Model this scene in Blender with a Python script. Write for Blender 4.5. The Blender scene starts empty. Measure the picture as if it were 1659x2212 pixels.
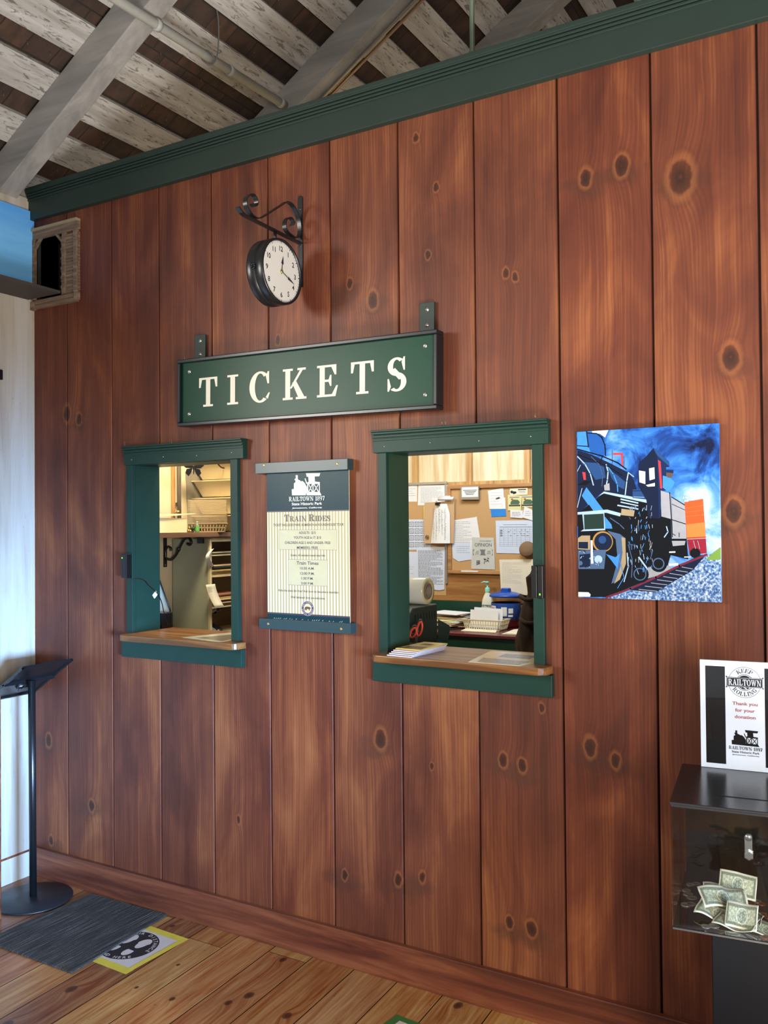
import bpy, math, random
from mathutils import Matrix, Vector
S = bpy.context.scene
COL = S.collection
PI = math.pi
# ---------------------------------------------------------------- camera
def look_matrix(yaw, pitch, roll, loc):
    c, s = math.cos, math.sin
    fwd = Vector((-s(yaw)*c(pitch), c(yaw)*c(pitch), s(pitch)))
    right = Vector((c(yaw), s(yaw), 0))
    down = fwd.cross(right)
    r2 = c(roll)*right + s(roll)*down
    d2 = -s(roll)*right + c(roll)*down
    m = Matrix(((r2.x, -d2.x, -fwd.x), (r2.y, -d2.y, -fwd.y), (r2.z, -d2.z, -fwd.z))).to_4x4()
    m.translation = loc
    return m
cam_data = bpy.data.cameras.new('camera')
cam_data.sensor_fit = 'VERTICAL'
cam_data.sensor_height = 36.0
cam_data.lens = 1899.5*36/2212
cam_data.clip_start = 0.02
cam = bpy.data.objects.new('camera', cam_data)
COL.objects.link(cam)
cam.matrix_world = look_matrix(0.53033, 0.014454, 0.0085425, Vector((0, -2.75, 1.625)))
S.camera = cam
# ---------------------------------------------------------------- colour, world, lights
S.view_settings.view_transform = 'Standard'
S.view_settings.look = 'None'
S.view_settings.gamma = 1
S.view_settings.use_curve_mapping = False
S.view_settings.exposure = 0.0
def lin(c):
    return tuple(((v/255)/12.92 if v/255 <= 0.04045 else ((v/255+0.055)/1.055)**2.4) for v in c[:3]) + (1.0,)
world = bpy.data.worlds.new('world'); S.world = world; world.use_nodes = True
wb = world.node_tree.nodes['Background']
wb.inputs[0].default_value = (0.90, 0.95, 1.0, 1); wb.inputs[1].default_value = 0.47
def area(name, loc, target, sx, sy, power, color, spread=180):
    d = bpy.data.lights.new(name, 'AREA'); d.shape = 'RECTANGLE'; d.size = sx; d.size_y = sy
    d.energy = power; d.color = color; d.spread = math.radians(spread)
    o = bpy.data.objects.new(name, d); COL.objects.link(o)
    o.location = loc
    o.rotation_euler = (Vector(target)-Vector(loc)).to_track_quat('-Z', 'Y').to_euler()
    return o
area('daylight_left_opening', (-5.2, -4.7, 2.7), (-1.2, 0, 1.6), 1.3, 1.3, 32, (1.0, 0.94, 0.86), 70)
area('daylight_right_opening', (1.6, -2.3, 0.95), (-3.45, -0.2, 0.75), 0.8, 0.7, 44, (0.28, 0.54, 1.0), 32)
area('front_fill', (1.5, -3.6, 1.4), (-0.8, 0, 0.7), 0.9, 1.4, 62, (1.0, 0.93, 0.84), 110)  # added warm fill from behind the camera, lifts the lower right wall
area('room_bounce', (0.3, -2.0, 0.05), (0.0, -1.7, 4.2), 1.8, 1.2, 190, (1.0, 0.98, 0.95), 125)
area('office_lamp_shelf', (-2.75, 0.42, 2.6), (-3.25, 1.0, 1.4), 0.25, 0.25, 30, (1.0, 0.82, 0.52))
area('office_lamp_desk', (-1.9, 1.5, 2.8), (-2.2, 2.3, 1.3), 0.9, 0.35, 31, (0.86, 0.93, 1.0))

# ---------------------------------------------------------------- materials
MATS = {}
def nodes_of(name):
    m = bpy.data.materials.new(name); m.use_nodes = True
    nt = m.node_tree; b = nt.nodes['Principled BSDF']
    return m, nt, b
class G:
    """small node-graph helper"""
    def __init__(s, nt): s.nt = nt
    def n(s, t, **k):
        x = s.nt.nodes.new(t)
        for a, v in k.items(): setattr(x, a, v)
        return x
    def set(s, sock, v):
        if hasattr(v, 'is_linked') or hasattr(v, 'links'): s.nt.links.new(v, sock)
        else: sock.default_value = v
    def math(s, op, a, b=0.0, c=None):
        x = s.n('ShaderNodeMath', operation=op); s.set(x.inputs[0], a); s.set(x.inputs[1], b)
        if c is not None: s.set(x.inputs[2], c)
        return x.outputs[0]
    def vec(s, op, a, b=None, c=None):
        x = s.n('ShaderNodeVectorMath', operation=op); s.set(x.inputs[0], a)
        if b is not None: s.set(x.inputs[1], b)
        if c is not None: s.set(x.inputs[2], c)
        return x.outputs['Value'] if op in ('LENGTH', 'DISTANCE') else x.outputs[0]
    def coords(s, kind='Object'):
        return s.n('ShaderNodeTexCoord').outputs[kind]
    def noise(s, v, scale, detail=3, rough=0.5, dist=0.0):
        x = s.n('ShaderNodeTexNoise'); s.set(x.inputs['Vector'], v); x.inputs['Scale'].default_value = scale
        x.inputs['Detail'].default_value = detail; x.inputs['Roughness'].default_value = rough; x.inputs['Distortion'].default_value = dist
        return x.outputs['Fac']
    def ramp(s, f, stops, mode='LINEAR'):
        x = s.n('ShaderNodeValToRGB'); s.set(x.inputs[0], f); cr = x.color_ramp; cr.interpolation = mode
        k = lambda c: c if isinstance(c, tuple) and len(c) == 4 and max(c) <= 1 else lin(c)
        cr.elements[1].position = stops[-1][0]; cr.elements[1].color = k(stops[-1][1])
        cr.elements[0].position = stops[0][0]; cr.elements[0].color = k(stops[0][1])
        for p, c in stops[1:-1]:
            e = cr.elements.new(p); e.color = k(c)
        return x.outputs[0]
    def mix(s, f, a, b, mode='MIX'):
        x = s.n('ShaderNodeMix', data_type='RGBA', blend_type=mode)
        s.set(x.inputs[0], f); s.set(x.inputs[6], a); s.set(x.inputs[7], b)
        return x.outputs[2]
    def comb(s, x_, y_, z_):
        x = s.n('ShaderNodeCombineXYZ'); s.set(x.inputs[0], x_); s.set(x.inputs[1], y_); s.set(x.inputs[2], z_); return x.outputs[0]
    def sep(s, v):
        x = s.n('ShaderNodeSeparateXYZ'); s.set(x.inputs[0], v); return x.outputs
    def bump(s, h, strength=0.3, dist=0.002):
        x = s.n('ShaderNodeBump'); s.set(x.inputs['Height'], h); x.inputs['Strength'].default_value = strength; x.inputs['Distance'].default_value = dist
        return x.outputs[0]
def M(name, rgb, rough=0.5, metal=0.0, var=0.10, scale=30.0, bump=0.0, stretch=(1, 1, 1), spec=0.5, **kw):
    if name in MATS: return MATS[name]
    m, nt, b = nodes_of(name); g = G(nt)
    v = g.vec('MULTIPLY', g.coords(), stretch)
    f = g.noise(v, scale)
    c = lin(rgb); lo = tuple(x*(1-var) for x in c[:3])+(1,); hi = tuple(min(1, x*(1+var)) for x in c[:3])+(1,)
    g.set(b.inputs['Base Color'], g.mix(f, lo, hi))
    b.inputs['Roughness'].default_value = rough; b.inputs['Metallic'].default_value = metal
    b.inputs['Specular IOR Level'].default_value = spec
    if bump: g.set(b.inputs['Normal'], g.bump(f, bump))
    for k, x in kw.items(): b.inputs[k.replace('_', ' ')].default_value = x
    MATS[name] = m
    return m

KNOTS = [(-1.468,3.002,.011),(-1.389,2.809,.010),(-0.853,2.732,.018),(-0.738,2.746,.020),(-0.559,2.672,.034),(-0.423,2.110,.024),(-1.653,2.448,.020),(-1.751,2.524,.012),(-1.131,2.467,.011),(-1.096,2.449,.010),(-1.423,2.577,.010),(-1.635,0.849,.022),(-0.860,0.912,.018),(-0.779,0.880,.014),(-1.158,0.833,.014),(-1.090,0.822,.013),(-1.427,0.778,.008),(-1.142,0.296,.013),(-1.064,0.292,.016),(-1.469,0.382,.012),(-3.146,0.375,.017),(-3.433,0.633,.018),(-0.421,1.655,.022),(-1.567,0.355,.014),(-1.794,0.328,.012),(-2.087,2.350,.012),(-3.419,0.174,.014),(-3.30,2.15,.022),(-3.22,2.12,.016),(-1.02,1.02,.010),(-2.30,0.45,.010)]
def wood_wall():
    m, nt, b = nodes_of('stained_pine_boards'); g = G(nt)
    P = g.coords(); x, y, z = g.sep(P)
    att = g.n('ShaderNodeAttribute', attribute_name='rnd').outputs['Vector']
    r1, r2, r3 = g.sep(att)
    dmin = None; lift = None; cmin = None
    nz = g.n('ShaderNodeTexNoise'); g.set(nz.inputs['Vector'], P); nz.inputs['Scale'].default_value = 34.0
    Pn = g.vec('MULTIPLY_ADD', nz.outputs['Color'], (0.016, 0, 0.016), P)
    Pn = g.vec('ADD', Pn, (-0.008, 0, -0.008))
    for kx, kz, r in KNOTS:
        sx, sz = 1/r, 0.62/r
        v = g.vec('MULTIPLY_ADD', Pn, (sx, 0, sz), (-kx*sx, 0, -kz*sz))
        d = g.vec('LENGTH', v)
        if r > 0.0115:
            q_ = g.vec('LENGTH', g.vec('MULTIPLY_ADD', P, (9.5, 0, 18.0), (-kx*9.5, 0, -kz*18.0+0.5))); cmin = q_ if cmin is None else g.math('MINIMUM', cmin, q_)
        dmin = d if dmin is None else g.math('MINIMUM', dmin, d)
        e = g.math('POWER', 0.80, g.math('MULTIPLY', d, d))
        e = g.math('MULTIPLY', e, r*1.25)
        lift = e if lift is None else g.math('ADD', lift, e)
    wob = g.math('MULTIPLY', g.noise(g.comb(g.math('ADD', x, r1), 0.0, g.math('MULTIPLY', z, 0.45)), 5.0, 2), 0.035)
    gx = g.math('ADD', g.math('ADD', x, wob), lift)
    off = g.math('MULTIPLY', r1, 37.0)
    fine = g.noise(g.comb(g.math('MULTIPLY', gx, 95.0), off, g.math('MULTIPLY', z, 1.6)), 1.0, 4, 0.65)
    mid = g.noise(g.comb(g.math('MULTIPLY', gx, 24.0), off, g.math('MULTIPLY', z, 0.8)), 1.0, 3, 0.55)
    blot = g.noise(g.comb(g.math('MULTIPLY_ADD', x, 4.5, off), 0.0, g.math('MULTIPLY', z, 1.7)), 1.0, 4, 0.55, 0.6)
    wv = g.n('ShaderNodeTexWave', wave_type='BANDS', bands_direction='X')
    g.set(wv.inputs['Vector'], g.comb(g.math('MULTIPLY', gx, 1.0), off, g.math('MULTIPLY', z, 0.03)))
    wv.inputs['Scale'].default_value = 28; wv.inputs['Distortion'].default_value = 5; wv.inputs['Detail'].default_value = 2; wv.inputs['Detail Scale'].default_value = 0.8
    f = g.math('MULTIPLY_ADD', fine, 0.32, g.math('MULTIPLY_ADD', mid, 0.28, g.math('MULTIPLY_ADD', blot, 0.80, 0.005)))
    f = g.math('MULTIPLY_ADD', wv.outputs['Fac'], 0.05, f)
    f = g.math('ADD', f, g.math('MULTIPLY_ADD', r2, 0.16, -0.16))
    col = g.ramp(f, [(0.50, (76, 41, 30)), (0.62, (93, 50, 35)), (0.73, (108, 60, 40)), (0.84, (132, 80, 49)), (0.98, (158, 104, 64))])
    cloud = g.ramp(g.math('ADD', g.math('MULTIPLY', cmin, 0.22), g.math('MULTIPLY', g.noise(g.comb(g.math('MULTIPLY', x, 9.0), off, g.math('MULTIPLY', z, 12.0)), 1.0, 4, 0.6), 0.55)), [(0.34, (190,)*3), (0.47, (0,)*3)])
    col = g.mix(cloud, col, lin((72, 46, 35)))
    col = g.mix(g.math('MULTIPLY', r3, 0.35), col, g.mix(1.0, col, lin((215, 150, 140)), 'MULTIPLY'))
    dn = g.math('MULTIPLY', dmin, 0.25)
    rings = g.math('SINE', g.math('MULTIPLY', dmin, 9.0))
    ringm = g.ramp(dn, [(0.0, (255,)*3), (0.28, (190,)*3), (0.55, (0,)*3)])
    col = g.mix(g.math('MULTIPLY', g.math('MULTIPLY_ADD', rings, 0.35, 0.35), ringm), col, lin((62, 30, 20)))
    edge = g.ramp(dn, [(0.22, (0,)*3), (0.27, (255,)*3), (0.42, (0,)*3)])
    col = g.mix(g.math('MULTIPLY', edge, 0.28), col, lin((168, 106, 60)))
    core = g.ramp(dn, [(0.0, (120,)*3), (0.06, (255,)*3), (0.15, (235,)*3), (0.24, (0,)*3)])
    col = g.mix(g.math('MULTIPLY', core, 0.85), col, lin((48, 28, 20)))
    # nicks: pale bare-wood scratches
    sc = g.noise(g.comb(g.math('MULTIPLY', x, 9.0), 3.3, g.math('MULTIPLY', z, 9.0)), 1.0, 6, 0.75)
    col = g.mix(g.ramp(sc, [(0.735, (0,)*3), (0.75, (200,)*3)]), col, lin((196, 150, 120)))
    g.set(b.inputs['Base Color'], col)
    b.inputs['Roughness'].default_value = 0.46
    b.inputs['Specular IOR Level'].default_value = 0.3
    g.set(b.inputs['Normal'], g.bump(fine, 0.18, 0.0015))
    return m
WOODWALL = wood_wall()
FKNOTS = [(-2.539,-0.624,.018),(-2.016,-0.088,.013),(-1.999,-0.419,.012),(-1.967,-0.347,.016),(-2.183,-0.496,.010),(-2.332,-0.31,.007),(-1.777,-0.384,.015),(-2.578,-0.086,.010),(-2.546,-0.876,.016),(-1.31,-0.049,.016),(-2.347,-0.502,.007),(-1.62,-0.9,.014),(-1.1,-0.5,.014)]
def wood_floor(name, knots=True):
    m, nt, b = nodes_of(name); g = G(nt)
    P = g.coords(); x, y, z = g.sep(P)
    base = g.n('ShaderNodeAttribute', attribute_name='rnd').outputs['Color']
    r1, r2, r3 = g.sep(base)
    off = g.math('MULTIPLY', g.math('ADD', r1, r3), 61.0)
    dmin = None; lift = None
    for kx, ky, r in FKNOTS:
        v = g.vec('MULTIPLY_ADD', P, (1/r, 0.7/r, 0), (-kx/r, -ky*0.7/r, 0)); d = g.vec('LENGTH', v)
        dmin = d if dmin is None else g.math('MINIMUM', dmin, d)
        e = g.math('MULTIPLY', g.math('POWER', 0.8, g.math('MULTIPLY', d, d)), r*1.6)
        lift = e if lift is None else g.math('ADD', lift, e)
    gx = g.math('ADD', g.math('MULTIPLY_ADD', y, 0.0384, x), lift)
    fine = g.noise(g.comb(g.math('MULTIPLY', gx, 120.0), g.math('MULTIPLY', y, 4.0), off), 1.0, 4, 0.6)
    mid = g.noise(g.comb(g.math('MULTIPLY', gx, 30.0), g.math('MULTIPLY', y, 2.5), off), 1.0, 3, 0.6, 0.8)
    wear = g.noise(g.comb(g.math('MULTIPLY', x, 7.0), g.math('MULTIPLY', y, 5.0), off), 1.0, 4, 0.6)
    f = g.math('MULTIPLY_ADD', fine, 0.5, g.math('MULTIPLY', mid, 0.5))
    dark = g.mix(1.0, base, lin((204, 152, 112)), 'MULTIPLY')
    light = g.mix(0.25, base, lin((222, 184, 120)))
    col = g.mix(g.ramp(f, [(0.36, (0,)*3), (0.64, (255,)*3)]), dark, light)
    col = g.mix(g.ramp(wear, [(0.56, (0,)*3), (0.78, (110,)*3)]), col, lin((128, 74, 42)))
    spots = g.noise(P, 70.0, 2, 0.5)
    col = g.mix(g.ramp(spots, [(0.70, (0,)*3), (0.74, (190,)*3)]), col, lin((70, 36, 22)))
    dn = g.math('MULTIPLY', dmin, 0.25)
    col = g.mix(g.ramp(dn, [(0.0, (255,)*3), (0.21, (225,)*3), (0.27, (60,)*3), (0.5, (0,)*3)]), col, lin((58, 26, 18)))
    g.set(b.inputs['Base Color'], col)
    b.inputs['Roughness'].default_value = 0.36
    g.set(b.inputs['Normal'], g.bump(fine, 0.12, 0.001))
    return m
WOODFLOOR = wood_floor('worn_pine_floor_boards')
def plank_mat(name, dark, mid_, light, axis='Y', sc=22.0, rough=0.5, lo=0.36, hi=0.66, streak=None, streak_amt=0.6, bump=0.2):
    """long-grained wood or paint on wood, grain along one axis"""
    m, nt, b = nodes_of(name); g = G(nt)
    x, y, z = g.sep(g.coords())
    off = g.math('MULTIPLY', g.sep(g.n('ShaderNodeAttribute', attribute_name='rnd').outputs['Vector'])[0], 40.0)
    k = {'X': (0.07, 1, 1), 'Y': (1, 0.07, 1), 'Z': (1, 1, 0.07)}[axis]
    v = g.comb(g.math('MULTIPLY_ADD', x, sc*k[0], off), g.math('MULTIPLY', y, sc*k[1]), g.math('MULTIPLY', z, sc*k[2]))
    f = g.noise(v, 1.0, 5, 0.62, 0.5)
    col = g.ramp(f, [(lo, dark), ((lo+hi)/2, mid_), (hi, light)])
    if streak:
        k2 = {'X': (0.18, 1, 1), 'Y': (1, 0.18, 1), 'Z': (1, 1, 0.18)}[axis]
        v2 = g.comb(g.math('MULTIPLY_ADD', x, 60*k2[0], off), g.math('MULTIPLY', y, 60*k2[1]), g.math('MULTIPLY', z, 60*k2[2]))
        s2 = g.noise(v2, 1.0, 5, 0.7, 1.2)
        col = g.mix(g.ramp(s2, [(streak_amt, (0,)*3), (streak_amt+0.05, (215,)*3)]), col, lin(streak))
    g.set(b.inputs['Base Color'], col); b.inputs['Roughness'].default_value = rough
    if bump: g.set(b.inputs['Normal'], g.bump(f, bump, 0.003))
    return m
ROOFBOARD = plank_mat('flaking_whitewashed_board', (150, 144, 135), (178, 174, 167), (200, 198, 193), 'Y', 22, 0.8, lo=0.3, hi=0.7, streak=(70, 62, 56), streak_amt=0.555)
RAFTER = plank_mat('grey_whitewashed_timber', (120, 117, 113), (146, 142, 137), (168, 164, 157), 'X', 9, 0.8, lo=0.3, hi=0.7, streak=(72, 66, 62), streak_amt=0.68)
SHAKES = None
def shakes():
    m, nt, b = nodes_of('weathered_roof_shakes'); g = G(nt)
    P = g.coords(); x, y, z = g.sep(P)
    br = g.n('ShaderNodeTexBrick'); g.set(br.inputs['Vector'], g.comb(g.math('ADD', y, g.math('MULTIPLY', g.noise(P, 3.0), 0.05)), x, 0.0))
    br.inputs['Scale'].default_value = 1.0; br.inputs['Brick Width'].default_value = 0.14; br.inputs['Row Height'].default_value = 0.26
    br.inputs['Mortar Size'].default_value = 0.003
    br.inputs['Color1'].default_value = lin((82, 58, 43)); br.inputs['Color2'].default_value = lin((58, 45, 37)); br.inputs['Mortar'].default_value = lin((34, 27, 22))
    f = g.noise(g.comb(g.math('MULTIPLY', x, 8.0), g.math('MULTIPLY', y, 14.0), 0.0), 1.0, 4, 0.6)
    col = g.mix(g.ramp(f, [(0.42, (0,)*3), (0.62, (210,)*3)]), br.outputs[0], lin((40, 35, 31)))
    g.set(b.inputs['Base Color'], col); b.inputs['Roughness'].default_value = 0.9
    return m
SHAKES = shakes()
PLYPAINT = plank_mat('white_painted_plywood', (166, 154, 138), (182, 172, 156), (192, 186, 174), 'Z', 14, 0.6, lo=0.34, hi=0.6, streak=(128, 98, 76), streak_amt=0.66, bump=0.05)
PLYWOOD = plank_mat('pale_plywood', (206, 180, 136), (222, 206, 168), (230, 220, 194), 'Z', 26, 0.6, bump=0.05)
STUD = plank_mat('raw_pine_stud', (168, 124, 74), (190, 148, 94), (206, 170, 116), 'Z', 30, 0.6, bump=0.05)
KNOTTYPINE = plank_mat('varnished_knotty_pine', (128, 84, 44), (158, 112, 62), (178, 132, 78), 'X', 18, 0.4, streak=(92, 54, 28), streak_amt=0.72, bump=0.05)
LEDGE = plank_mat('varnished_oak_ledge', (92, 56, 26), (134, 88, 44), (160, 112, 62), 'X', 30, 0.32, bump=0.08)
BASEWOOD = plank_mat('stained_pine_baseboard', (78, 38, 26), (108, 56, 36), (134, 78, 50), 'X', 20, 0.42, streak=(150, 108, 86), streak_amt=0.73)
TINYWOOD = plank_mat('weathered_little_timbers', (96, 76, 60), (116, 94, 76), (140, 118, 94), 'X', 60, 0.75)
GREEN = M('dark_green_paint', (25, 54, 45), 0.42, var=0.14, scale=14, bump=0.12, spec=0.25)
GREENTRIM = M('dark_green_trim_paint', (30, 46, 39), 0.5, var=0.14, scale=9, bump=0.12)
GREENDARK = M('deep_green_jamb_paint', (40, 66, 50), 0.45, var=0.12)
BLACKM = M('satin_black_metal', (20, 21, 23), 0.33, 0.0, spec=0.6)
BLACKP = M('black_plastic', (17, 17, 19), 0.3, spec=0.5)
STEEL = M('zinc_screw', (190, 188, 180), 0.3, 0.9)
BRASS = M('brass_screw', (186, 160, 96), 0.35, 0.9)
WHITEP = M('white_paper', (226, 228, 230), 0.6, var=0.03)
CREAMP = M('cream_paper', (228, 220, 196), 0.6, var=0.04)
KRAFT = M('kraft_paper', (186, 150, 108), 0.65, var=0.08)
INK = M('dark_ink', (38, 38, 42), 0.6)
GREYINK = M('grey_ink', (128, 130, 138), 0.6)

# ---------------------------------------------------------------- mesh helpers
class MB:
    def __init__(s): s.v = []; s.f = []; s.mi = []; s.r = []; s.mats = []; s.sm = []
    def mat(s, m):
        if m not in s.mats: s.mats.append(m)
        return s.mats.index(m)
    def face(s, pts, m, r=(0, 0, 0), smooth=False):
        b = len(s.v); s.v += [tuple(p) for p in pts]; s.f.append(tuple(range(b, b+len(pts)))); s.mi.append(s.mat(m)); s.r.append(r); s.sm.append(smooth)
    def shell(s, verts, faces, m, r=(0, 0, 0), smooth=False):
        b = len(s.v); s.v += [tuple(p) for p in verts]; k = s.mat(m)
        for f in faces: s.f.append(tuple(b+i for i in f)); s.mi.append(k); s.r.append(r); s.sm.append(smooth)
    def box(s, x0, x1, y0, y1, z0, z1, m, r=(0, 0, 0)):
        s.obox((x0, y0, z0), (x1-x0, 0, 0), (0, y1-y0, 0), (0, 0, z1-z0), m, r)
    def obox(s, o, a, b, c, m, r=(0, 0, 0)):
        o, a, b, c = map(Vector, (o, a, b, c))
        if a.cross(b).dot(c) < 0: a, b = b, a
        V = [o, o+a, o+a+b, o+b, o+c, o+a+c, o+a+b+c, o+b+c]
        s.shell(V, [(0, 3, 2, 1), (4, 5, 6, 7), (0, 1, 5, 4), (1, 2, 6, 5), (2, 3, 7, 6), (3, 0, 4, 7)], m, r)
    def prism(s, pts, ext, m, r=(0, 0, 0), smooth=False):
        pts = [Vector(p) for p in pts]; ext = Vector(ext); n = len(pts)
        nrm = Vector((0, 0, 0))
        for i in range(n): nrm += pts[i].cross(pts[(i+1) % n])
        if nrm.dot(ext) > 0: pts.reverse()
        V = pts+[p+ext for p in pts]
        s.shell(V, [tuple(range(n)), tuple(range(2*n-1, n-1, -1))]+[(i, n+i, n+(i+1) % n, (i+1) % n) for i in range(n)], m, r, smooth)
    def tube(s, path, rad, m, n=10, cap=True, r=(0, 0, 0)):
        path = [Vector(p) for p in path]; rads = rad if isinstance(rad, (list, tuple)) else [rad]*len(path)
        V = []; F = []; up = None
        for i, p in enumerate(path):
            t = (path[min(i+1, len(path)-1)]-path[max(i-1, 0)]).normalized()
            if up is None: up = Vector((0, 0, 1)) if abs(t.z) < 0.9 else Vector((1, 0, 0))
            a = (up-t*up.dot(t)).normalized(); up = a; b = t.cross(a)
            V += [p+(a*math.cos(2*PI*k/n)+b*math.sin(2*PI*k/n))*rads[i] for k in range(n)]
        for i in range(len(path)-1):
            for k in range(n): F.append((i*n+k, i*n+(k+1) % n, (i+1)*n+(k+1) % n, (i+1)*n+k))
        if cap: F.append(tuple(range(n-1, -1, -1))); F.append(tuple(range((len(path)-1)*n, len(path)*n)))
        s.shell(V, F, m, r, True)
    def cyl(s, p0, p1, rad, m, n=20): s.tube([p0, p1], rad, m, n)
    def lathe(s, o, axis, prof, m, n=40, smooth=True):
        """prof: list of (radius, height) along axis"""
        o = Vector(o); ax = Vector(axis).normalized(); t = Vector((0, 0, 1)) if abs(ax.z) < 0.9 else Vector((1, 0, 0))
        a = (t-ax*t.dot(ax)).normalized(); b = ax.cross(a)
        V = []; F = []
        for (rr, h) in prof: V += [o+ax*h+(a*math.cos(2*PI*k/n)+b*math.sin(2*PI*k/n))*max(rr, 1e-5) for k in range(n)]
        for i in range(len(prof)-1):
            for k in range(n): F.append((i*n+k, i*n+(k+1) % n, (i+1)*n+(k+1) % n, (i+1)*n+k))
        s.shell(V, F, m, (0, 0, 0), smooth)
    def ribbon(s, path, wdir, w, th, m):
        path = [Vector(p) for p in path]; wd = Vector(wdir).normalized()*w/2; V = []; F = []; n = len(path)
        for i, p in enumerate(path):
            t = (path[min(i+1, n-1)]-path[max(i-1, 0)]).normalized(); nn = t.cross(Vector(wdir).normalized()).normalized()*th/2
            V += [p-wd-nn, p+wd-nn, p+wd+nn, p-wd+nn]
        for i in range(n-1):
            for k in range(4): F.append((i*4+k, i*4+(k+1) % 4, (i+1)*4+(k+1) % 4, (i+1)*4+k))
        F += [(3, 2, 1, 0), tuple((n-1)*4+k for k in range(4))]
        s.shell(V, F, m)
    def build(s, name, parent=None, bevel=0.0, local=False, smooth_all=False, segs=2, auto=False):
        me = bpy.data.meshes.new(name)
        vs = s.v
        if parent is not None and not local:
            inv = WM[parent.name].inverted(); vs = [inv @ Vector(p) for p in s.v]
        me.from_pydata([tuple(v) for v in vs], [], s.f)
        for m in s.mats: me.materials.append(m)
        for p, k, sm in zip(me.polygons, s.mi, s.sm): p.material_index = k; p.use_smooth = sm or smooth_all
        if any(r != (0, 0, 0) for r in s.r):
            at = me.color_attributes.new('rnd', 'FLOAT_COLOR', 'CORNER')
            for p, r in zip(me.polygons, s.r):
                for li in p.loop_indices: at.data[li].color = (r[0], r[1], r[2], 1)
        me.update()
        o = bpy.data.objects.new(name, me); COL.objects.link(o)
        if parent is not None: o.parent = parent; WM[o.name] = WM[parent.name].copy()
        else: WM[o.name] = Matrix.Identity(4)
        if bevel:
            md = o.modifiers.new('bevel', 'BEVEL'); md.width = bevel; md.segments = segs; md.limit_method = 'ANGLE'; md.angle_limit = math.radians(40)
        return o
WM = {}
def thing(name, label, cat, loc=(0, 0, 0), rot=(0, 0, 0), group=None):
    o = bpy.data.objects.new(name, None); COL.objects.link(o); o.empty_display_size = 0.05
    o.location = loc; o.rotation_euler = rot
    o['label'] = label; o['category'] = cat
    if group: o['group'] = group
    from mathutils import Euler
    WM[o.name] = Matrix.Translation(Vector(loc)) @ Euler(rot).to_matrix().to_4x4()
    return o
def tag(o, label, cat, group=None, kind=None):
    o['label'] = label; o['category'] = cat
    if group: o['group'] = group
    if kind: o['kind'] = kind
    return o
def struct(o): o['kind'] = 'structure'; return o
def smooth_path(pts, n=4):
    """Catmull-Rom"""
    P = [Vector(p) for p in pts]; out = []
    for i in range(len(P)-1):
        p0 = P[max(i-1, 0)]; p1 = P[i]; p2 = P[i+1]; p3 = P[min(i+2, len(P)-1)]
        for k in range(n):
            t = k/n
            out.append(0.5*((2*p1)+(p2-p0)*t+(2*p0-5*p1+4*p2-p3)*t*t+(3*p1-p0-3*p2+p3)*t*t*t))
    out.append(P[-1]); return out
# ---------------------------------------------------------------- lettering
class Frame:
    """writes 2-D shapes on a plane: origin, u (right), v (up); faces look along n"""
    def __init__(s, o, u, v): s.o = Vector(o); s.u = Vector(u).normalized(); s.v = Vector(v).normalized(); s.n = s.u.cross(s.v)
    def p(s, x, y, d=0.0): return s.o+s.u*x+s.v*y+s.n*d
_fc = {}
def font_polys(txt):
    if txt in _fc: return _fc[txt]
    cu = bpy.data.curves.new('t', 'FONT'); cu.body = txt; cu.size = 1; cu.resolution_u = 3; cu.offset = 0.018
    ob = bpy.data.objects.new('t', cu); me = ob.to_mesh()
    V = [(v.co.x, v.co.y) for v in me.vertices]; F = [tuple(p.vertices) for p in me.polygons]
    ob.to_mesh_clear(); bpy.data.objects.remove(ob); bpy.data.curves.remove(cu)
    if not V: V = [(0, 0)]
    _fc[txt] = (V, F); return V, F
def text(mb, fr, s, cx, cy, h, m, w=None, d=0.0006, rot=0.0, slant=0.0, cap=0.72):
    """plain lettering, centred; h = capital height"""
    V, F = font_polys(s); k = h/cap
    xs = [v[0] for v in V]; x0, x1 = min(xs), max(xs); kx = (w/(x1-x0)) if w else k
    c, sn = math.cos(rot), math.sin(rot)
    out = []
    for x, y in V:
        a = (x-(x0+x1)/2)*kx+y*k*slant; b = y*k-h/2
        out.append(fr.p(cx+a*c-b*sn, cy+a*sn+b*c, d))
    mb.shell(out, F, m)
T_, t_ = 0.19, 0.07
def _ring(cx, cy, rx, ry, wx, wy, a0=0, a1=360, n=22):
    q = []
    for i in range(n):
        A = math.radians(a0+(a1-a0)*i/n); B = math.radians(a0+(a1-a0)*(i+1)/n)
        q.append([(cx+rx*math.cos(A), cy+ry*math.sin(A)), (cx+rx*math.cos(B), cy+ry*math.sin(B)), (cx+(rx-wx)*math.cos(B), cy+(ry-wy)*math.sin(B)), (cx+(rx-wx)*math.cos(A), cy+(ry-wy)*math.sin(A))])
    return q
def _v(x, y0=0, y1=1, w=T_): return [[(x, y0), (x+w, y0), (x+w, y1), (x, y1)]]
def _h(y, x0, x1, w=t_): return [[(x0, y), (x1, y), (x1, y+w), (x0, y+w)]]
def _d(x0, y0, x1, y1, w): return [[(x0, y0), (x0+w, y0), (x1+w, y1), (x1, y1)]]
def _sf(x, y, w=T_, e=0.09):  # serif under or over a stem at x
    return [[(x-e, y), (x+w+e, y), (x+w+e, y+t_), (x-e, y+t_)]]
def _tri(x, y, dx, dy): return [[(x, y), (x+dx, y), (x+dx*0.25, y+dy)]]
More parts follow.
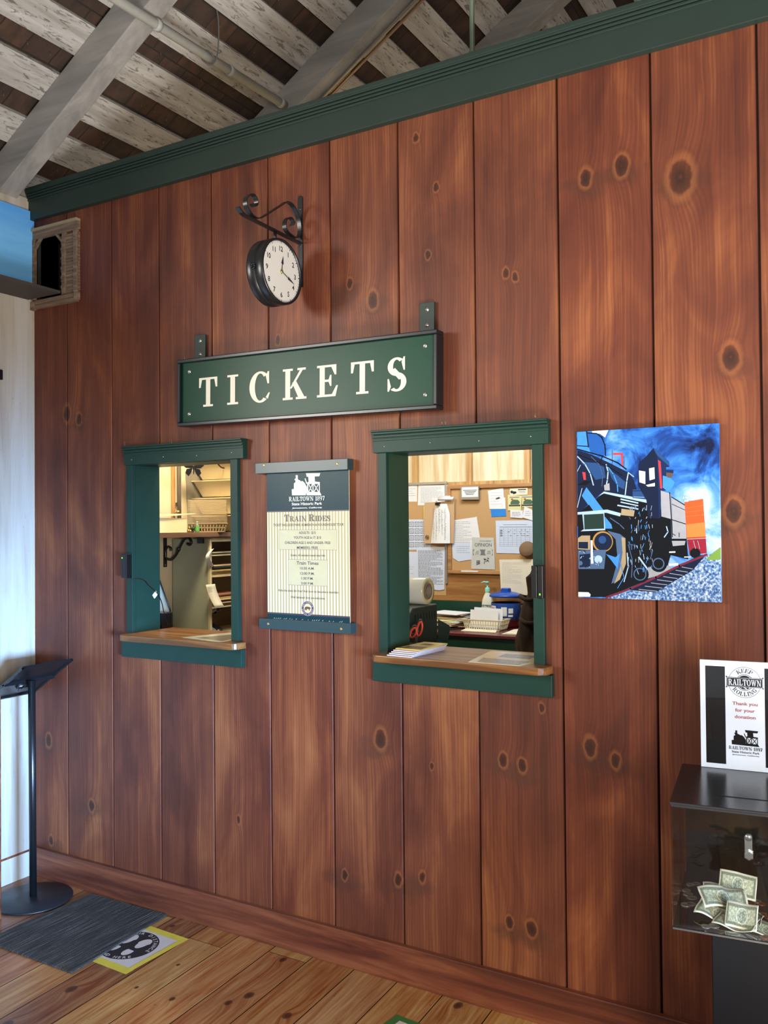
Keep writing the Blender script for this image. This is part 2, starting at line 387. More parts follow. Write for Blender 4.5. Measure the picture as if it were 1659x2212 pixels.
def glyphs():
    g = {}
    g['T'] = (0.80, _v(0.305)+_h(0.93, 0.03, 0.77)+_sf(0.305, 0, e=0.12)+[[(0.0, 0.66), (0.07, 0.66), (0.13, 0.93), (0.13, 1), (0.0, 1)], [(0.73, 0.66), (0.80, 0.66), (0.80, 1), (0.67, 1), (0.67, 0.93)]])
    g['I'] = (0.44, _v(0.125)+_sf(0.125, 0, e=0.125)+_sf(0.125, 0.93, e=0.125))
    g['C'] = (0.76, _ring(0.40, 0.5, 0.39, 0.52, 0.20, 0.07, 48, 308, 26)+[[(0.66, 0.60), (0.72, 0.60), (0.72, 1.0), (0.67, 1.0), (0.60, 0.86)], [(0.60, 0.15), (0.68, 0.09), (0.75, 0.30), (0.70, 0.30)]])
    g['K'] = (0.92, _v(0.11)+_sf(0.11, 0, e=0.10)+_sf(0.11, 0.93, e=0.10)+[[(0.28, 0.36), (0.36, 0.36), (0.80, 0.95), (0.69, 0.95)], [(0.38, 0.53), (0.50, 0.64), (0.86, 0.05), (0.62, 0.05)]]+_h(0, 0.52, 0.93)+_h(0.93, 0.58, 0.90))
    g['E'] = (0.80, _v(0.11)+_h(0, 0.01, 0.70)+_h(0.93, 0.01, 0.68)+_h(0.47, 0.25, 0.52)+[[(0.50, 0.33), (0.55, 0.33), (0.55, 0.68), (0.50, 0.68), (0.44, 0.53), (0.44, 0.48)], [(0.70, 0), (0.79, 0.34), (0.73, 0.34), (0.56, 0.06), (0.56, 0)], [(0.73, 1), (0.73, 0.68), (0.67, 0.68), (0.54, 0.94), (0.54, 1)]])
    up = _ring(0.36, 0.735, 0.32, 0.28, 0.19, 0.07, 45, 270, 16); lo = _ring(0.36, 0.275, 0.34, 0.29, 0.19, 0.07, -130, 75, 16)
    g['S'] = (0.74, up+lo+[[(0.17, 0.62), (0.30, 0.70), (0.62, 0.38), (0.44, 0.34)], [(0.60, 0.62), (0.65, 0.62), (0.65, 1.02), (0.60, 1.02), (0.53, 0.86)], [(0.04, 0.0), (0.09, 0.0), (0.16, 0.14), (0.09, 0.38), (0.04, 0.38)]])
    g['R'] = (0.90, _v(0.10)+_sf(0.10, 0)+_h(0.93, 0.01, 0.5)+_ring(0.44, 0.74, 0.31, 0.26, 0.18, 0.07, -90, 90, 12)+_h(0.48, 0.2, 0.5)+[[(0.40, 0.50), (0.56, 0.52), (0.82, 0.0), (0.60, 0.0)]]+_h(0, 0.60, 0.93))
    g['A'] = (0.90, _d(0.12, 0, 0.40, 1, t_+0.01)+[[(0.38, 1), (0.52, 1), (0.84, 0), (0.62, 0)]]+_h(0.30, 0.22, 0.66)+_h(0, 0.0, 0.32)+_h(0, 0.54, 0.92))
    g['L'] = (0.78, _v(0.11)+_h(0, 0.01, 0.70)+_sf(0.11, 0.93)+[[(0.70, 0), (0.77, 0.36), (0.71, 0.36), (0.55, 0.06), (0.55, 0)]])
    g['O'] = (0.88, _ring(0.44, 0.5, 0.42, 0.52, 0.19, 0.07, 0, 360, 28))
    g['D'] = (0.88, _v(0.10)+_h(0, 0.01, 0.42)+_h(0.93, 0.01, 0.42)+_ring(0.38, 0.5, 0.46, 0.5, 0.19, 0.07, -90, 90, 16))
    g['W'] = (1.22, [[(0.06, 1), (0.25, 1), (0.44, 0), (0.34, 0)], [(0.34, 0), (0.42, 0), (0.64, 0.9), (0.57, 0.9)], [(0.50, 1), (0.69, 1), (0.88, 0), (0.78, 0)], [(0.78, 0), (0.87, 0), (1.12, 1), (1.04, 1)]]+_h(0.93, 0, 0.34)+_h(0.93, 0.96, 1.22)+_h(0.93, 0.46, 0.74))
    g['N'] = (0.94, _v(0.12, w=t_+0.01)+[[(0.10, 1), (0.28, 1), (0.83, 0), (0.66, 0)]]+_v(0.75, w=t_+0.01)+_h(0, 0.01, 0.32)+_h(0.93, 0.01, 0.24)+_h(0.93, 0.64, 0.94))
    g['P'] = (0.80, _v(0.10)+_sf(0.10, 0)+_h(0.93, 0.01, 0.5)+_ring(0.42, 0.72, 0.33, 0.28, 0.18, 0.07, -90, 90, 12)+_h(0.44, 0.2, 0.44))
    g['G'] = (0.88, _ring(0.42, 0.5, 0.40, 0.52, 0.20, 0.07, 48, 315, 26)+_v(0.58, 0.04, 0.44, 0.17)+_h(0.40, 0.48, 0.85)+[[(0.67, 0.62), (0.73, 0.62), (0.73, 1.0), (0.68, 1.0), (0.61, 0.86)]])
    g['1'] = (0.52, _v(0.18)+_sf(0.18, 0, e=0.12)+[[(0.02, 0.80), (0.18, 0.88), (0.30, 1), (0.18, 1)]])
    g['8'] = (0.70, _ring(0.35, 0.755, 0.28, 0.26, 0.15, 0.06)+_ring(0.35, 0.27, 0.33, 0.29, 0.16, 0.06))
    g['9'] = (0.70, _ring(0.34, 0.68, 0.32, 0.33, 0.17, 0.06)+_ring(0.30, 0.5, 0.37, 0.52, 0.17, 0.07, -110, 10, 12))
    g['7'] = (0.68, _h(0.88, 0.03, 0.66, 0.12)+[[(0.50, 0.92), (0.66, 0.92), (0.40, 0), (0.20, 0)]]+_v(0.03, 0.72, 1, 0.06))
    g[' '] = (0.40, [])
    return g
GL = glyphs()
def slab(mb, fr, s, cx, cy, h, m, w=None, d=0.0006, gap=0.06, small=None, arc=None):
    """slab-serif lettering. small: height factor for every letter but each word's first; arc: (radius, centre angle, +1 over / -1 under)"""
    items = []; x = 0; first = True
    for ch in s:
        k = 1.0 if (small is None or first) else small
        wd, pol = GL[ch]; items.append((x, k, pol, wd)); x += (wd+gap)*k; first = (ch == ' ')
    tot = x-gap; kx = (w/tot) if w else h
    for x0, k, pol, wd in items:
        if arc:
            R, mid, sg = arc; a = mid-sg*((x0+wd*k/2-tot/2)*kx)/R
            ox, oy = R*math.cos(a), R*math.sin(a)
            ru = Vector((math.sin(a), -math.cos(a)))*sg; rv = Vector((math.cos(a), math.sin(a)))*sg
        for poly in pol:
            d += 0.000012
            if arc: pts = [fr.p(cx+ox+ru.x*(px-wd/2)*k*kx+rv.x*(py-0.5)*k*h, cy+oy+ru.y*(px-wd/2)*k*kx+rv.y*(py-0.5)*k*h, d) for px, py in poly]
            else: pts = [fr.p(cx+(x0+px*k-tot/2)*kx, cy-h/2+py*k*h, d) for px, py in poly]
            mb.face(pts, m)
def disc(mb, fr, cx, cy, r, m, d=0.0005, n=28, ry=None):
    ry = ry or r
    mb.face([fr.p(cx+r*math.cos(2*PI*i/n), cy+ry*math.sin(2*PI*i/n), d) for i in range(n)], m)
def ring(mb, fr, cx, cy, r, w, m, d=0.0005, n=32, a0=0, a1=360, ry=None):
    for q in _ring(cx, cy, r, ry or r, w, w, a0, a1, n): mb.face([fr.p(a, b, d) for a, b in q], m)
def rect(mb, fr, x0, x1, y0, y1, m, d=0.0004): mb.face([fr.p(x0, y0, d), fr.p(x1, y0, d), fr.p(x1, y1, d), fr.p(x0, y1, d)], m)
def outline(mb, fr, x0, x1, y0, y1, w, m, d=0.0005):
    rect(mb, fr, x0, x1, y0, y0+w, m, d); rect(mb, fr, x0, x1, y1-w, y1, m, d); rect(mb, fr, x0, x0+w, y0, y1, m, d); rect(mb, fr, x1-w, x1, y0, y1, m, d)
def line2(mb, fr, pts, w, m, d=0.0006):
    for (a, b), (c, e) in zip(pts[:-1], pts[1:]):
        L = math.hypot(c-a, e-b) or 1e-6; nx, ny = -(e-b)/L*w/2, (c-a)/L*w/2
        ex, ey = (c-a)/L*w*0.3, (e-b)/L*w*0.3
        mb.face([fr.p(a-nx-ex, b-ny-ey, d), fr.p(c-nx+ex, e-ny+ey, d), fr.p(c+nx+ex, e+ny+ey, d), fr.p(a+nx-ex, b+ny-ey, d)], m)
WALLF = lambda y: Frame((0, y, 0), (1, 0, 0), (0, 0, 1))   # coordinates on it are world x, z
PICTURE = [
('sky','poly',[(-0.836,1.9256),(-0.7836,1.9256),(-0.7941,1.8929),(-0.8108,1.9056),(-0.8338,1.9087)]),
('blue2','poly',[(-0.8499,1.911),(-0.8209,1.9069),(-0.8048,1.8936),(-0.795,1.8697),(-0.7931,1.8362),(-0.8455,1.8522)]),
('blue1','poly',[(-0.8833,1.9177),(-0.8509,1.9164),(-0.846,1.8656),(-0.8421,1.8486),(-0.884,1.8626)]),
('navy','line',[(-0.8533,1.9172),(-0.8474,1.8657)],0.0043),
('black','line',[(-0.8499,1.9106),(-0.8209,1.9069),(-0.8048,1.8936),(-0.795,1.8697),(-0.7931,1.8362)],0.0036),
('navy','line',[(-0.8839,1.8717),(-0.8467,1.8674)],0.0032),
('red','poly',[(-0.7696,1.8434),(-0.7381,1.8419),(-0.7387,1.7974),(-0.7436,1.7976),(-0.7448,1.8356),(-0.7696,1.8368)]),
('navy','poly',[(-0.884,1.8575),(-0.8387,1.8418),(-0.7883,1.8161),(-0.7225,1.7803),(-0.7065,1.7568),(-0.6909,1.7041),(-0.7365,1.7051),(-0.8131,1.7136),(-0.8865,1.6545)]),
('blue3','poly',[(-0.8734,1.8198),(-0.8254,1.8143),(-0.7986,1.7998),(-0.7939,1.7664),(-0.8261,1.7608),(-0.8428,1.7882)]),
('blue3','poly',[(-0.7852,1.7927),(-0.7555,1.7717),(-0.7327,1.7511),(-0.7362,1.7282),(-0.7559,1.7386),(-0.7755,1.7657)]),
('pale','line',[(-0.8836,1.8371),(-0.8597,1.8124),(-0.8429,1.7815),(-0.8331,1.7442)],0.0032),
('pale','line',[(-0.7917,1.8079),(-0.786,1.786),(-0.7883,1.7595),(-0.7919,1.743)],0.0036),
('blue1','line',[(-0.7868,1.801),(-0.7687,1.7754),(-0.7575,1.7453),(-0.7561,1.7221)],0.0032),
('black','line',[(-0.884,1.8609),(-0.8049,1.8351),(-0.755,1.8113),(-0.7289,1.7904)],0.0039),
('black','line',[(-0.8842,1.8439),(-0.856,1.8325),(-0.8119,1.8137),(-0.8015,1.8366)],0.0028),
('pale','line',[(-0.7225,1.7803),(-0.7277,1.7542),(-0.7332,1.7116)],0.0032),
('pale','line',[(-0.7225,1.7797),(-0.7063,1.7666)],0.0025),
('red','poly',[(-0.8686,1.7875),(-0.8583,1.7854),(-0.8569,1.7618),(-0.8644,1.762)]),
('grey','poly',[(-0.7993,1.7432),(-0.7824,1.7494),(-0.781,1.7261),(-0.7978,1.7265)]),
('black','poly',[(-0.8854,1.7458),(-0.8638,1.7587),(-0.8381,1.7578),(-0.8571,1.745)]),
('blue1','poly',[(-0.8712,1.7117),(-0.8554,1.7382),(-0.8002,1.6633),(-0.8342,1.6588)]),
('black','poly',[(-0.8865,1.6545),(-0.8166,1.707),(-0.7962,1.7198),(-0.6369,1.677),(-0.5966,1.6346),(-0.5942,1.5737),(-0.598,1.5257),(-0.611,1.4839),(-0.646,1.4606),(-0.6878,1.4402),(-0.7935,1.3927),(-0.8897,1.3894)]),
('blue1','poly',[(-0.8695,1.715),(-0.8554,1.7382),(-0.8019,1.665),(-0.8324,1.6605)]),
('pale','poly',[(-0.8165,1.7103),(-0.7995,1.7233),(-0.7628,1.7157),(-0.643,1.69),(-0.6369,1.6776),(-0.7596,1.7073),(-0.7996,1.7173)]),
('blue3','poly',[(-0.7101,1.7274),(-0.6713,1.7264),(-0.6701,1.6954),(-0.7104,1.7012)]),
('pale','poly',[(-0.8864,1.6596),(-0.7901,1.6665),(-0.747,1.6543),(-0.7498,1.6444),(-0.7936,1.6566),(-0.8865,1.6518)]),
('pale','line',[(-0.7465,1.6981),(-0.6944,1.6852)],0.0043),
('pale','line',[(-0.7466,1.6889),(-0.6945,1.6767)],0.0036),
('pale','line',[(-0.7566,1.6792),(-0.6946,1.6666)],0.0043),
('tan','poly',[(-0.7452,1.6684),(-0.7044,1.6625),(-0.7079,1.6439),(-0.7471,1.6487)]),
('pale','poly',[(-0.8702,1.656),(-0.7996,1.6583),(-0.797,1.6018),(-0.8761,1.5987),(-0.8656,1.6054)]),
('dgreen','poly',[(-0.8651,1.6515),(-0.8017,1.654),(-0.8003,1.6068),(-0.8636,1.6044)]),
('blue1','poly',[(-0.7978,1.645),(-0.7773,1.6199),(-0.7742,1.6066),(-0.7976,1.6068)]),
('steel','poly',[(-0.7909,1.6001),(-0.7511,1.59),(-0.7342,1.5769),(-0.7332,1.4981),(-0.7529,1.4484),(-0.7796,1.4345),(-0.7588,1.5076),(-0.7646,1.5735)]),
('tan','poly',[(-0.7463,1.5801),(-0.7342,1.5769),(-0.7332,1.4981),(-0.7529,1.4484),(-0.7713,1.4347),(-0.7525,1.4813),(-0.7436,1.5308)]),
('gold','disc',[(-0.8055,1.5662)],0.0327),
('navy','disc',[(-0.8041,1.5655)],0.0284),
('blue3','disc',[(-0.8064,1.5718)],0.0121),
('tan','poly',[(-0.8874,1.5768),(-0.8728,1.5852),(-0.8453,1.5852),(-0.8458,1.5399),(-0.8878,1.5413)]),
('navy','poly',[(-0.8834,1.565),(-0.8524,1.5651),(-0.8526,1.5432),(-0.8836,1.5447)]),
('steel','poly',[(-0.8879,1.5379),(-0.795,1.5403),(-0.8018,1.4804),(-0.8844,1.4789)]),
('navy','poly',[(-0.8804,1.5245),(-0.846,1.5282),(-0.8465,1.4863),(-0.8809,1.484)]),
('white','poly',[(-0.8441,1.5701),(-0.838,1.5701),(-0.8361,1.4965),(-0.8436,1.4964)]),
('pale','disc',[(-0.8197,1.5101)],0.0128),
('blue1','poly',[(-0.7952,1.527),(-0.7653,1.5174),(-0.7519,1.5307),(-0.7591,1.4812),(-0.7787,1.5073)]),
('navy','poly',[(-0.6701,1.8239),(-0.6441,1.8525),(-0.6342,1.832),(-0.6301,1.6365),(-0.6628,1.6385),(-0.6685,1.6938),(-0.6937,1.74),(-0.6896,1.8085)]),
('white','poly',[(-0.6899,1.785),(-0.6706,1.781),(-0.6711,1.7426),(-0.689,1.749)]),
('white','poly',[(-0.6593,1.7903),(-0.6433,1.7929),(-0.6422,1.7579),(-0.6581,1.7536)]),
('white','poly',[(-0.6695,1.7393),(-0.6423,1.7456),(-0.6425,1.7353),(-0.6632,1.7346)]),
('dblue','poly',[(-0.6342,1.832),(-0.599,1.8046),(-0.5992,1.7918),(-0.6086,1.7921),(-0.6073,1.7214),(-0.6252,1.7212),(-0.6263,1.6413),(-0.631,1.6365)]),
('blue3','poly',[(-0.6467,1.8546),(-0.599,1.8078),(-0.5992,1.7943),(-0.6355,1.8304)]),
('red','poly',[(-0.6319,1.8157),(-0.6241,1.8095),(-0.6204,1.7275),(-0.6267,1.7277)]),
('blue1','poly',[(-0.6183,1.7668),(-0.598,1.7612),(-0.5827,1.7463),(-0.5916,1.7274),(-0.6049,1.7181),(-0.6188,1.7307)]),
('skin','disc',[(-0.5986,1.7693)],0.01),
('dblue','poly',[(-0.6087,1.7841),(-0.5869,1.7823),(-0.587,1.7727),(-0.6072,1.776)]),
('grey','poly',[(-0.6252,1.7219),(-0.5956,1.7114),(-0.5928,1.6339),(-0.624,1.6429)]),
('black','line',[(-0.5986,1.7147),(-0.5917,1.5801)],0.0028),
('grey','poly',[(-0.5932,1.7011),(-0.5543,1.6754),(-0.551,1.5738),(-0.5911,1.5769)]),
('black','line',[(-0.5929,1.68),(-0.5545,1.6611)],0.0018),
('black','line',[(-0.5935,1.6329),(-0.5519,1.6188)],0.0025),
('black','line',[(-0.5932,1.7011),(-0.5543,1.6754)],0.0025),
('orange','poly',[(-0.5557,1.685),(-0.5024,1.6934),(-0.4964,1.5769),(-0.5504,1.5738)]),
('orange2','poly',[(-0.5504,1.6182),(-0.4982,1.6241),(-0.4964,1.5769),(-0.5495,1.5738)]),
('black','poly',[(-0.6004,1.5753),(-0.551,1.5753),(-0.5472,1.5135),(-0.598,1.5257)]),
('grey','poly',[(-0.5943,1.5689),(-0.5541,1.569),(-0.5574,1.5563),(-0.5914,1.5529)]),
('dred','poly',[(-0.5495,1.5722),(-0.4964,1.5754),(-0.494,1.533),(-0.5424,1.5263)]),
('black','disc',[(-0.5272,1.5327)],0.0149),
('grey','poly',[(-0.6939,1.4628),(-0.6519,1.496),(-0.6015,1.4936),(-0.5955,1.4777),(-0.6877,1.4467)]),
('gravel','poly',[(-0.8003,1.3891),(-0.7205,1.4132),(-0.5987,1.4649),(-0.5429,1.4882),(-0.4972,1.5204),(-0.4761,1.5332),(-0.4552,1.5458),(-0.4565,1.3846),(-0.7274,1.3867)]),
('navy','poly',[(-0.7205,1.4164),(-0.6434,1.4123),(-0.5339,1.4821),(-0.4971,1.5267),(-0.5121,1.5266),(-0.6301,1.4674)]),
('grey','line',[(-0.6945,1.4198),(-0.6402,1.4156)],0.0021),
('grey','line',[(-0.6757,1.4301),(-0.6249,1.4257)],0.0021),
('grey','line',[(-0.657,1.4403),(-0.6097,1.4358)],0.0021),
('grey','line',[(-0.6385,1.4505),(-0.5946,1.4458)],0.0021),
('grey','line',[(-0.6201,1.4606),(-0.5796,1.4557)],0.0021),
('grey','line',[(-0.6018,1.4706),(-0.5647,1.4656)],0.0021),
('grey','line',[(-0.5836,1.4805),(-0.5498,1.4755)],0.0021),
('grey','line',[(-0.5656,1.4904),(-0.5351,1.4852)],0.0021),
('rail','line',[(-0.7969,1.3909),(-0.7204,1.4213),(-0.6428,1.4575),(-0.5736,1.4941),(-0.4941,1.5283)],0.006),
('grass','poly',[(-0.4972,1.5142),(-0.4761,1.5332),(-0.4545,1.5505),(-0.455,1.5162),(-0.4764,1.5113)]),
('black','disc',[(-0.6344,1.4995)],0.0256),
('steel','disc',[(-0.6344,1.4995)],0.0178),
('black','disc',[(-0.6344,1.4995)],0.0142),
('black','disc',[(-0.6907,1.4661)],0.0267),
('steel','disc',[(-0.6907,1.4661)],0.0196),
('black','disc',[(-0.6907,1.4661)],0.0164),
('white','line',[(-0.601,1.5346),(-0.5854,1.5354)],0.0043),
('white','line',[(-0.5578,1.5204),(-0.5395,1.5212)],0.0028),
('white','line',[(-0.6015,1.4968),(-0.5781,1.4985)],0.0071),
('pale','line',[(-0.6932,1.5182),(-0.668,1.4828)],0.005),
('pale','line',[(-0.7289,1.5309),(-0.7261,1.4883),(-0.7398,1.4421)],0.0032),
('pale','line',[(-0.6093,1.6122),(-0.6049,1.5961),(-0.616,1.5801)],0.0032),
('white','poly',[(-0.8888,1.4056),(-0.8526,1.4057),(-0.8458,1.3992),(-0.8476,1.3918),(-0.889,1.3911)]),
('steel','line',[(-0.8388,1.835),(-0.812,1.8071),(-0.8023,1.7733),(-0.8054,1.7401)],0.0018),
('black','line',[(-0.822,1.8175),(-0.7818,1.7992),(-0.7423,1.7712)],0.0021),
('pale','line',[(-0.8735,1.8096),(-0.8842,1.7898)],0.0018),
('blue2','line',[(-0.887,1.614),(-0.8874,1.5802)],0.0028),
('steel','line',[(-0.7804,1.6398),(-0.7508,1.6197),(-0.7378,1.6064)],0.0028),
('navy','line',[(-0.7101,1.7225),(-0.6714,1.7215)],0.0014),
('pale','line',[(-0.7071,1.7044),(-0.6748,1.7021)],0.0014),
('steel','disc',[(-0.8773,1.4976)],0.0071),
('steel','line',[(-0.7253,1.5572),(-0.7128,1.5082),(-0.7167,1.4558)],0.0025),
('blue1','line',[(-0.7522,1.5077),(-0.7396,1.4553),(-0.7598,1.4218)],0.0021),
('orange2','line',[(-0.5528,1.6675),(-0.5011,1.6744)],0.0011),
('orange2','line',[(-0.553,1.6547),(-0.5007,1.6603)],0.0011),
('orange2','line',[(-0.5516,1.642),(-0.5,1.6467)],0.0011),
('dred','line',[(-0.551,1.5769),(-0.4964,1.5801)],0.0021),
('dred','line',[(-0.5419,1.5706),(-0.5361,1.5421)],0.0018),
('pale','line',[(-0.5312,1.569),(-0.5255,1.5454)],0.0011),
('pale','line',[(-0.5191,1.5691),(-0.5134,1.5454)],0.0011),
('navy','line',[(-0.5723,1.5929),(-0.5724,1.5801)],0.0018),
('black','line',[(-0.5909,1.5897),(-0.5832,1.5849)],0.0018),
('pale','line',[(-0.8862,1.6748),(-0.8692,1.7352)],0.0021),
('black','line',[(-0.735,1.8302),(-0.7354,1.7973)],0.0011),
('navy','line',[(-0.7711,1.8518),(-0.7717,1.8054)],0.0011),
('pale','line',[(-0.6792,1.5281),(-0.6771,1.5126)],0.0018),
('blue1','line',[(-0.6666,1.6274),(-0.6702,1.6216)],0.0018),
('steel','line',[(-0.6602,1.6008),(-0.6633,1.5939)],0.0018),
('pale','line',[(-0.7051,1.4926),(-0.7031,1.4867)],0.0014),
('pale','line',[(-0.6788,1.588),(-0.6818,1.5721)],0.0014),
('blue1','line',[(-0.6686,1.4843),(-0.6713,1.4784)],0.0014),
('steel','line',[(-0.6852,1.541),(-0.6877,1.5254)],0.0018),
('pale','line',[(-0.7023,1.605),(-0.705,1.5993)],0.0018),
('blue1','line',[(-0.7027,1.556),(-0.7067,1.5436)],0.0014),
('grey','line',[(-0.7026,1.5124),(-0.7029,1.5046)],0.0018),
('blue1','line',[(-0.6714,1.6661),(-0.6678,1.6619)],0.0018),
('pale','line',[(-0.7244,1.5184),(-0.7256,1.5072)],0.0018),
('steel','line',[(-0.7207,1.6417),(-0.7172,1.6353)],0.0018),
('pale','line',[(-0.6989,1.6063),(-0.6988,1.5927)],0.0025),
('pale','line',[(-0.6701,1.5171),(-0.6674,1.5128)],0.0014),
('pale','line',[(-0.6998,1.5544),(-0.6966,1.5463)],0.0018),
('blue1','line',[(-0.6734,1.6159),(-0.6713,1.6043)],0.0018),
('grey','line',[(-0.7117,1.6685),(-0.7081,1.6579)],0.0014),
('grey','line',[(-0.7075,1.5578),(-0.705,1.5483)],0.0014),
('steel','line',[(-0.7219,1.4923),(-0.7257,1.4822)],0.0014),
('grey','line',[(-0.6524,1.564),(-0.6554,1.5491)],0.0014),
('steel','line',[(-0.712,1.6026),(-0.7156,1.5935)],0.0018),
('grey','line',[(-0.6569,1.5527),(-0.6595,1.5424)],0.0025),
('steel','line',[(-0.6706,1.5811),(-0.6724,1.5722)],0.0014),
('grey','line',[(-0.6981,1.4781),(-0.6946,1.4665)],0.0018),
('blue1','line',[(-0.7115,1.5785),(-0.7115,1.5678)],0.0014),
('blue1','line',[(-0.6672,1.5216),(-0.6659,1.5095)],0.0018),
('blue1','line',[(-0.6837,1.5429),(-0.6812,1.5358)],0.0018),
('blue1','line',[(-0.6768,1.5606),(-0.6807,1.55)],0.0018),
('blue1','line',[(-0.6749,1.5843),(-0.6726,1.5725)],0.0018),
('steel','line',[(-0.7041,1.6082),(-0.7008,1.5991)],0.0025),
('steel','line',[(-0.691,1.6043),(-0.6924,1.5986)],0.0014),
('grey','line',[(-0.6639,1.489),(-0.6643,1.4766)],0.0014),
('blue1','line',[(-0.6801,1.489),(-0.6802,1.4735)],0.0025),
('steel','line',[(-0.6847,1.5028),(-0.6866,1.4866)],0.0014),
('steel','line',[(-0.6816,1.5519),(-0.6842,1.5386)],0.0025),
('steel','line',[(-0.6727,1.479),(-0.6691,1.4731)],0.0014),
('grey','line',[(-0.7004,1.6414),(-0.7029,1.637)],0.0018),
('blue1','line',[(-0.6968,1.5543),(-0.6962,1.5474)],0.0014),
('blue1','line',[(-0.6999,1.4854),(-0.6973,1.4708)],0.0014),
('blue1','line',[(-0.6835,1.617),(-0.6852,1.6067)],0.0018),
('blue1','line',[(-0.6639,1.5932),(-0.6617,1.5813)],0.0018),
('steel','line',[(-0.7146,1.5574),(-0.7143,1.5416)],0.0025),
('blue1','line',[(-0.719,1.5116),(-0.7179,1.503)],0.0025),
('grey','line',[(-0.657,1.569),(-0.6586,1.5543)],0.0018),
('grey','line',[(-0.692,1.6322),(-0.6939,1.6162)],0.0018),
('blue1','line',[(-0.6547,1.4939),(-0.6541,1.4868)],0.0018),
('blue1','line',[(-0.705,1.6742),(-0.7016,1.6664)],0.0014),
('blue1','line',[(-0.6884,1.6533),(-0.6876,1.6439)],0.0014),
('blue1','line',[(-0.6677,1.5112),(-0.6716,1.5007)],0.0014),
('steel','line',[(-0.6563,1.5203),(-0.6583,1.5131)],0.0025),
('pale','line',[(-0.6511,1.6184),(-0.6504,1.6087)],0.0014),
('blue1','line',[(-0.6679,1.617),(-0.6678,1.6089)],0.0025),
('steel','line',[(-0.6854,1.5841),(-0.6866,1.571)],0.0014),
('steel','line',[(-0.7249,1.566),(-0.7235,1.5608)],0.0014),
('grey','line',[(-0.6937,1.5147),(-0.6931,1.5023)],0.0018),
('grey','line',[(-0.6899,1.54),(-0.6884,1.525)],0.0014),
('grey','line',[(-0.701,1.6775),(-0.699,1.6663)],0.0018),
('blue1','line',[(-0.7142,1.5812),(-0.714,1.5711)],0.0025),
('steel','line',[(-0.7137,1.5594),(-0.7113,1.5547)],0.0018),
('grey','line',[(-0.6648,1.5182),(-0.6636,1.5141)],0.0014),
('steel','line',[(-0.6515,1.5365),(-0.6551,1.5223)],0.0025),
('blue1','line',[(-0.678,1.4858),(-0.6765,1.4802)],0.0025),
('steel','line',[(-0.6559,1.6472),(-0.6552,1.6382)],0.0014),
('pale','line',[(-0.6774,1.6689),(-0.6806,1.6604)],0.0018),
('steel','line',[(-0.7209,1.5616),(-0.7192,1.5467)],0.0014),
('blue1','line',[(-0.6923,1.6144),(-0.6916,1.6044)],0.0014),
('blue1','line',[(-0.7141,1.6185),(-0.7137,1.6062)],0.0025),
('blue1','line',[(-0.6833,1.6333),(-0.6867,1.6265)],0.0025),
('grey','line',[(-0.6534,1.5151),(-0.6508,1.5057)],0.0014),
('pale','line',[(-0.7139,1.6746),(-0.7153,1.6635)],0.0014),
('grey','line',[(-0.6609,1.5756),(-0.6613,1.5669)],0.0018),
('grey','line',[(-0.6525,1.6556),(-0.6524,1.6451)],0.0014),
('pale','line',[(-0.6631,1.4876),(-0.6638,1.4739)],0.0014),
('grey','line',[(-0.6533,1.5438),(-0.6509,1.5382)],0.0018),
('grey','line',[(-0.6623,1.6191),(-0.6592,1.6065)],0.0018),
('grey','line',[(-0.7156,1.5097),(-0.7146,1.4958)],0.0018),
('grey','line',[(-0.6866,1.5582),(-0.6862,1.5451)],0.0014),
('grey','line',[(-0.7165,1.6717),(-0.7189,1.6673)],0.0025),
('grey','line',[(-0.6671,1.6774),(-0.6676,1.6626)],0.0018),
('blue1','line',[(-0.6892,1.6578),(-0.692,1.6519)],0.0018),
('steel','line',[(-0.6604,1.583),(-0.66,1.5777)],0.0018),
('blue1','line',[(-0.6737,1.671),(-0.6708,1.6628)],0.0018),
('steel','line',[(-0.6559,1.5392),(-0.6546,1.5295)],0.0014),
('steel','line',[(-0.6661,1.6122),(-0.6666,1.6054)],0.0014),
('grey','line',[(-0.7087,1.6732),(-0.7109,1.6684)],0.0025),
('grey','line',[(-0.6973,1.6149),(-0.6976,1.6075)],0.0014),
('grey','line',[(-0.6665,1.6421),(-0.6687,1.6377)],0.0025),
('grey','line',[(-0.6514,1.676),(-0.6549,1.6625)],0.0014),
('blue1','line',[(-0.7218,1.567),(-0.7181,1.5566)],0.0014),
('navy','line',[(-0.8148,1.5004),(-0.8191,1.5013)],0.0018),
('black','line',[(-0.875,1.5226),(-0.8755,1.5213)],0.0018),
('navy','line',[(-0.8554,1.4991),(-0.8563,1.4988)],0.0018),
('pale','line',[(-0.8714,1.5195),(-0.8755,1.5149)],0.0018),
('navy','line',[(-0.8598,1.5324),(-0.8625,1.5369)],0.0018),
('navy','line',[(-0.8048,1.511),(-0.8023,1.5108)],0.0018),
('black','line',[(-0.864,1.5358),(-0.8623,1.5321)],0.0018),
('black','line',[(-0.8635,1.5105),(-0.8604,1.5123)],0.0018),
('pale','line',[(-0.8645,1.532),(-0.8627,1.5292)],0.0018),
('pale','line',[(-0.8433,1.5102),(-0.8475,1.513)],0.0018),
('pale','line',[(-0.8417,1.5166),(-0.8458,1.514)],0.0018),
('pale','line',[(-0.8282,1.4956),(-0.8245,1.4942)],0.0018),
('navy','line',[(-0.8192,1.4932),(-0.8164,1.4977)],0.0018),
('pale','line',[(-0.877,1.5133),(-0.874,1.5144)],0.0018),
('pale','line',[(-0.8644,1.5329),(-0.8679,1.5329)],0.0018),
('navy','line',[(-0.836,1.5348),(-0.8335,1.5343)],0.0018),
('pale','line',[(-0.8797,1.5336),(-0.8765,1.5342)],0.0018),
('pale','line',[(-0.8462,1.4856),(-0.8487,1.4862)],0.0018),
('pale','line',[(-0.8305,1.519),(-0.8337,1.5179)],0.0018),
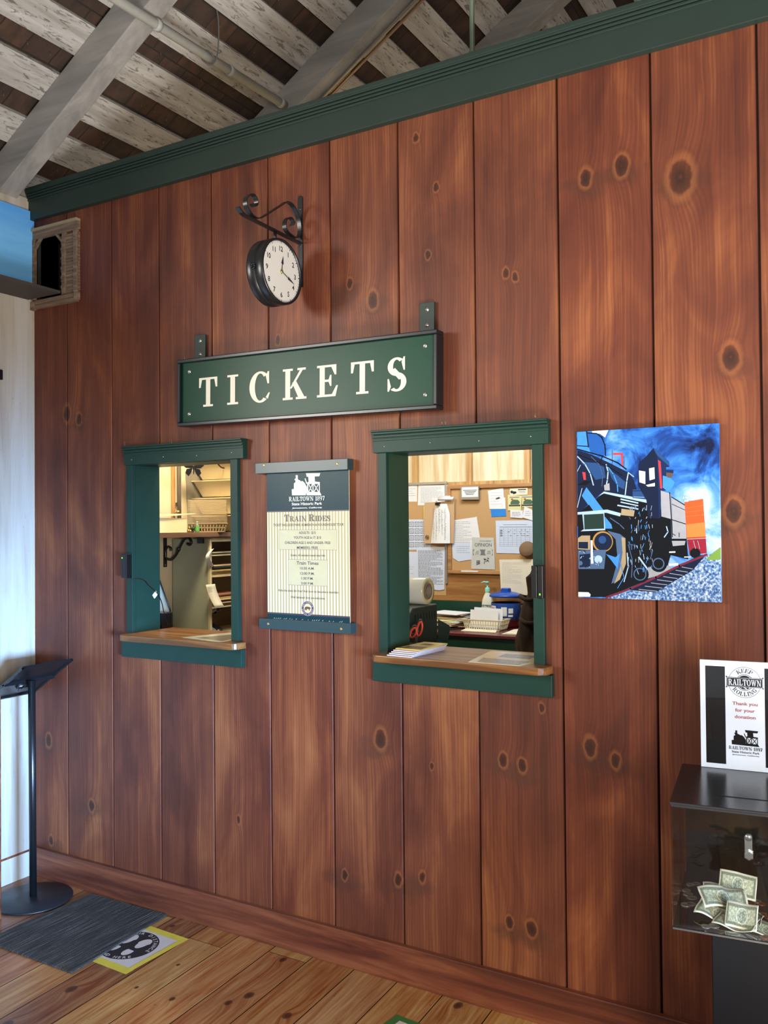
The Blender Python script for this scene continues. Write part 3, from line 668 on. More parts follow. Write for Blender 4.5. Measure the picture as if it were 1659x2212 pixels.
('black','line',[(-0.8602,1.4836),(-0.8598,1.4867)],0.0018),
('pale','line',[(-0.8664,1.5194),(-0.8668,1.52)],0.0018),
('pale','line',[(-0.8192,1.4958),(-0.819,1.4915)],0.0018)
]
LOGO_ICON = [[(0.0,0.191),(0.074,0.201),(0.075,0.355),(0.134,0.39),(0.12,0.438),(0.091,0.462),(0.141,0.496),(0.136,0.58),(0.209,0.577),(0.208,0.483),(0.228,0.446),(0.281,0.432),(0.31,0.403),(0.368,0.411),(0.44,0.356),(0.511,0.248),(0.525,0.118),(0.481,0.107),(0.509,0.012),(0.007,0.024)],[(0.485,0.619),(0.966,0.606),(0.929,0.523),(0.778,0.522),(0.785,0.381),(0.947,0.363),(0.946,0.312),(0.526,0.325),(0.527,0.365),(0.576,0.387),(0.565,0.522),(0.514,0.524)],[(0.526,0.325),(0.564,0.324),(0.562,0.093),(0.524,0.094)],[(0.707,0.32),(0.736,0.318),(0.734,0.089),(0.705,0.089)],[(0.918,0.313),(0.946,0.312),(0.944,0.083),(0.916,0.084)],[(0.564,0.317),(0.586,0.323),(0.706,0.108),(0.682,0.094)],[(0.69,0.32),(0.713,0.312),(0.585,0.097),(0.562,0.112)],[(0.735,0.312),(0.765,0.318),(0.916,0.102),(0.893,0.089)],[(0.895,0.314),(0.918,0.306),(0.757,0.092),(0.734,0.107)],[(0.481,0.107),(0.945,0.094),(1.0,0.0),(0.48,0.012)],[(0.441,0.475),(0.47,0.483),(0.526,0.342),(0.497,0.326)]]
TICKET_X = [(-2.4477,-2.3513),(-2.2995,-2.2437),(-2.1883,-2.0846),(-2.026,-1.9152),(-1.8674,-1.7716),(-1.7162,-1.619),(-1.5662,-1.4805)]
# ================================================================ THE ROOM
random.seed(11)
JOINTS = [-3.53, -3.30, -3.007, -2.720, -2.425, -2.133, -1.839, -1.544, -1.245, -0.947, -0.647, -0.341, -0.270]
HOLES = [(-2.885, -2.297, 1.135, 1.915), (-1.610, -1.020, 1.135, 1.905), (-3.500, -3.326, 2.700, 3.000)]
def cells(x0, x1, z0, z1):
    xs = sorted({x0, x1}|{v for h in HOLES for v in h[:2] if x0 < v < x1}); zs = sorted({z0, z1}|{v for h in HOLES for v in h[2:] if z0 < v < z1})
    for a, b in zip(xs[:-1], xs[1:]):
        for c, d in zip(zs[:-1], zs[1:]):
            mx, mz = (a+b)/2, (c+d)/2
            if not any(h[0] < mx < h[1] and h[2] < mz < h[3] for h in HOLES): yield a, b, c, d
mb = MB(); g = 0.0034; ch = 0.0018
tint = [0.2, 0.15, 0.3, 0.35, 0.35, 0.45, 0.5, 0.7, 0.75, 0.9, 1.0, 0.6, 0.3]
for i, (x0, x1) in enumerate(zip(JOINTS[:-1], JOINTS[1:])):
    r = (random.random(), 0.45+0.55*random.random(), random.random())
    for a, b, c, d in cells(x0, x1, 0.0, 3.17):
        la = a+g+ch if a == x0 else a; lb = b-g-ch if b == x1 else b
        mb.face([(la, 0, c), (lb, 0, c), (lb, 0, d), (la, 0, d)], WOODWALL, r)
        if a == x0: mb.face([(a+g, ch, c), (la, 0, c), (la, 0, d), (a+g, ch, d)], WOODWALL, r); mb.face([(a+g, 0.02, c), (a+g, ch, c), (a+g, ch, d), (a+g, 0.02, d)], WOODWALL, r)
        if b == x1: mb.face([(lb, 0, c), (b-g, ch, c), (b-g, ch, d), (lb, 0, d)], WOODWALL, r); mb.face([(b-g, ch, c), (b-g, 0.02, c), (b-g, 0.02, d), (b-g, ch, d)], WOODWALL, r)
DARKGAP = M('dark_wood_in_gap', (40, 20, 14), 0.8)
for a, b, c, d in cells(-3.53, -0.27, 0.0, 3.17): mb.box(a, b, 0.018, 0.12, c, d, DARKGAP)
struct(mb.build('wall_front'))
# end return of the office
mb = MB(); mb.box(-0.27, -0.235, 0.0, 2.5, 0, 3.17, WOODWALL, (0.3, 0.2, 0.6)); struct(mb.build('wall_right'))
mb = MB(); mb.box(-0.232, -0.20, 0.03, 0.13, 0, 3.3, STUD, (0.3, 0, 0)); struct(mb.build('trim_3'))
# trim along the top of the wall
mb = MB(); mb.box(-3.53, -0.20, -0.028, 0.0, 3.075, 3.205, GREENTRIM)
for k in range(4): mb.box(-3.53, -0.20, -0.034-0.004*k, -0.02, 3.165+0.011*k, 3.1735+0.011*k, GREENTRIM)
mb.box(-3.53, -0.20, -0.048, 0.13, 3.205, 3.222, GREENTRIM)
struct(mb.build('trim_1', bevel=0.0015))
# baseboard
mb = MB(); mb.box(-3.53, -0.25, -0.021, 0.0, 0.0, 0.132, BASEWOOD, (0.1, 0, 0)); struct(mb.build('baseboard_front', bevel=0.003))
# floor
mb = MB(); random.seed(4)
fx = [-3.70, -3.535, -3.36, -3.17, -2.985, -2.80, -2.625, -2.45, -2.283, -2.105, -1.93, -1.745, -1.565, -1.385, -1.20, -1.02, -0.84, -0.66, -0.48, -0.30, -0.12]
fx += [fx[-1]+0.18*k for k in range(1, 22)]
YEL, RED, MID_, TAN = (206, 156, 92), (138, 74, 46), (176, 112, 62), (190, 142, 90)
fcol = {3: YEL, 4: RED, 5: RED, 6: (196, 136, 78), 7: YEL, 8: (202, 146, 82), 9: (206, 154, 92), 10: (162, 96, 64), 11: (138, 72, 46), 12: (214, 158, 82), 13: (168, 106, 60), 14: (204, 146, 84)}
C1, S1 = math.cos(math.radians(2.2)), math.sin(math.radians(2.2))
for i, (a, b) in enumerate(zip(fx[:-1], fx[1:])):
    cc = fcol.get(i, random.choice([YEL, RED, MID_, TAN])); y0 = -6.5
    while y0 < 2.45:
        y1 = min(2.45, y0+random.uniform(1.6, 3.2)) if i not in (7, 8) else (2.45 if y0 > -0.3 else -0.13 if i == 7 else 2.45)
        if y1 <= y0+0.01: y1 = 2.45
        c2 = lin([max(0, min(255, v*0.95+random.uniform(-5, 5))) for v in cc]); off = -(((y0+y1)/2)*0)
        q = [(a+0.0018, y0+0.0012), (b-0.0018, y0+0.0008), (b-0.0018, y1-0.0012), (a+0.0018, y1-0.0012)]
        q = [(x-y*S1, y) for x, y in q]
        mb.face([(x, y, 0.0) for x, y in q], WOODFLOOR, c2[:3])
        y0 = y1; cc = random.choice([YEL, RED, MID_, TAN]) if y0 < 0 else cc
mb.face([(-4.2, -6.6, -0.004), (4.5, -6.6, -0.004), (4.5, 2.6, -0.004), (-4.2, 2.6, -0.004)], DARKGAP)
struct(mb.build('floor'))
# left wall, painted plywood above a painted board
mb = MB(); mb.box(-3.60, -3.53, -1.75, 0.0, 0.124, 3.18, PLYPAINT, (0.37, 0, 0)); mb.box(-3.60, -3.531, -1.75, 0.0, 0.0, 0.113, PLYPAINT, (0.8, 0, 0)); mb.box(-3.60, -3.534, -1.75, 0, 0.1, 0.13, BASEWOOD, (0.2, 0, 0))
mb.box(-3.60, -3.53, -4.2, -1.75, 3.08, 3.18, PLYPAINT, (0.5, 0, 0)); mb.box(-3.60, -3.53, -4.2, -1.75, 0, 1.7, PLYPAINT, (0.5, 0, 0))  # unseen opening, sill and head heights shaped to steer the left daylight
struct(mb.build('wall_left'))
mb = MB(); mb.box(-3.60, -3.53, 0.0, 2.5, 0.0, 3.18, M('cream_painted_board', (222, 206, 170), 0.6, var=0.05, scale=6), (0.37, 0, 0)); struct(mb.build('wall_left_office'))
# roof
TA = math.tan(0.5471); CA = math.cos(0.5471); SA = math.sin(0.5471)
def rp(s_, h, y): return Vector((-3.53+s_*CA-h*SA, y, 3.16+s_*SA+h*CA))   # along slope, off rafter underside
RL = 4.9
def rbox(mb, s0, s1, h0, h1, y0, y1, m, r):
    o = rp(s0, h0, y0); mb.obox(o, rp(s1, h0, y0)-o, Vector((0, y1-y0, 0)), rp(s0, h1, y0)-o, m, r)
mb = MB(); rbox(mb, -0.5, RL, 0.172, 0.20, -4.6, 3.4, SHAKES, (0, 0, 0))
mb.obox(rp(RL, 0.172, -4.6), Vector((4, 0, -1.6)), Vector((0, 8, 0)), Vector((0, 0, 0.03)), SHAKES, (0, 0, 0))
struct(mb.build('ceiling'))
SB = [-0.36, -0.10, 0.165, 0.425, 0.688, 0.948, 1.205, 1.460, 1.710, 1.968, 2.215, 2.450, 2.70, 2.96, 3.22, 3.48, 3.74, 4.0, 4.26, 4.5]
for i, s0 in enumerate(SB):
    mb = MB(); y = -4.5+random.uniform(0, .4)
    rbox(mb, s0, s0+0.152, 0.150, 0.171, -4.5, 3.3, ROOFBOARD, (random.random(), 0, 0)); o = mb.build('trim_%d' % (10+i)); struct(o)
for i, yc in enumerate([-3.95, -3.0, -2.05, -1.09, -0.14, 0.88, 1.735, 2.62]):
    mb = MB(); rbox(mb, -0.3, RL, 0.0, 0.15, yc-0.05, yc+0.05, RAFTER, (random.random(), 0, 0)); struct(mb.build('trim_%d' % (40+i), bevel=0.004))
random.seed(9)
for s_, y_ in ((.635,.25),(.64,.33),(.63,.42),(.375,.22),(.37,.40),(.90,.15),(.895,.42),(.13,.12),(1.155,.30),(1.15,.55),(.635,-.38),(.64,-.27),(.375,-.33),(.90,-.42),(1.41,.45),(1.66,1.2)):
    mb = MB(); mb.tube([rp(s_, 0.174, y_), rp(s_-0.004, 0.148, y_-0.006)], [0.0022, 0.0009], STEEL, 6)
    tag(mb.build('roofing_nail'), 'silvery nail point poking down between the roof boards', 'nail', 'nail points between the roof boards')
# timber plate that carries the rafters on the left wall
mb = MB(); mb.box(-3.60, -3.54, -4.2, 2.5, 3.18, 3.215, RAFTER, (0.4, 0, 0)); struct(mb.build('trim_50'))
# far end of the building behind the office
mb = MB(); mb.box(-3.60, 4.6, 3.30, 3.40, 0.0, 6.2, PLYPAINT, (0.6, 0, 0)); struct(mb.build('wall_far'))
mb = MB(); mb.box(-0.2, 4.6, 2.6, 3.3, -0.01, -0.001, STUD, (0.3, 0, 0)); struct(mb.build('floor_far'))
# office shell
mb = MB()
mb.box(-3.53, -0.27, 2.44, 2.50, 0, 3.18, PLYWOOD, (0.2, 0, 0))
struct(mb.build('wall_back'))
mb = MB()
for xa in (-2.985, -2.785, -2.392, -1.995, -1.60, -1.2, -0.8): mb.box(xa-0.018, xa+0.018, 2.41, 2.44, 1.75, 3.0, STUD, (xa % 1, 0, 0))
struct(mb.build('trim_51'))
mb = MB(); mb.box(-3.2, -0.27, 2.405, 2.44, 1.13, 1.34, KNOTTYPINE, (0.5, 0, 0)); mb.box(-3.2, -0.27, 2.395, 2.44, 1.13, 1.158, KNOTTYPINE, (0.15, 0, 0)); mb.box(-3.2, -0.27, 2.42, 2.44, 1.34, 1.9, STUD, (0.7, 0, 0)); struct(mb.build('trim_52'))

# ---------------------------------------------------------------- ticket windows
def ticket_window(name, x0, x1, hx, zt, ax, sx, label):
    """x0..x1 clear opening"""
    root = bpy.data.objects.new(name, None); COL.objects.link(root); root.location = ((x0+x1)/2, 0, 1.13); root['kind'] = 'structure'; root['label'] = label
    WM[root.name] = Matrix.Translation(root.location)
    zb = 1.135
    # casings
    mb = MB(); mb.box(x0-0.036, x0, -0.02, 0, zb, zt, GREEN); mb.build('side_casing', root, bevel=0.0015)
    mb = MB(); mb.box(x1, x1+0.037, -0.02, 0, zb, zt, GREEN); mb.build('side_casing', root, bevel=0.0015)
    mb = MB(); mb.box(hx[0], hx[1], -0.028, 0, zt, zt+0.076, GREEN)
    for k in range(3): mb.box(hx[0]-0.001, hx[1]+0.001, -0.031-0.004*k, -0.01, zt+0.042+0.0115*k, zt+0.050+0.0115*k, GREEN)
    mb.box(hx[0]-0.001, hx[1]+0.001, -0.044, 0, zt+0.0735, zt+0.080, GREEN)
    for q in range(4):
        xx = hx[0]+(0.07+0.28*q)*(hx[1]-hx[0]); mb.lathe((xx, -0.0281, zt+0.022+0.004*(q % 2)), (0, -1, 0), [(0.0024, 0), (0.0018, 0.001), (0, 0.0014)], STEEL, 8)
    mb.build('head_casing', root, bevel=0.0012)
    # jambs lining the opening
    mb = MB(); mb.box(x0-0.018, x0, 0, 0.145, zb, zt+0.01, GREENDARK if x0 > -2 else GREEN); mb.build('jamb', root)
    mb = MB(); mb.box(x1, x1+0.018, 0, 0.145, zb, zt+0.01, GREEN); mb.build('jamb', root)
    mb = MB(); mb.box(x0-0.018, x1+0.018, -0.001, 0.145, zt-0.002, zt+0.018, GREEN); mb.build('head_jamb', root)
    mb = MB(); mb.box(ax[0], ax[1], -0.026, 0, 1.062, 1.134, GREEN)
    mb.build('apron', root, bevel=0.002)
    # ledge with rounded front corners
    R = 0.035; ys, yb = -0.092, 0.225; pts = [(x0-0.017, yb), (x0-0.017, 0.0), (sx[0], 0.0), (sx[0], ys+R)]
    pts = [(x0, yb, 1.14), (x0, 0.0, 1.14), (x0-0.03, -0.021, 1.14), (sx[0], -0.021, 1.14)]
    pts += [(sx[0]+R-R*math.cos(a), ys+R-R*math.sin(a), 1.14) for a in [PI/2*k/6 for k in range(7)]]
    pts += [(sx[1]-R+R*math.sin(a), ys+R-R*math.cos(a), 1.14) for a in [PI/2*k/6 for k in range(7)]]
    pts += [(sx[1], -0.021, 1.14), (x1+0.03, -0.021, 1.14), (x1, 0.0, 1.14), (x1, yb, 1.14)]
    mb = MB(); mb.prism(pts, (0, 0, 0.026), LEDGE, (0.3, 0, 0)); mb.build('ledge', root, bevel=0.007, segs=3)
    return root
ticket_window('window_1', -2.865, -2.315, (-2.904, -2.241), 1.893, (-2.927, -2.259), (-2.885, -2.238), 'left ticket window with dark green casing and wooden ledge')
ticket_window('window_2', -1.590, -1.038, (-1.640, -0.978), 1.884, (-1.651, -0.975), (-1.625, -0.972), 'right ticket window with dark green casing and wooden ledge')

# little timber portal through the wall in the left corner
root = bpy.data.objects.new('window_3', None); COL.objects.link(root); root.location = (-3.37, 0, 2.7); root['kind'] = 'structure'
root['label'] = 'small dark opening framed in miniature brown timbers high in the left corner'
WM[root.name] = Matrix.Translation(root.location)
mb = MB()
mb.box(-3.528, -3.205, -0.016, 0, 2.985, 3.022, TINYWOOD, (0.1, 0, 0)); mb.box(-3.528, -3.205, -0.026, 0, 3.022, 3.034, M('pale_timber_cap', (150, 134, 104), 0.7), (0.6, 0, 0))
mb.build('top_beam', root, bevel=0.001)
mb = MB(); mb.box(-3.528, -3.215, -0.014, 0, 2.655, 2.675, TINYWOOD, (0.3, 0, 0)); mb.box(-3.528, -3.215, -0.010, 0, 2.677, 2.698, TINYWOOD, (0.9, 0, 0))
mb.box(-3.528, -3.505, -0.022, 0, 2.652, 2.69, TINYWOOD, (0.5, 0, 0)); mb.box(-3.228, -3.208, -0.022, 0, 2.662, 2.705, TINYWOOD, (0.7, 0, 0)); mb.build('bottom_beam', root, bevel=0.001)
for xa, xb in ((-3.528, -3.505), (-3.312, -3.292), (-3.236, -3.214)):
    mb = MB(); mb.box(xa, xb, -0.018, 0, 2.70, 2.985, TINYWOOD, (xa % 1, 0, 0)); mb.build('post', root, bevel=0.001)
mb = MB(); z = 2.70; k = 0
while z < 2.975:
    h = 0.013; mb.box(-3.326, -3.208, -0.008-0.002*(k % 3), 0, z, z+h, TINYWOOD, (random.random(), 0, 0)); z += 0.0145; k += 1
mb.build('log_infill', root)
for sx_, x_ in ((1, -3.505), (-1, -3.312)):
    mb = MB(); mb.prism([(x_, -0.004, 2.935), (x_+sx_*0.050, -0.004, 2.985), (x_+sx_*0.034, -0.004, 2.985), (x_, -0.004, 2.951)], (0, -0.012, 0), TINYWOOD, (0.2, 0, 0)); mb.build('corner_brace', root)
mb = MB(); TUN = M('dark_tunnel_lining', (34, 38, 36), 0.8)
mb.box(-3.505, -3.50, 0, 0.5, 2.69, 3.01, TUN); mb.box(-3.326, -3.321, 0, 0.5, 2.69, 3.01, TUN); mb.box(-3.505, -3.321, 0, 0.5, 2.69, 2.70, TUN); mb.box(-3.505, -3.321, 0, 0.5, 3.0, 3.01, TUN); mb.box(-3.505, -3.321, 0.5, 0.51, 2.69, 3.01, TUN); mb.build('tunnel_lining', root)

# ================================================================ ON THE LEFT WALL
def skyblue():
    m, nt, b = nodes_of('painted_sky_backdrop'); g = G(nt); x, y, z = g.sep(g.coords())
    f = g.noise(g.comb(0.0, g.math('MULTIPLY', y, 3.0), g.math('MULTIPLY', z, 12.0)), 1.0, 5, 0.6, 0.8)
    col = g.ramp(g.math('MULTIPLY_ADD', z, -1.4, g.math('MULTIPLY_ADD', f, 0.5, 4.25)), [(0.0, (80, 160, 244)), (0.45, (126, 200, 255)), (0.8, (110, 190, 250)), (1.0, (130, 198, 250))])
    st = g.noise(g.comb(0.0, g.math('MULTIPLY', y, 14.0), g.math('MULTIPLY', z, 55.0)), 1.0, 3, 0.5, 1.0)
    col = g.mix(g.ramp(st, [(0.66, (0,)*3), (0.72, (110,)*3)]), col, lin((190, 214, 236)))
    g.set(b.inputs['Base Color'], col); b.inputs['Roughness'].default_value = 0.5; return m
mb = MB(); mb.box(-3.529, -3.517, -1.7, -0.006, 2.712, 3.118, skyblue()); tag(mb.build('sky_backdrop'), 'painted blue sky board standing on the dark shelf in the left corner', 'backdrop')
SH = M('dark_brown_shelf_board', (66, 58, 54), 0.7, var=0.15, stretch=(1, 0.1, 1))
mb = MB(); mb.box(-3.529, -3.305, -1.7, -0.03, 2.699, 2.711, SH); shf = mb.build('train_shelf', bevel=0.001); tag(shf, 'dark shelf below the blue sky board running into the wall opening', 'shelf')
mb = MB(); mb.box(-3.50, -3.44, -0.322, -0.292, 2.665, 2.699, BLACKM); mb.prism([(-3.528, -0.318, 2.55), (-3.528, -0.318, 2.665), (-3.44, -0.318, 2.665), (-3.44, -0.318, 2.655)], (0, 0.02, 0), BLACKM); o = mb.build('bracket', shf); o['label'] = 'black shelf bracket'
mb = MB(); mb.box(-3.529, -3.515, -0.20, -0.178, 2.30, 2.345, BLACKP); tag(mb.build('wall_switch'), 'small black box on the white wall, cut by the left edge', 'switch')
mb = MB(); mb.box(-3.29, -3.245, -0.412, -0.388, 0.0, 0.93, BASEWOOD, (0.4, 0, 0)); tag(mb.build('wooden_post', bevel=0.002), 'reddish brown wooden post at the left edge beside the black stand', 'post')

# black sign stand with its tilted sign seen from behind
st = thing('sign_stand', 'black pedestal sign stand with tilted top in the left corner', 'sign stand', (-3.315, -0.195, 0))
mb = MB(); mb.lathe((-3.295, -0.195, 0), (0, 0, 1), [(0, 0.0), (0.165, 0.0), (0.167, 0.004), (0.165, 0.009), (0.05, 0.0125), (0, 0.013)], M('black_powder_coat', (30, 32, 36), 0.42), 64); mb.build('base', st)
mb = MB(); mb.cyl((-3.300, -0.19, 0.012), (-3.306, -0.19, 0.952), 0.0155, BLACKM, 24); mb.build('pole', st)
p2, p3 = Vector((-3.225, -0.035, 1.032)), Vector((-3.490, -0.035, 0.862)); dY = Vector((0, -0.262, 0))
nrm = (p3-p2).cross(dY).normalized()
mb = MB(); mb.obox(p2, p3-p2, dY, nrm*0.004, BLACKM); mb.build('sign_plate', st, bevel=0.001)
for a, b in ((p2, p3), (p2+dY, p3+dY)):
    pass
mb = MB(); e = (p3-p2).normalized()
for o_, d1, d2 in ((p2+dY, p3-p2, Vector((0, 0.010, 0))), (p2, p3-p2, Vector((0, -0.010, 0))), (p2, e*0.01, dY), (p3, -e*0.01, dY)):
    mb.obox(o_-nrm*0.008, d1, d2, nrm*0.008, BLACKM)
mb.build('sign_frame', st, bevel=0.0008)
mid = (p2+p3)/2
mb = MB(); mb.obox(mid+Vector((0, -0.262, 0))-nrm*0.014-e*0.006, e*0.012, Vector((0, 0.262, 0)), nrm*0.014, BLACKM); mb.cyl(mid+Vector((0, -0.12, -0.02)), mid+Vector((0, -0.19, -0.02)), 0.012, BLACKM); mb.tube([mid+Vector((0.02, -0.20, -0.035)), mid+Vector((0.02, -0.17, -0.02))], 0.003, BLACKM); mb.build('hinge_bracket', st)

# ================================================================ OVERHEAD PIPES
c1 = thing('conduit_pipe', 'thick white-painted pipe ending against the middle rafter', 'pipe', (-2.70, 0.3, 3.75))
CP = M('chipped_white_paint_on_steel', (168, 168, 162), 0.5, var=0.12, scale=60, bump=0.1)
pB = Vector((-2.660, 0.828, 3.757)); dirp = (pB-Vector((-2.597, -0.263, 3.678))).normalized()
start = pB-dirp*3.0
mb = MB(); mb.cyl(start, pB, 0.0205, CP, 20); mb.build('pipe', c1)
for t in (0.04, 0.46, 0.95):
    mb = MB(); mb.cyl(pB-dirp*(t+0.012), pB-dirp*(t-0.012), 0.0245, CP, 20); mb.build('pipe_clamp', c1)
mb = MB(); q = pB-dirp*0.62
mb.tube(smooth_path([q+Vector((0.03, 0, 0.28)), q+Vector((0.045, 0.02, 0.16)), q+Vector((0.03, 0.03, 0.02)), q+Vector((0, 0.02, -0.026)), q+Vector((-0.03, -0.01, 0.0)), q+Vector((-0.01, -0.02, 0.026)), q+Vector((0.03, 0.0, 0.0)), q+Vector((0.01, 0.02, -0.026))]), 0.0035, M('grey_wire', (96, 96, 92), 0.6), 6)
mb.build('wire_loop', c1)
for i, (yy, zz, rr, lab) in enumerate(((0.905, 0.000, 0.010, 'thin dull metal conduit along the underside of the middle rafter'), (0.938, -0.005, 0.008, 'thinner brownish conduit beside the metal one under the middle rafter'))):
    mb = MB(); A = rp(0.95, -0.012, yy); B = rp(3.2, -0.012, yy); mb.cyl(A, B, rr, M('galvanised_conduit' if i == 0 else 'brownish_conduit', (150, 144, 134) if i == 0 else (156, 128, 106), 0.35, 0.5), 12)
    for t in (0.05, 0.5): mb.lathe(A.lerp(B, t), (B-A), [(rr+0.004, -0.008), (rr+0.004, 0.008)], STEEL, 12)
    tag(mb.build('conduit'), lab, 'pipe')
mb = MB(); mb.cyl((-1.29, 0.10, 3.16), (-1.29, 0.10, 4.48), 0.0092, M('grey_green_rod', (88, 104, 84), 0.45, 0.2), 14); tag(mb.build('hanger_rod'), 'thin vertical grey green rod rising above the green trim', 'rod')
mb = MB(); mb.cyl((-0.80, 0.60, 3.2), (-0.80, 0.60, 4.75), 0.021, CP, 16); mb.lathe((-0.80, 0.60, 3.60), (0, 0, 1), [(0.026, -0.02), (0.026, 0.02)], CP, 16); tag(mb.build('vent_pipe'), 'white vertical pipe showing above the trim near the top right', 'pipe')

# ================================================================ ON THE TICKET WALL
# clock
ck = thing('station_clock', 'round double-sided black station clock hanging from scrolled wall bracket', 'clock', (-1.973, 0, 2.55))
X0 = -1.973
mb = MB(); mb.prism([(X0-0.011, 0, 2.54), (X0+0.011, 0, 2.54), (X0+0.011, 0, 2.885), (X0+0.006, 0, 2.893), (X0-0.006, 0, 2.893), (X0-0.011, 0, 2.885)], (0, -0.005, 0), BLACKM)
for zz in (2.872-0.03, 2.70, 2.56): mb.lathe((X0, -0.005, zz), (0, -1, 0), [(0.005, 0), (0.004, 0.002), (0, 0.003)], M('dark_screw', (70, 70, 72), 0.3, 0.8), 10)
mb.build('wall_plate', ck, bevel=0.001)
mb = MB(); mb.ribbon([(X0, -0.003, 2.709), (X0, -0.30, 2.716), (X0, -0.34, 2.717), (X0, -0.358, 2.722), (X0, -0.376, 2.735)], (1, 0, 0), 0.019, 0.006, BLACKM); mb.build('bracket_arm', ck, bevel=0.0008)
sc = [(-0.051,2.769),(-0.047,2.782),(-0.071,2.789),(-0.1,2.77),(-0.103,2.74),(-0.079,2.726),(-0.034,2.722),(-0.009,2.746),(-0.011,2.787),(-0.028,2.818),(-0.058,2.841),(-0.092,2.842),(-0.122,2.822),(-0.188,2.776),(-0.253,2.733),(-0.288,2.727),(-0.318,2.740),(-0.333,2.759),(-0.329,2.783),(-0.301,2.804),(-0.279,2.799),(-0.270,2.78),(-0.284,2.766),(-0.300,2.770)]
sc[0:2] = [(-0.062, 2.762), (-0.050, 2.776)]
mb = MB(); mb.ribbon(smooth_path([(X0, a, b) for a, b in sc], 6), (1, 0, 0), 0.018, 0.0035, BLACKM); mb.build('scroll', ck)
mb = MB(); mb.cyl((X0, -0.163, 2.672), (X0, -0.163, 2.715), 0.006, BLACKM, 12); mb.build('hanger', ck)
yc, zc, RR, T2 = -0.166, 2.556, 0.1205, 0.0375
mb = MB(); mb.lathe((X0, yc, zc), (1, 0, 0), [(RR-0.008, -T2+0.002), (RR-0.002, -T2), (RR, -T2+0.005), (RR, -0.001), (RR-0.0012, -0.0004), (RR-0.0012, 0.0004), (RR, 0.001), (RR, T2-0.005), (RR-0.002, T2), (RR-0.007, T2), (RR-0.009, T2-0.007)], BLACKM, 72)
mb.build('case', ck)
ICON = M('clock_face_enamel', (214, 212, 204), 0.4, var=0.02)
for sg in (1, -1):
    fr = Frame((X0+sg*(T2-0.008), yc, zc), (0, sg, 0), (0, 0, 1))
    mb = MB(); disc(mb, fr, 0, 0, RR-0.005, ICON, 0.0, 64); f = mb.build('dial', ck); f['label'] = 'cream dial with black numerals'
    mb = MB()
    for k in range(60):
        a = 2*PI*k/60; r0 = 0.1045; c_, s_ = math.sin(a), math.cos(a); L = 0.005 if k % 5 else 0.006; w = 0.0012 if k % 5 else 0.0032
        line2(mb, fr, [(c_*r0, s_*r0), (c_*(r0+L), s_*(r0+L))], w, INK, 0.0006)
    for k in range(1, 13):
        a = 2*PI*k/12; text(mb, fr, str(k), math.sin(a)*0.0845, math.cos(a)*0.0845, 0.0185, INK, d=0.0006)
    ring(mb, fr, 0, 0, 0.1115, 0.0008, INK, 0.0005, 64)
    mb.build('numerals', f)
    def hand(L, ang, w, nm):
        c_, s_ = math.sin(ang), math.cos(ang); mb = MB(); dd = 0.003 if nm == 'hour_hand' else 0.0045
        P_ = lambda a, b: fr.p(a*c_+b*s_, a*s_-b*c_, dd)
        for pl in ([(-0.012, 0), (0, -w/2), (L*0.55, -w/3), (L*0.55, w/3), (0, w/2)], [(L*0.50, -w*1.7), (L*0.62, -w*1.2), (L, 0), (L*0.62, w*1.2), (L*0.50, w*1.7)]):
            mb.face([P_(a, b) for a, b in pl], INK); mb.face([P_(a, b)-fr.n*0.0006 for a, b in reversed(pl)], INK)
        mb.build(nm, f)
    hand(0.060, 2*PI*(12.32/12), 0.004, 'hour_hand'); hand(0.082, 2*PI*(18.7/60), 0.0032, 'minute_hand')
    mb = MB(); mb.lathe((X0+sg*(T2-0.008), yc, zc), (sg, 0, 0), [(0.005, 0), (0.005, 0.006), (0, 0.0065)], BRASS, 16); mb.build('centre_nut', f)
mb = MB()   # fluted lock knob on the case side, towards the room
for k in range(8):
    a = 2*PI*k/8; mb.lathe((X0-0.004+0.007*math.cos(a), yc-RR-0.001, zc-0.004+0.009*math.sin(a)), (0, -1, 0), [(0.0038, 0), (0.003, 0.004), (0, 0.005)], BLACKP, 8)
mb.build('latch', ck)

# TICKETS sign
sg_ = thing('tickets_sign', 'wide green TICKETS sign in black frame', 'sign', (-1.957, 0, 2.165), (0, math.radians(0.75), 0))
W2, H2 = 0.598, 0.137
SGREEN = M('sign_green_enamel', (13, 58, 40), 0.36, var=0.06, scale=3, spec=0.2)
mb = MB(); mb.box(-W2+0.01, W2-0.01, -0.052, -0.018, -H2+0.01, H2-0.01, SGREEN); mb.build('panel', sg_, local=True)
mb = MB(); FRB = M('black_sign_frame', (16, 22, 26), 0.3, spec=0.5)
for (a, b, c, d_) in ((-W2, W2, H2-0.015, H2), (-W2, W2, -H2, -H2+0.015), (-W2, -W2+0.015, -H2+0.0151, H2-0.0151), (W2-0.015, W2, -H2+0.0151, H2-0.0151)): mb.box(a, b, -0.066, -0.014, c, d_, FRB)
mb.build('frame', sg_, local=True, bevel=0.003)
fr = Frame((0, -0.0521, 0), (1, 0, 0), (0, 0, 1)); LET = M('cream_lettering', (222, 216, 196), 0.5, var=0.02)
LX = TICKET_X
for chn, (a, b) in zip('TICKETS', LX):
    wd, pol = GL[chn]; hh = 0.1175; cx = (a+b)/2+1.957
    mb = MB()
    for q_, poly in enumerate(pol): mb.face([fr.p(cx+(px/wd-0.5)*(b-a), -0.004-hh/2+py*hh, 0.0006+0.00002*q_) for px, py in poly], LET)
    mb.build('letter', sg_, local=True)
for (a, b) in ((-0.545, 0.087), (-0.545, -0.087), (0.545, 0.087), (0.545, -0.083)):
    mb = MB(); mb.lathe((a, -0.052, b), (0, -1, 0), [(0.009, 0), (0.0085, 0.002), (0.005, 0.0045), (0, 0.005)], STEEL, 18); mb.build('bolt', sg_, local=True)
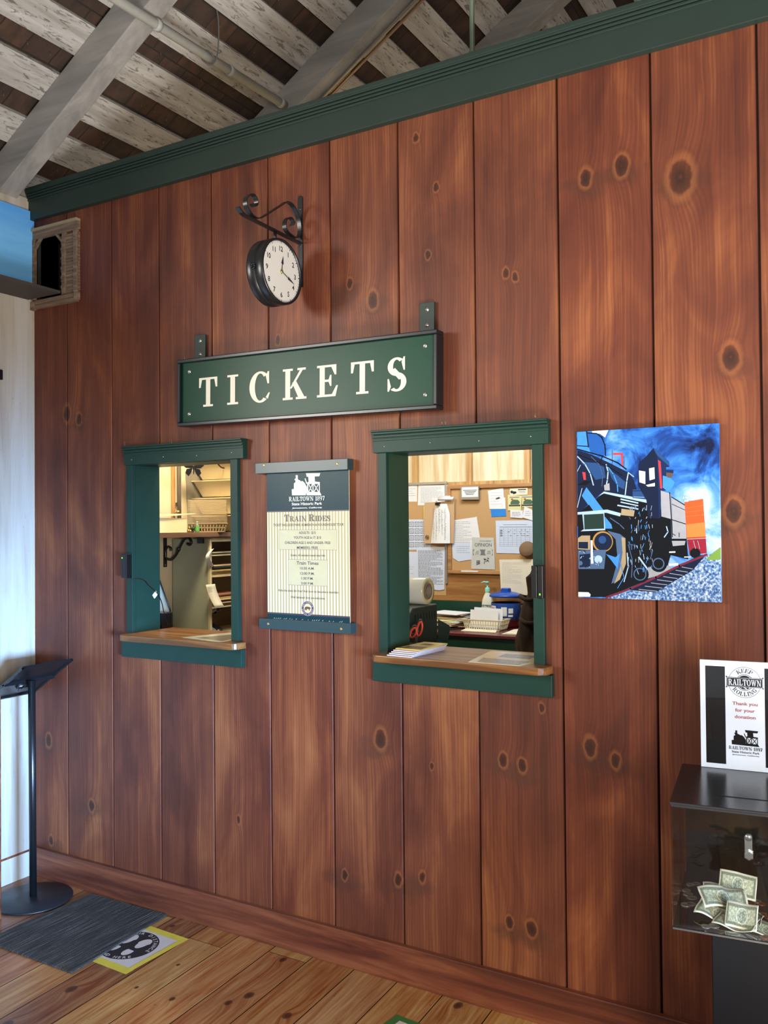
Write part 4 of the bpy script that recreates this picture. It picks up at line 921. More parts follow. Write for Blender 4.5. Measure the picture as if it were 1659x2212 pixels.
for a, zt_ in ((-0.523, 0.242), (0.531, 0.247)):
    mb = MB(); mb.box(a-0.029, a+0.029, -0.013, -0.004, 0.02, zt_, GREENTRIM); s1 = mb.build('hanging_strap', sg_, local=True, bevel=0.001)
    for zz in (zt_-0.024, zt_-0.080): mb = MB(); mb.lathe((a, -0.013, zz), (0, -1, 0), [(0.0085, 0), (0.008, 0.002), (0, 0.004)], STEEL, 16); mb.build('screw', s1, local=True)

# poster between the windows
ps = thing('fare_poster', 'train rides fare poster with teal header clamped between green rails', 'poster', (-1.94, 0, 1.55))
def stripes():
    m, nt, b = nodes_of('striped_cream_poster_sheet'); g = G(nt); x, y, z = g.sep(g.coords())
    w = g.math('SINE', g.math('MULTIPLY', x, 2*PI/0.0135)); col = g.ramp(g.math('MULTIPLY_ADD', w, 0.5, 0.5), [(0.35, (176, 166, 120)), (0.6, (218, 214, 188))])
    g.set(b.inputs['Base Color'], col); b.inputs['Roughness'].default_value = 0.40; b.inputs['Specular IOR Level'].default_value = 0.25; return m
PX0, PX1 = -2.128, -1.748
TEAL = M('dark_teal_poster_ink', (18, 54, 62), 0.32, var=0.05, spec=0.15); PURP = M('purple_band_ink', (70, 56, 70), 0.3)
mb = MB(); mb.box(PX0, PX1, -0.0225, -0.019, 1.245, 1.84, stripes()); mb.build('sheet', ps)
fr = WALLF(-0.0225)
mb = MB(); rect(mb, fr, PX0, PX1, 1.681, 1.84, TEAL, 0.0003); rect(mb, fr, PX0, PX1, 1.677, 1.681, PURP, 0.0004); mb.build('header_band', ps); mb = MB(); rect(mb, fr, PX0, PX1, 1.245, 1.283, TEAL, 0.0003); rect(mb, fr, PX0, PX1, 1.283, 1.289, PURP, 0.0004)
mb.build('footer_band', ps)
mb = MB(); WI = M('white_poster_ink', (226, 230, 226), 0.4)
for p in LOGO_ICON: mb.face([fr.p(-2.0076+a*0.1376, 1.7373+b*0.1376, 0.0008) for a, b in p], WI)
slab(mb, fr, 'RAILTOWN 1897', -1.938, 1.7262, 0.0165, WI, w=0.167, d=0.0008)
text(mb, fr, 'State Historic Park', -1.938, 1.7075, 0.0105, WI, w=0.140, d=0.0008)
text(mb, fr, 'Jamestown, California', -1.938, 1.692, 0.0055, WI, w=0.138, d=0.0008, slant=0.2)
mb.build('logo', ps)
mb = MB(); PI1 = M('slate_poster_ink', (84, 84, 92), 0.5); PI2 = M('brown_grey_ink', (92, 90, 84), 0.5)
PALE = M('pale_olive_box', (190, 188, 154), 0.4)
slab(mb, fr, 'TRAIN RIDES', -1.937, 1.6535, 0.026, PI1, w=0.214, small=0.78, d=0.0008)
text(mb, fr, 'TICKET INCLUDES PARK ADMISSION & ROUNDHOUSE TOUR', -1.9345, 1.6275, 0.0095, PI2, w=0.326)
rect(mb, fr, -2.072, -1.802, 1.532, 1.609, PALE, 0.0003); outline(mb, fr, -2.072, -1.802, 1.532, 1.609, 0.0009, PI1)
for s_, z_, w_ in (('ADULTS:  $15', 1.5977, .077), ('YOUTH AGE 6-17: $10', 1.5792, .127), ('CHILDREN AGE 5 AND UNDER: FREE', 1.5597, .212), ('MEMBERS: FREE', 1.5409, .097)): text(mb, fr, s_, -1.937, z_, 0.0098, PI1, w=w_, d=0.0008)
text(mb, fr, 'Scenic, 45-minute round-trip ride', -1.9365, 1.512, 0.0085, PI2, w=0.16, slant=0.25)
rect(mb, fr, -2.028, -1.845, 1.3965, 1.4955, PALE, 0.0003); outline(mb, fr, -2.028, -1.845, 1.3965, 1.4955, 0.0009, PI1)
text(mb, fr, 'Train Times', -1.937, 1.4826, 0.013, PI1, w=0.102, d=0.0008)
for s_, z_, w_ in (('10:30 A.M.', 1.4625, .066), ('12:00 P.M.', 1.443, .066), ('1:30 P.M.', 1.4243, .056), ('3:00 P.M.', 1.4055, .058)): text(mb, fr, s_, -1.938, z_, 0.0095, PI1, w=w_, d=0.0008)
text(mb, fr, 'Ride the train for free! Ask how to become a member.', -1.935, 1.3758, 0.0085, PI2, w=0.28, slant=0.15)
text(mb, fr, 'Well behaved dogs are welcome.', -1.937, 1.3514, 0.0085, PI2, w=0.16)
mb.build('print', ps)
mb = MB(); BL = M('seal_blue', (46, 66, 112), 0.4); TN = M('seal_tan', (222, 196, 150), 0.5); BR = M('bear_brown', (84, 62, 56), 0.5)
disc(mb, fr, -1.9374, 1.311, 0.0285, BL, 0.0005); ring(mb, fr, -1.9374, 1.311, 0.0285, 0.001, TN, 0.0008); disc(mb, fr, -1.9374, 1.311, 0.018, TN, 0.0008)
bear = [(-14, -3), (-12, 3), (-6, 6), (2, 5.5), (8, 5), (13, 2), (14, -1), (10, -2), (9, -8), (6, -8), (5, -3), (-3, -3), (-4, -8), (-8, -8), (-8, -3), (-11, -8), (-13, -8)]
mb.face([fr.p(-1.9374+a*0.00105, 1.3115+b*0.00105, 0.0011) for a, b in bear], BR)
slabtxt = lambda s_, mid, sgn: [text(mb, fr, c_, -1.9374+0.0232*math.cos(mid-sgn*(i-(len(s_)-1)/2)*0.27), 1.311+0.0232*math.sin(mid-sgn*(i-(len(s_)-1)/2)*0.27), 0.0052, TN, d=0.0011, rot=(mid-sgn*(i-(len(s_)-1)/2)*0.27)-sgn*PI/2) for i, c_ in enumerate(s_) if c_ != ' ']
slabtxt('CALIFORNIA', PI/2, 1); slabtxt('STATE PARKS', -PI/2, -1)
mb.build('park_seal', ps)
mb = MB(); random.seed(3)
for k in range(34):
    xx = PX0+0.03+k*0.0095; 
    if random.random() < 0.7: line2(mb, fr, [(xx, 1.2655), (xx+random.uniform(0.002, 0.006), 1.2655+random.uniform(0.002, 0.005))], 0.0012, WI, 0.0008)
mb.build('script_line', ps)
for nm, (a, b, c, d_), sc_ in (('top_rail', (-2.171, -1.742, 1.828, 1.869), ((-2.128, 1.860), (-1.788, 1.851))), ('bottom_rail', (-2.157, -1.734, 1.226, 1.265), ((-2.113, 1.245), (-1.776, 1.243)))):
    mb = MB(); mb.box(a, b, -0.040, -0.0, c, d_, M('dark_teal_rail_paint', (34, 62, 66), 0.35, var=0.15, stretch=(0.1, 1, 1), scale=120)); r_ = mb.build(nm, ps, bevel=0.0012)
    for q in sc_: mb = MB(); mb.lathe((q[0], -0.040, q[1]), (0, -1, 0), [(0.0052, 0), (0.0048, 0.001), (0.002, 0.001), (0, 0.0004)], BRASS, 14); mb.build('screw', r_)

# colour photograph of the locomotive
ph = thing('locomotive_photo_print', 'frameless metal photo print of a black steam locomotive with blue smoke', 'picture', (-0.67, 0, 1.65))
def smoke():
    m, nt, b = nodes_of('printed_blue_smoke'); g = G(nt); P = g.coords(); x, y, z = g.sep(P)
    f = g.noise(P, 9.0, 6, 0.6, 0.7); gz = g.math('MULTIPLY_ADD', z, -1.1, 0.10); x = g.math('ADD', x, -0.35)
    f = g.math('SUBTRACT', f, g.ramp(g.vec('LENGTH', g.vec('MULTIPLY_ADD', P, (5.0, 0, 8.0), (-0.75, 0, -1.7))), [(0.0, (95,)*3), (1.0, (0,)*3)]))
    blob = g.vec('LENGTH', g.vec('MULTIPLY_ADD', P, (6.0, 0, 5.0), (-0.75, 0, 0.35)))
    f = g.math('ADD', f, g.ramp(blob, [(0.0, (82,)*3), (1.0, (0,)*3)]))
    f2 = g.math('ADD', f, g.math('MULTIPLY', g.math('ADD', g.math('MULTIPLY', gz, 1.0), g.math('MULTIPLY', x, 0.6)), 0.30))
    col = g.ramp(f2, [(0.24, (14, 22, 52)), (0.34, (26, 66, 140)), (0.44, (52, 116, 200)), (0.54, (110, 160, 214)), (0.68, (186, 204, 230))])
    g.set(b.inputs['Base Color'], col); b.inputs['Roughness'].default_value = 0.12; return m
mb = MB(); SMK = smoke()
mb.box(-0.886, -0.454, -0.0195, -0.010, 1.388, 1.916, SMK); mb.build('panel', ph, bevel=0.001)
mb = MB(); mb.box(-0.84, -0.50, -0.010, 0.0, 1.43, 1.87, DARKGAP); mb.build('standoff_block', ph)
def speck(name, stops, sc, rough=0.2):
    m, nt, b = nodes_of(name); g = G(nt); f = g.noise(g.coords(), sc, 5, 0.7); g.set(b.inputs['Base Color'], g.ramp(f, stops)); b.inputs['Roughness'].default_value = rough; return m
PM = {'mist': speck('printed_mist', [(0.35, (70, 110, 176)), (0.5, (132, 160, 208)), (0.65, (196, 206, 226))], 14),
      'gravel': speck('printed_gravel', [(0.38, (34, 60, 110)), (0.5, (96, 136, 190)), (0.62, (206, 216, 226))], 130)}
PC = dict(sky=(226, 230, 222), blue1=(62, 134, 208), blue2=(30, 84, 160), blue3=(36, 70, 122), navy=(14, 26, 54), black=(6, 8, 14), red=(196, 58, 62), pale=(160, 188, 214), grey=(152, 154, 162), tan=(160, 142, 112), dgreen=(30, 50, 46), steel=(72, 96, 132), gold=(170, 126, 60), white=(232, 234, 228), dblue=(20, 38, 78), skin=(92, 72, 66), orange=(228, 84, 40), orange2=(246, 122, 60), dred=(140, 30, 48), rail=(112, 34, 54), grass=(112, 148, 62))
for k, c in PC.items(): PM[k] = M('printed_'+k, c, 0.15, var=0.10, scale=60)
fr = WALLF(-0.0195); mb = MB(); dd = 0.0002
XA, XB, ZA, ZB = -0.8855, -0.4545, 1.3885, 1.9155
cl = lambda p: (min(max(p[0], XA), XB), min(max(p[1], ZA), ZB))
for e_ in PICTURE:
    dd += 0.000022; m = PM[e_[0]]
    if e_[1] == 'poly': mb.face([fr.p(*cl(p), dd) for p in e_[2]], m)
    elif e_[1] == 'line': line2(mb, fr, [cl(p) for p in e_[2]], e_[3], m, dd)
    else:
        c0 = e_[2][0]; mb.face([fr.p(*cl((c0[0]+e_[3]*math.cos(2*PI*i/24), c0[1]+e_[3]*math.sin(2*PI*i/24))), dd) for i in range(24)], m)
text(mb, fr, 'S Ry', -0.5515, 1.698, 0.006, PM['white'], d=dd+0.0001); text(mb, fr, '220', -0.5495, 1.689, 0.006, PM['white'], d=dd+0.0001)
mb.build('printed_picture', ph)

# card readers on the window casings
def reader(x, y, z, label, flip):
    t = thing('card_reader', label, 'card reader', (x, y, z))
    mb = MB(); mb.box(x-0.022, x-0.003, y-0.020, y, z-0.052, z+0.052, BLACKP); mb.build('body', t, bevel=0.002)
    mb = MB(); mb.box(x+0.002, x+0.020, y-0.028, y, z-0.053, z+0.053, BLACKP); mb.build('swipe_rail', t, bevel=0.002)
    mb = MB(); mb.box(x-0.0035, x+0.0025, y-0.010, y, z-0.048, z+0.048, BLACKP); mb.build('slot', t)
    led = bpy.data.materials.get('green_led')
    if not led:
        led, nt, b = nodes_of('green_led'); b.inputs['Emission Color'].default_value = (0.2, 1.0, 0.03, 1); b.inputs['Emission Strength'].default_value = 1.5; b.inputs['Base Color'].default_value = (0.1, 0.6, 0.05, 1)
    lx_, lz = (x-0.014, z+0.034) if flip else (x+0.010, z-0.040)
    mb = MB(); mb.box(lx_-0.002, lx_+0.002, y-0.0295 if not flip else y-0.0215, y-0.019, lz-0.003, lz+0.003, led); mb.build('indicator_light', t)
    return t
reader(-2.889, -0.021, 1.457, 'black card reader with green light on the left window casing', True)
reader(-1.014, -0.021, 1.436, 'black card reader with green light on the right window casing', False)
mb = MB(); mb.tube(smooth_path([(-2.868, -0.024, 1.405), (-2.850, 0.03, 1.395), (-2.858, 0.068, 1.369), (-2.857, 0.116, 1.331), (-2.858, 0.146, 1.290), (-2.865, 0.17, 1.235), (-2.88, 0.21, 1.18)]), 0.0022, BLACKP, 6)
cb = mb.build('cable'); tag(cb, 'thin black cable taped to the left window jamb', 'cable')
mb = MB(); mb.obox((-2.8602, 0.092, 1.322), (0, 0.020, 0.018), (0, 0.012, -0.016), (0.0035, 0, 0), WHITEP); o = mb.build('tape', cb); o['label'] = 'white tape tab'
# small nail wires standing on the window head and the sign
for i, (x_, z_, w_) in enumerate(((-2.895, 1.973, 0), (-2.62, 1.966, 0), (-1.36, 1.965, 1), (-1.345, 1.965, -1), (-1.02, 1.965, 0), (-2.545, 2.31, 0))):
    mb = MB(); mb.tube([(x_, -0.03, z_-0.004), (x_+0.002*w_, -0.032, z_+0.022)], 0.0007, STEEL, 5); mb.tube([(x_, -0.03, z_-0.004), (x_, -0.004, z_-0.003)], 0.0007, STEEL, 5)
    tag(mb.build('wire_nail'), ('thin upright nail on the left window head casing', 'second nail along the left window head casing', 'left of the paired nails above the right window', 'right of the paired nails above the right window', 'nail at the right end of the right window head', 'nail standing at the left end of the TICKETS sign')[i], 'nail', 'nails standing above casings and sign')
# ================================================================ ON THE FLOOR
def matmat():
    m, nt, b = nodes_of('ribbed_charcoal_mat'); g = G(nt); P = g.coords(); x, y, z = g.sep(P)
    w = g.noise(g.comb(g.math('MULTIPLY', x, 150.0), g.math('MULTIPLY', y, 5.0), 0.0), 1.0, 3, 0.6); f = g.noise(P, 420.0, 2)
    col = g.ramp(g.math('MULTIPLY_ADD', f, 0.35, g.math('MULTIPLY', w, 0.65)), [(0.40, (30, 27, 25)), (0.52, (58, 54, 50)), (0.64, (108, 100, 92))])
    g.set(b.inputs['Base Color'], col); b.inputs['Roughness'].default_value = 0.95; g.set(b.inputs['Normal'], g.bump(w, 0.8, 0.004)); return m
mb = MB(); q = [(-3.128, -0.553), (-2.620, -0.553), (-2.662, -0.027), (-3.105, -0.040)]
mb.prism([(a, b, 0.001) for a, b in q], (0, 0, 0.007), matmat()); tag(mb.build('floor_mat', bevel=0.002), 'ribbed charcoal floor mat below the left window', 'mat')
sk = thing('distance_marker', 'stand here floor marker with footprints taped with yellow, half under the mat', 'floor sticker', (-2.59, -0.29, 0))
YT = M('yellow_tape', (222, 196, 70), 0.45, var=0.08); SW = M('scuffed_white_sheet', (212, 196, 184), 0.5, var=0.05); SB_ = M('sticker_black', (34, 34, 38), 0.5)
a_ = math.radians(-2); fr = Frame((-2.592, -0.286, 0.0), (math.cos(a_), math.sin(a_), 0), (-math.sin(a_), math.cos(a_), 0))
mb = MB(); rect(mb, fr, -0.145, 0.128, -0.130, 0.122, SW, 0.0005); mb.build('sheet', sk)
mb = MB(); rect(mb, fr, -0.15, 0.150, -0.166, -0.128, YT, 0.0010); rect(mb, fr, -0.15, 0.150, 0.118, 0.152, YT, 0.0011); rect(mb, fr, 0.124, 0.149, -0.160, 0.150, YT, 0.0014); mb.build('yellow_tape', sk)
mb = MB(); disc(mb, fr, -0.012, -0.004, 0.112, SB_, 0.0009, 48)
for i, c in enumerate('STAND HERE'):
    if c != ' ': A = -PI/2+(i-4.5)*0.185; text(mb, fr, c, -0.012+0.098*math.cos(A), -0.004+0.098*math.sin(A), 0.0165, SW, d=0.0013, rot=A+PI/2)
s_ = 'KEEP YOUR DISTANCE'
for i, c in enumerate(s_):
    if c != ' ': A = PI/2+0.18-(i-(len(s_)-1)/2)*0.205; text(mb, fr, c, -0.012+0.098*math.cos(A), -0.004+0.098*math.sin(A), 0.0165, SW, d=0.0013, rot=A-PI/2)
for sx_ in (-1, 1):
    c0 = -0.012+sx_*0.036
    sole = [(c0+sx_*0.002+0.025*math.cos(t)*(1.05 if math.sin(t) > 0 else 0.8), 0.030+0.040*math.sin(t)) for t in [2*PI*k/24 for k in range(24)]]
    mb.face([fr.p(a, b, 0.0013) for a, b in sole], SW)
    heel = [(c0+0.019*math.cos(t), -0.045+(0.030*math.sin(t) if math.sin(t) < 0 else 0.016*min(1, 2*math.sin(t)))) for t in [2*PI*k/20 for k in range(20)]]
    mb.face([fr.p(a, b, 0.0013) for a, b in heel], SW)
mb.build('footprint_disc', sk)
gm = thing('floor_marker', 'corner of a green floor marker at the bottom edge', 'floor sticker', (-1.40, -0.28, 0))
mb = MB(); GT = M('green_tape', (58, 112, 52), 0.45, var=0.1); q = [(-1.462, -0.200), (-1.300, -0.215), (-1.33, -0.46), (-1.50, -0.44)]; mb.prism([(a, b, 0.0005) for a, b in q], (0, 0, 0.0006), GT); mb.build('green_tape', gm)
mb = MB(); mb.prism([(-1.436, -0.228, 0.0012), (-1.328, -0.238, 0.0012), (-1.352, -0.44, 0.0012), (-1.466, -0.42, 0.0012)], (0, 0, 0.0003), SW); mb.build('sheet', gm)

# ================================================================ DONATION BOX
ang = math.radians(7)
db = thing('donation_box', 'clear-fronted donation box with black lid on black pedestal by right edge', 'donation box', (-0.505, -0.33, 0.0), (0, 0, ang))
BA = M('black_acrylic', (14, 13, 12), 0.08, var=0.05, spec=0.9, Coat_Weight=1.0, Coat_Roughness=0.04)
BL_ = M('black_lid_acrylic', (24, 23, 22), 0.22, var=0.1, spec=0.5)
def clear():
    m, nt, b = nodes_of('clear_acrylic'); b.inputs['Transmission Weight'].default_value = 1.0; b.inputs['Roughness'].default_value = 0.0; b.inputs['IOR'].default_value = 1.47; g = G(nt)
    g.set(b.inputs['Base Color'], g.mix(g.noise(g.coords(), 8.0), lin((246, 248, 248)), lin((252, 252, 252))))
    tr = g.n('ShaderNodeBsdfTransparent'); mx = g.n('ShaderNodeMixShader'); out = nt.nodes['Material Output']; gl = g.n('ShaderNodeBsdfGlossy'); gl.inputs['Roughness'].default_value = 0.02
    tr.inputs[0].default_value = (0.97, 0.975, 0.975, 1)
    lw = g.n('ShaderNodeLayerWeight'); lw.inputs[0].default_value = 0.5
    fac = g.math('MULTIPLY_ADD', g.math('POWER', lw.outputs['Facing'], 4.0), 0.6, 0.03)
    nt.links.new(fac, mx.inputs[0]); nt.links.new(tr.outputs[0], mx.inputs[1]); nt.links.new(gl.outputs[0], mx.inputs[2]); nt.links.new(mx.outputs[0], out.inputs[0])
    return m
CLR = clear()
DW, DD, DZ0, DZ1 = 0.312, 0.345, 0.700, 0.985
mb = MB(); mb.box(-0.003, DW+0.003, -DD-0.003, 0.0, DZ1-0.006, DZ1, BL_); mb.box(0.0, DW, -DD, -DD+0.004, DZ1-0.012, DZ1-0.006, BL_); lid = mb.build('lid', db, local=True, bevel=0.0015)
mb = MB(); mb.box(0.10, 0.215, -0.262, -0.257, DZ1-0.001, DZ1+0.0006, M('slot_black', (4, 4, 4), 0.9)); mb.build('coin_slot', lid, local=True)
mb = MB(); mb.box(0.004, DW-0.004, -0.004, 0.0, DZ0, DZ1-0.006, BA); mb.build('back_panel', db, local=True)
mb = MB(); mb.box(0.0, DW, -DD, 0.0, DZ0-0.007, DZ0, BA); mb.build('bottom_panel', db, local=True, bevel=0.0015)
mb = MB(); mb.box(0.0, DW, -DD, -DD+0.004, DZ0, DZ1-0.012, CLR); mb.build('front_panel', db, local=True, bevel=0.001)
for xa in (0.0, DW-0.004):
    mb = MB(); mb.box(xa, xa+0.004, -DD+0.004, -0.0045, DZ0, DZ1-0.006, CLR); mb.build('side_panel', db, local=True)
mb = MB(); mb.prism([(0.148, -0.0045, 0.812), (0.1665, -0.0045, 0.812), (0.1665, -0.0045, 0.775), (0.1485, -0.0045, 0.775)], (0, -0.003, 0), M('brushed_steel', (196, 198, 200), 0.25, 0.8)); mb.lathe((0.1575, -0.007, 0.812), (0, -1, 0), [(0.0092, -0.002), (0.0092, 0.001), (0, 0.001)], M("brushed_steel", (196,198,200)), 16)
mb.lathe((0.158, -0.006, 0.768), (0, -1, 0), [(0.012, 0), (0.012, 0.010), (0.009, 0.012), (0, 0.012)], M("brushed_steel", (196,198,200)), 6, False); mb.build('cam_lock', db, local=True)
mb = MB(); mb.box(0.083, 0.228, -0.315, -0.04, 0.0, DZ0-0.0075, M('black_laminate', (10, 9, 10), 0.6, var=0.08, spec=0.15)); mb.build('pedestal', db, local=True, bevel=0.002)
# sign standing on the lid
ds = thing('donation_sign', 'Thank you for your donation sign in clear holder on the donation box', 'sign', (-0.505, -0.33, 0.985), (0, 0, ang))
SX0, SX1 = 0.046, 0.262
mb = MB(); mb.box(SX0-0.002, SX1+0.002, -0.022, -0.0185, 0.0002, 0.282, CLR); mb.box(SX0-0.002, SX1+0.002, -0.012, -0.0085, 0.0002, 0.282, CLR); mb.build('acrylic_holder', ds, local=True)
mb = MB(); mb.box(SX0, SX1, -0.0165, -0.0135, 0.001, 0.280, M('pale_blue_white_sheet', (216, 224, 240), 0.35, var=0.02)); mb.build('sheet', ds, local=True)
fr = Frame((SX0, -0.0165, 0), (1, 0, 0), (0, 0, 1)); mb = MB(); SBK = M('sign_black_print', (18, 17, 18), 0.12, spec=0.8); SWH = M('pale_blue_white_sheet', 0)
for a, b in ((0.013, 0.061), (0.155, 0.203)): rect(mb, fr, a, b, 0.013, 0.265, SBK, 0.0003)
mb.build('black_bars', ds, local=True)
mb = MB(); cx, cz = 0.108, 0.2265
disc(mb, fr, cx, cz, 0.0395, SBK, 0.0003, 40); disc(mb, fr, cx, cz, 0.0385, SWH, 0.0005, 40); disc(mb, fr, cx, cz, 0.021, SBK, 0.0007, 30); disc(mb, fr, cx, cz, 0.0195, SWH, 0.0009, 30); disc(mb, fr, cx, cz, 0.018, SBK, 0.0011, 30)
line2(mb, fr, [(cx-0.010, cz-0.008), (cx+0.004, cz-0.0155)], 0.0025, SWH, 0.0013); line2(mb, fr, [(cx-0.002, cz-0.006), (cx+0.013, cz-0.013)], 0.0025, SWH, 0.0013)
for k in range(5): line2(mb, fr, [(cx-0.008+k*0.005, cz-0.013+0.001*k), (cx-0.002+k*0.005, cz-0.006)], 0.0014, SWH, 0.0013)
rect(mb, fr, cx-0.0435, cx+0.0435, cz-0.0125, cz+0.0125, SBK, 0.0015); rect(mb, fr, cx-0.0425, cx+0.0425, cz-0.0113, cz+0.0113, SWH, 0.0016); rect(mb, fr, cx-0.0418, cx+0.0418, cz-0.0106, cz+0.0106, SBK, 0.0017)
for a in (-1, 1):
    for b in (-1, 1): disc(mb, fr, cx+a*0.0435, cz+b*0.0135, 0.0016, SBK, 0.0017, 10)
slab(mb, fr, 'RAILTOWN', cx, cz, 0.0155, SWH, w=0.078, d=0.0019)
slab(mb, fr, 'KEEP', cx, cz, 0.0105, SBK, w=0.040, d=0.0009, arc=(0.0300, PI/2, 1)); slab(mb, fr, 'ROLLING', cx, cz, 0.0105, SBK, w=0.062, d=0.0009, arc=(0.0300, -PI/2, -1))
mb.build('round_emblem', ds, local=True)
mb = MB(); RD = M('muted_red_print', (158, 62, 66), 0.5)
for s_, z_, w_ in (('Thank you', 0.172, .060), ('for your', 0.155, .047), ('donation', 0.138, .050)): text(mb, fr, s_, cx, z_, 0.0085, RD, w=w_)
mb.build('thank_you_lettering', ds, local=True)
mb = MB()
for p in LOGO_ICON: mb.face([fr.p(0.075+a*0.066, 0.064+b*0.066, 0.0006) for a, b in p], SBK)
slab(mb, fr, 'RAILTOWN 1897', cx, 0.0575, 0.0085, SBK, w=0.080); text(mb, fr, 'State Historic Park', cx, 0.0475, 0.0055, SBK, w=0.066); text(mb, fr, 'Jamestown, California', cx, 0.040, 0.0030, SBK, w=0.064, slant=0.2)
mb.build('park_logo', ds, local=True)
# money inside
def dollar():
    m, nt, b = nodes_of('printed_banknote'); g = G(nt); uv = g.coords('UV'); x, y, z = g.sep(uv)
    dx = g.math('MINIMUM', x, g.math('SUBTRACT', 1.0, x)); dy = g.math('MINIMUM', y, g.math('SUBTRACT', 1.0, y)); e = g.math('MINIMUM', g.math('MULTIPLY', dx, 2.35), dy)
    n1 = g.noise(g.comb(g.math('MULTIPLY', x, 24.0), g.math('MULTIPLY', y, 9.0), 0.0), 1.0, 5, 0.8)
    col = g.ramp(n1, [(0.35, (120, 130, 108)), (0.5, (172, 178, 150)), (0.62, (218, 220, 196))])
    col = g.mix(g.ramp(e, [(0.06, (255,)*3), (0.09, (0,)*3)]), col, lin((226, 224, 202)))
    band = g.ramp(e, [(0.08, (0,)*3), (0.10, (255,)*3), (0.19, (255,)*3), (0.22, (0,)*3)])
    col = g.mix(g.math('MULTIPLY', band, 0.7), col, lin((72, 84, 66)))
    el = g.vec('LENGTH', g.vec('MULTIPLY_ADD', uv, (5.6, 2.9, 0), (-2.8, -1.45, 0)))
    col = g.mix(g.ramp(el, [(0.72, (255,)*3), (0.8, (0,)*3)]), col, g.ramp(n1, [(0.4, (80, 92, 78)), (0.6, (188, 196, 172))]))
    col = g.mix(g.ramp(el, [(0.82, (0,)*3), (0.86, (220,)*3), (0.92, (220,)*3), (0.96, (0,)*3)]), col, lin((220, 220, 200)))
    g.set(b.inputs['Base Color'], col); b.inputs['Roughness'].default_value = 0.8; return m
BILL = dollar()
def bill(name, label, o, ax, bend, up=0.0, fold=0.5, foldang=0.0, W_=0.156, H_=0.066, grp=True, matl=None):
    """o local centre on the box floor; ax heading; bend curl height; fold: the part beyond this share of the length is folded up by foldang"""
    W_ *= 0.82; H_ *= 0.86; bend *= 1.15; o = (o[0]+0.012, max(o[1]-0.045, -0.292))
    me = bpy.data.meshes.new(name); nx, ny = 16, 6; V = []; UV = []; F = []
    Rz = Matrix.Rotation(ang+ax[0], 3, 'Z') @ Matrix.Rotation(ax[1], 3, 'X') @ Matrix.Rotation(ax[2], 3, 'Y')
    for j in range(ny+1):
        for i in range(nx+1):
            u, v = i/nx, j/ny; xx, yy = (u-fold)*W_, (v-0.5)*H_
            zz = bend*math.sin(u*PI*2.1+0.6)*0.5+0.25*bend*math.sin(v*PI*1.7+u*4)
            if u > fold: L = xx; xx = L*math.cos(foldang)-zz*math.sin(foldang); zz = L*math.sin(foldang)+zz
            V.append(Vector((xx, yy, zz))); UV.append((u, v))
    V = [Rz @ v for v in V]; mz = min(v.z for v in V)
    base = WM[db.name] @ Vector((o[0], o[1], DZ0+0.0008+up-mz))
    for j in range(ny):
        for i in range(nx): k = j*(nx+1)+i; F.append((k, k+1, k+nx+2, k+nx+1))
    me.from_pydata([tuple(v) for v in V], [], F); ul = me.uv_layers.new(name='UVMap')
    for p in me.polygons:
        p.use_smooth = True
        for li, vi in zip(p.loop_indices, p.vertices): ul.data[li].uv = UV[vi]
    me.materials.append(matl or BILL); ob = bpy.data.objects.new(name, me); COL.objects.link(ob); ob.location = base
    md = ob.modifiers.new('thick', 'SOLIDIFY'); md.thickness = 0.0003
    tag(ob, label, 'banknote', 'banknotes in the donation box'); return ob
D_ = math.radians
bill('banknote', 'pale back of a banknote standing upright behind the others', (0.118, -0.105), (D_(-8), D_(62), D_(0)), 0.004, 0.004, 0.42, D_(-35), W_=0.11)
bill('banknote', 'folded one dollar banknote arching across the middle of the pile', (0.098, -0.19), (D_(24), D_(34), D_(-6)), 0.012, 0.012, 0.5, D_(-28), W_=0.14)
bill('banknote', 'curled banknote lying lowest at the left of the pile', (0.088, -0.215), (D_(-16), D_(20), D_(4)), 0.012, 0.0, 0.5, D_(14), W_=0.13)
bill('banknote', 'small banknote corner behind the folded one', (0.082, -0.105), (D_(10), D_(30), D_(0)), 0.006, 0.0, 0.5, D_(20), W_=0.09)
bill('banknote', 'banknote leaning up at the front right of the pile', (0.135, -0.285), (D_(-8), D_(52), D_(0)), 0.004, 0.003, 0.5, D_(8), W_=0.085)
bill('banknote', 'banknote lying flat at the very front of the box', (0.128, -0.290), (D_(-20), D_(10), D_(0)), 0.006, 0.0, 0.55, D_(12), W_=0.115)
bill('banknote', 'folded banknote on edge between the pile and the coins', (0.158, -0.20), (D_(-52), D_(58), D_(0)), 0.006, 0.0, 0.5, D_(10), W_=0.10, H_=0.03)
bill('banknote', 'banknote at the far right among the copper coins', (0.190, -0.285), (D_(-14), D_(8), D_(0)), 0.004, 0.0, 0.5, D_(8), W_=0.09)
COPPER = M('copper_coin', (150, 92, 58), 0.3, 0.7); NICK = M('nickel_coin', (156, 150, 140), 0.3, 0.75)
coins = [(.021,-.087,0),(.034,-.075,0),(.014,-.128,0),(.020,-.150,0),(.030,-.168,0),(.020,-.215,0),(.032,-.205,0),(.071,-.318,0),(.088,-.308,0),(.164,-.150,1),(.187,-.142,1),(.176,-.130,0),(.162,-.195,0),(.176,-.203,0),(.190,-.200,1),(.200,-.214,1),(.186,-.262,1),(.200,-.252,1),(.208,-.318,1),(.194,-.325,1),(.215,-.165,0),(.228,-.205,1),(.236,-.255,0),(.246,-.30,1)]
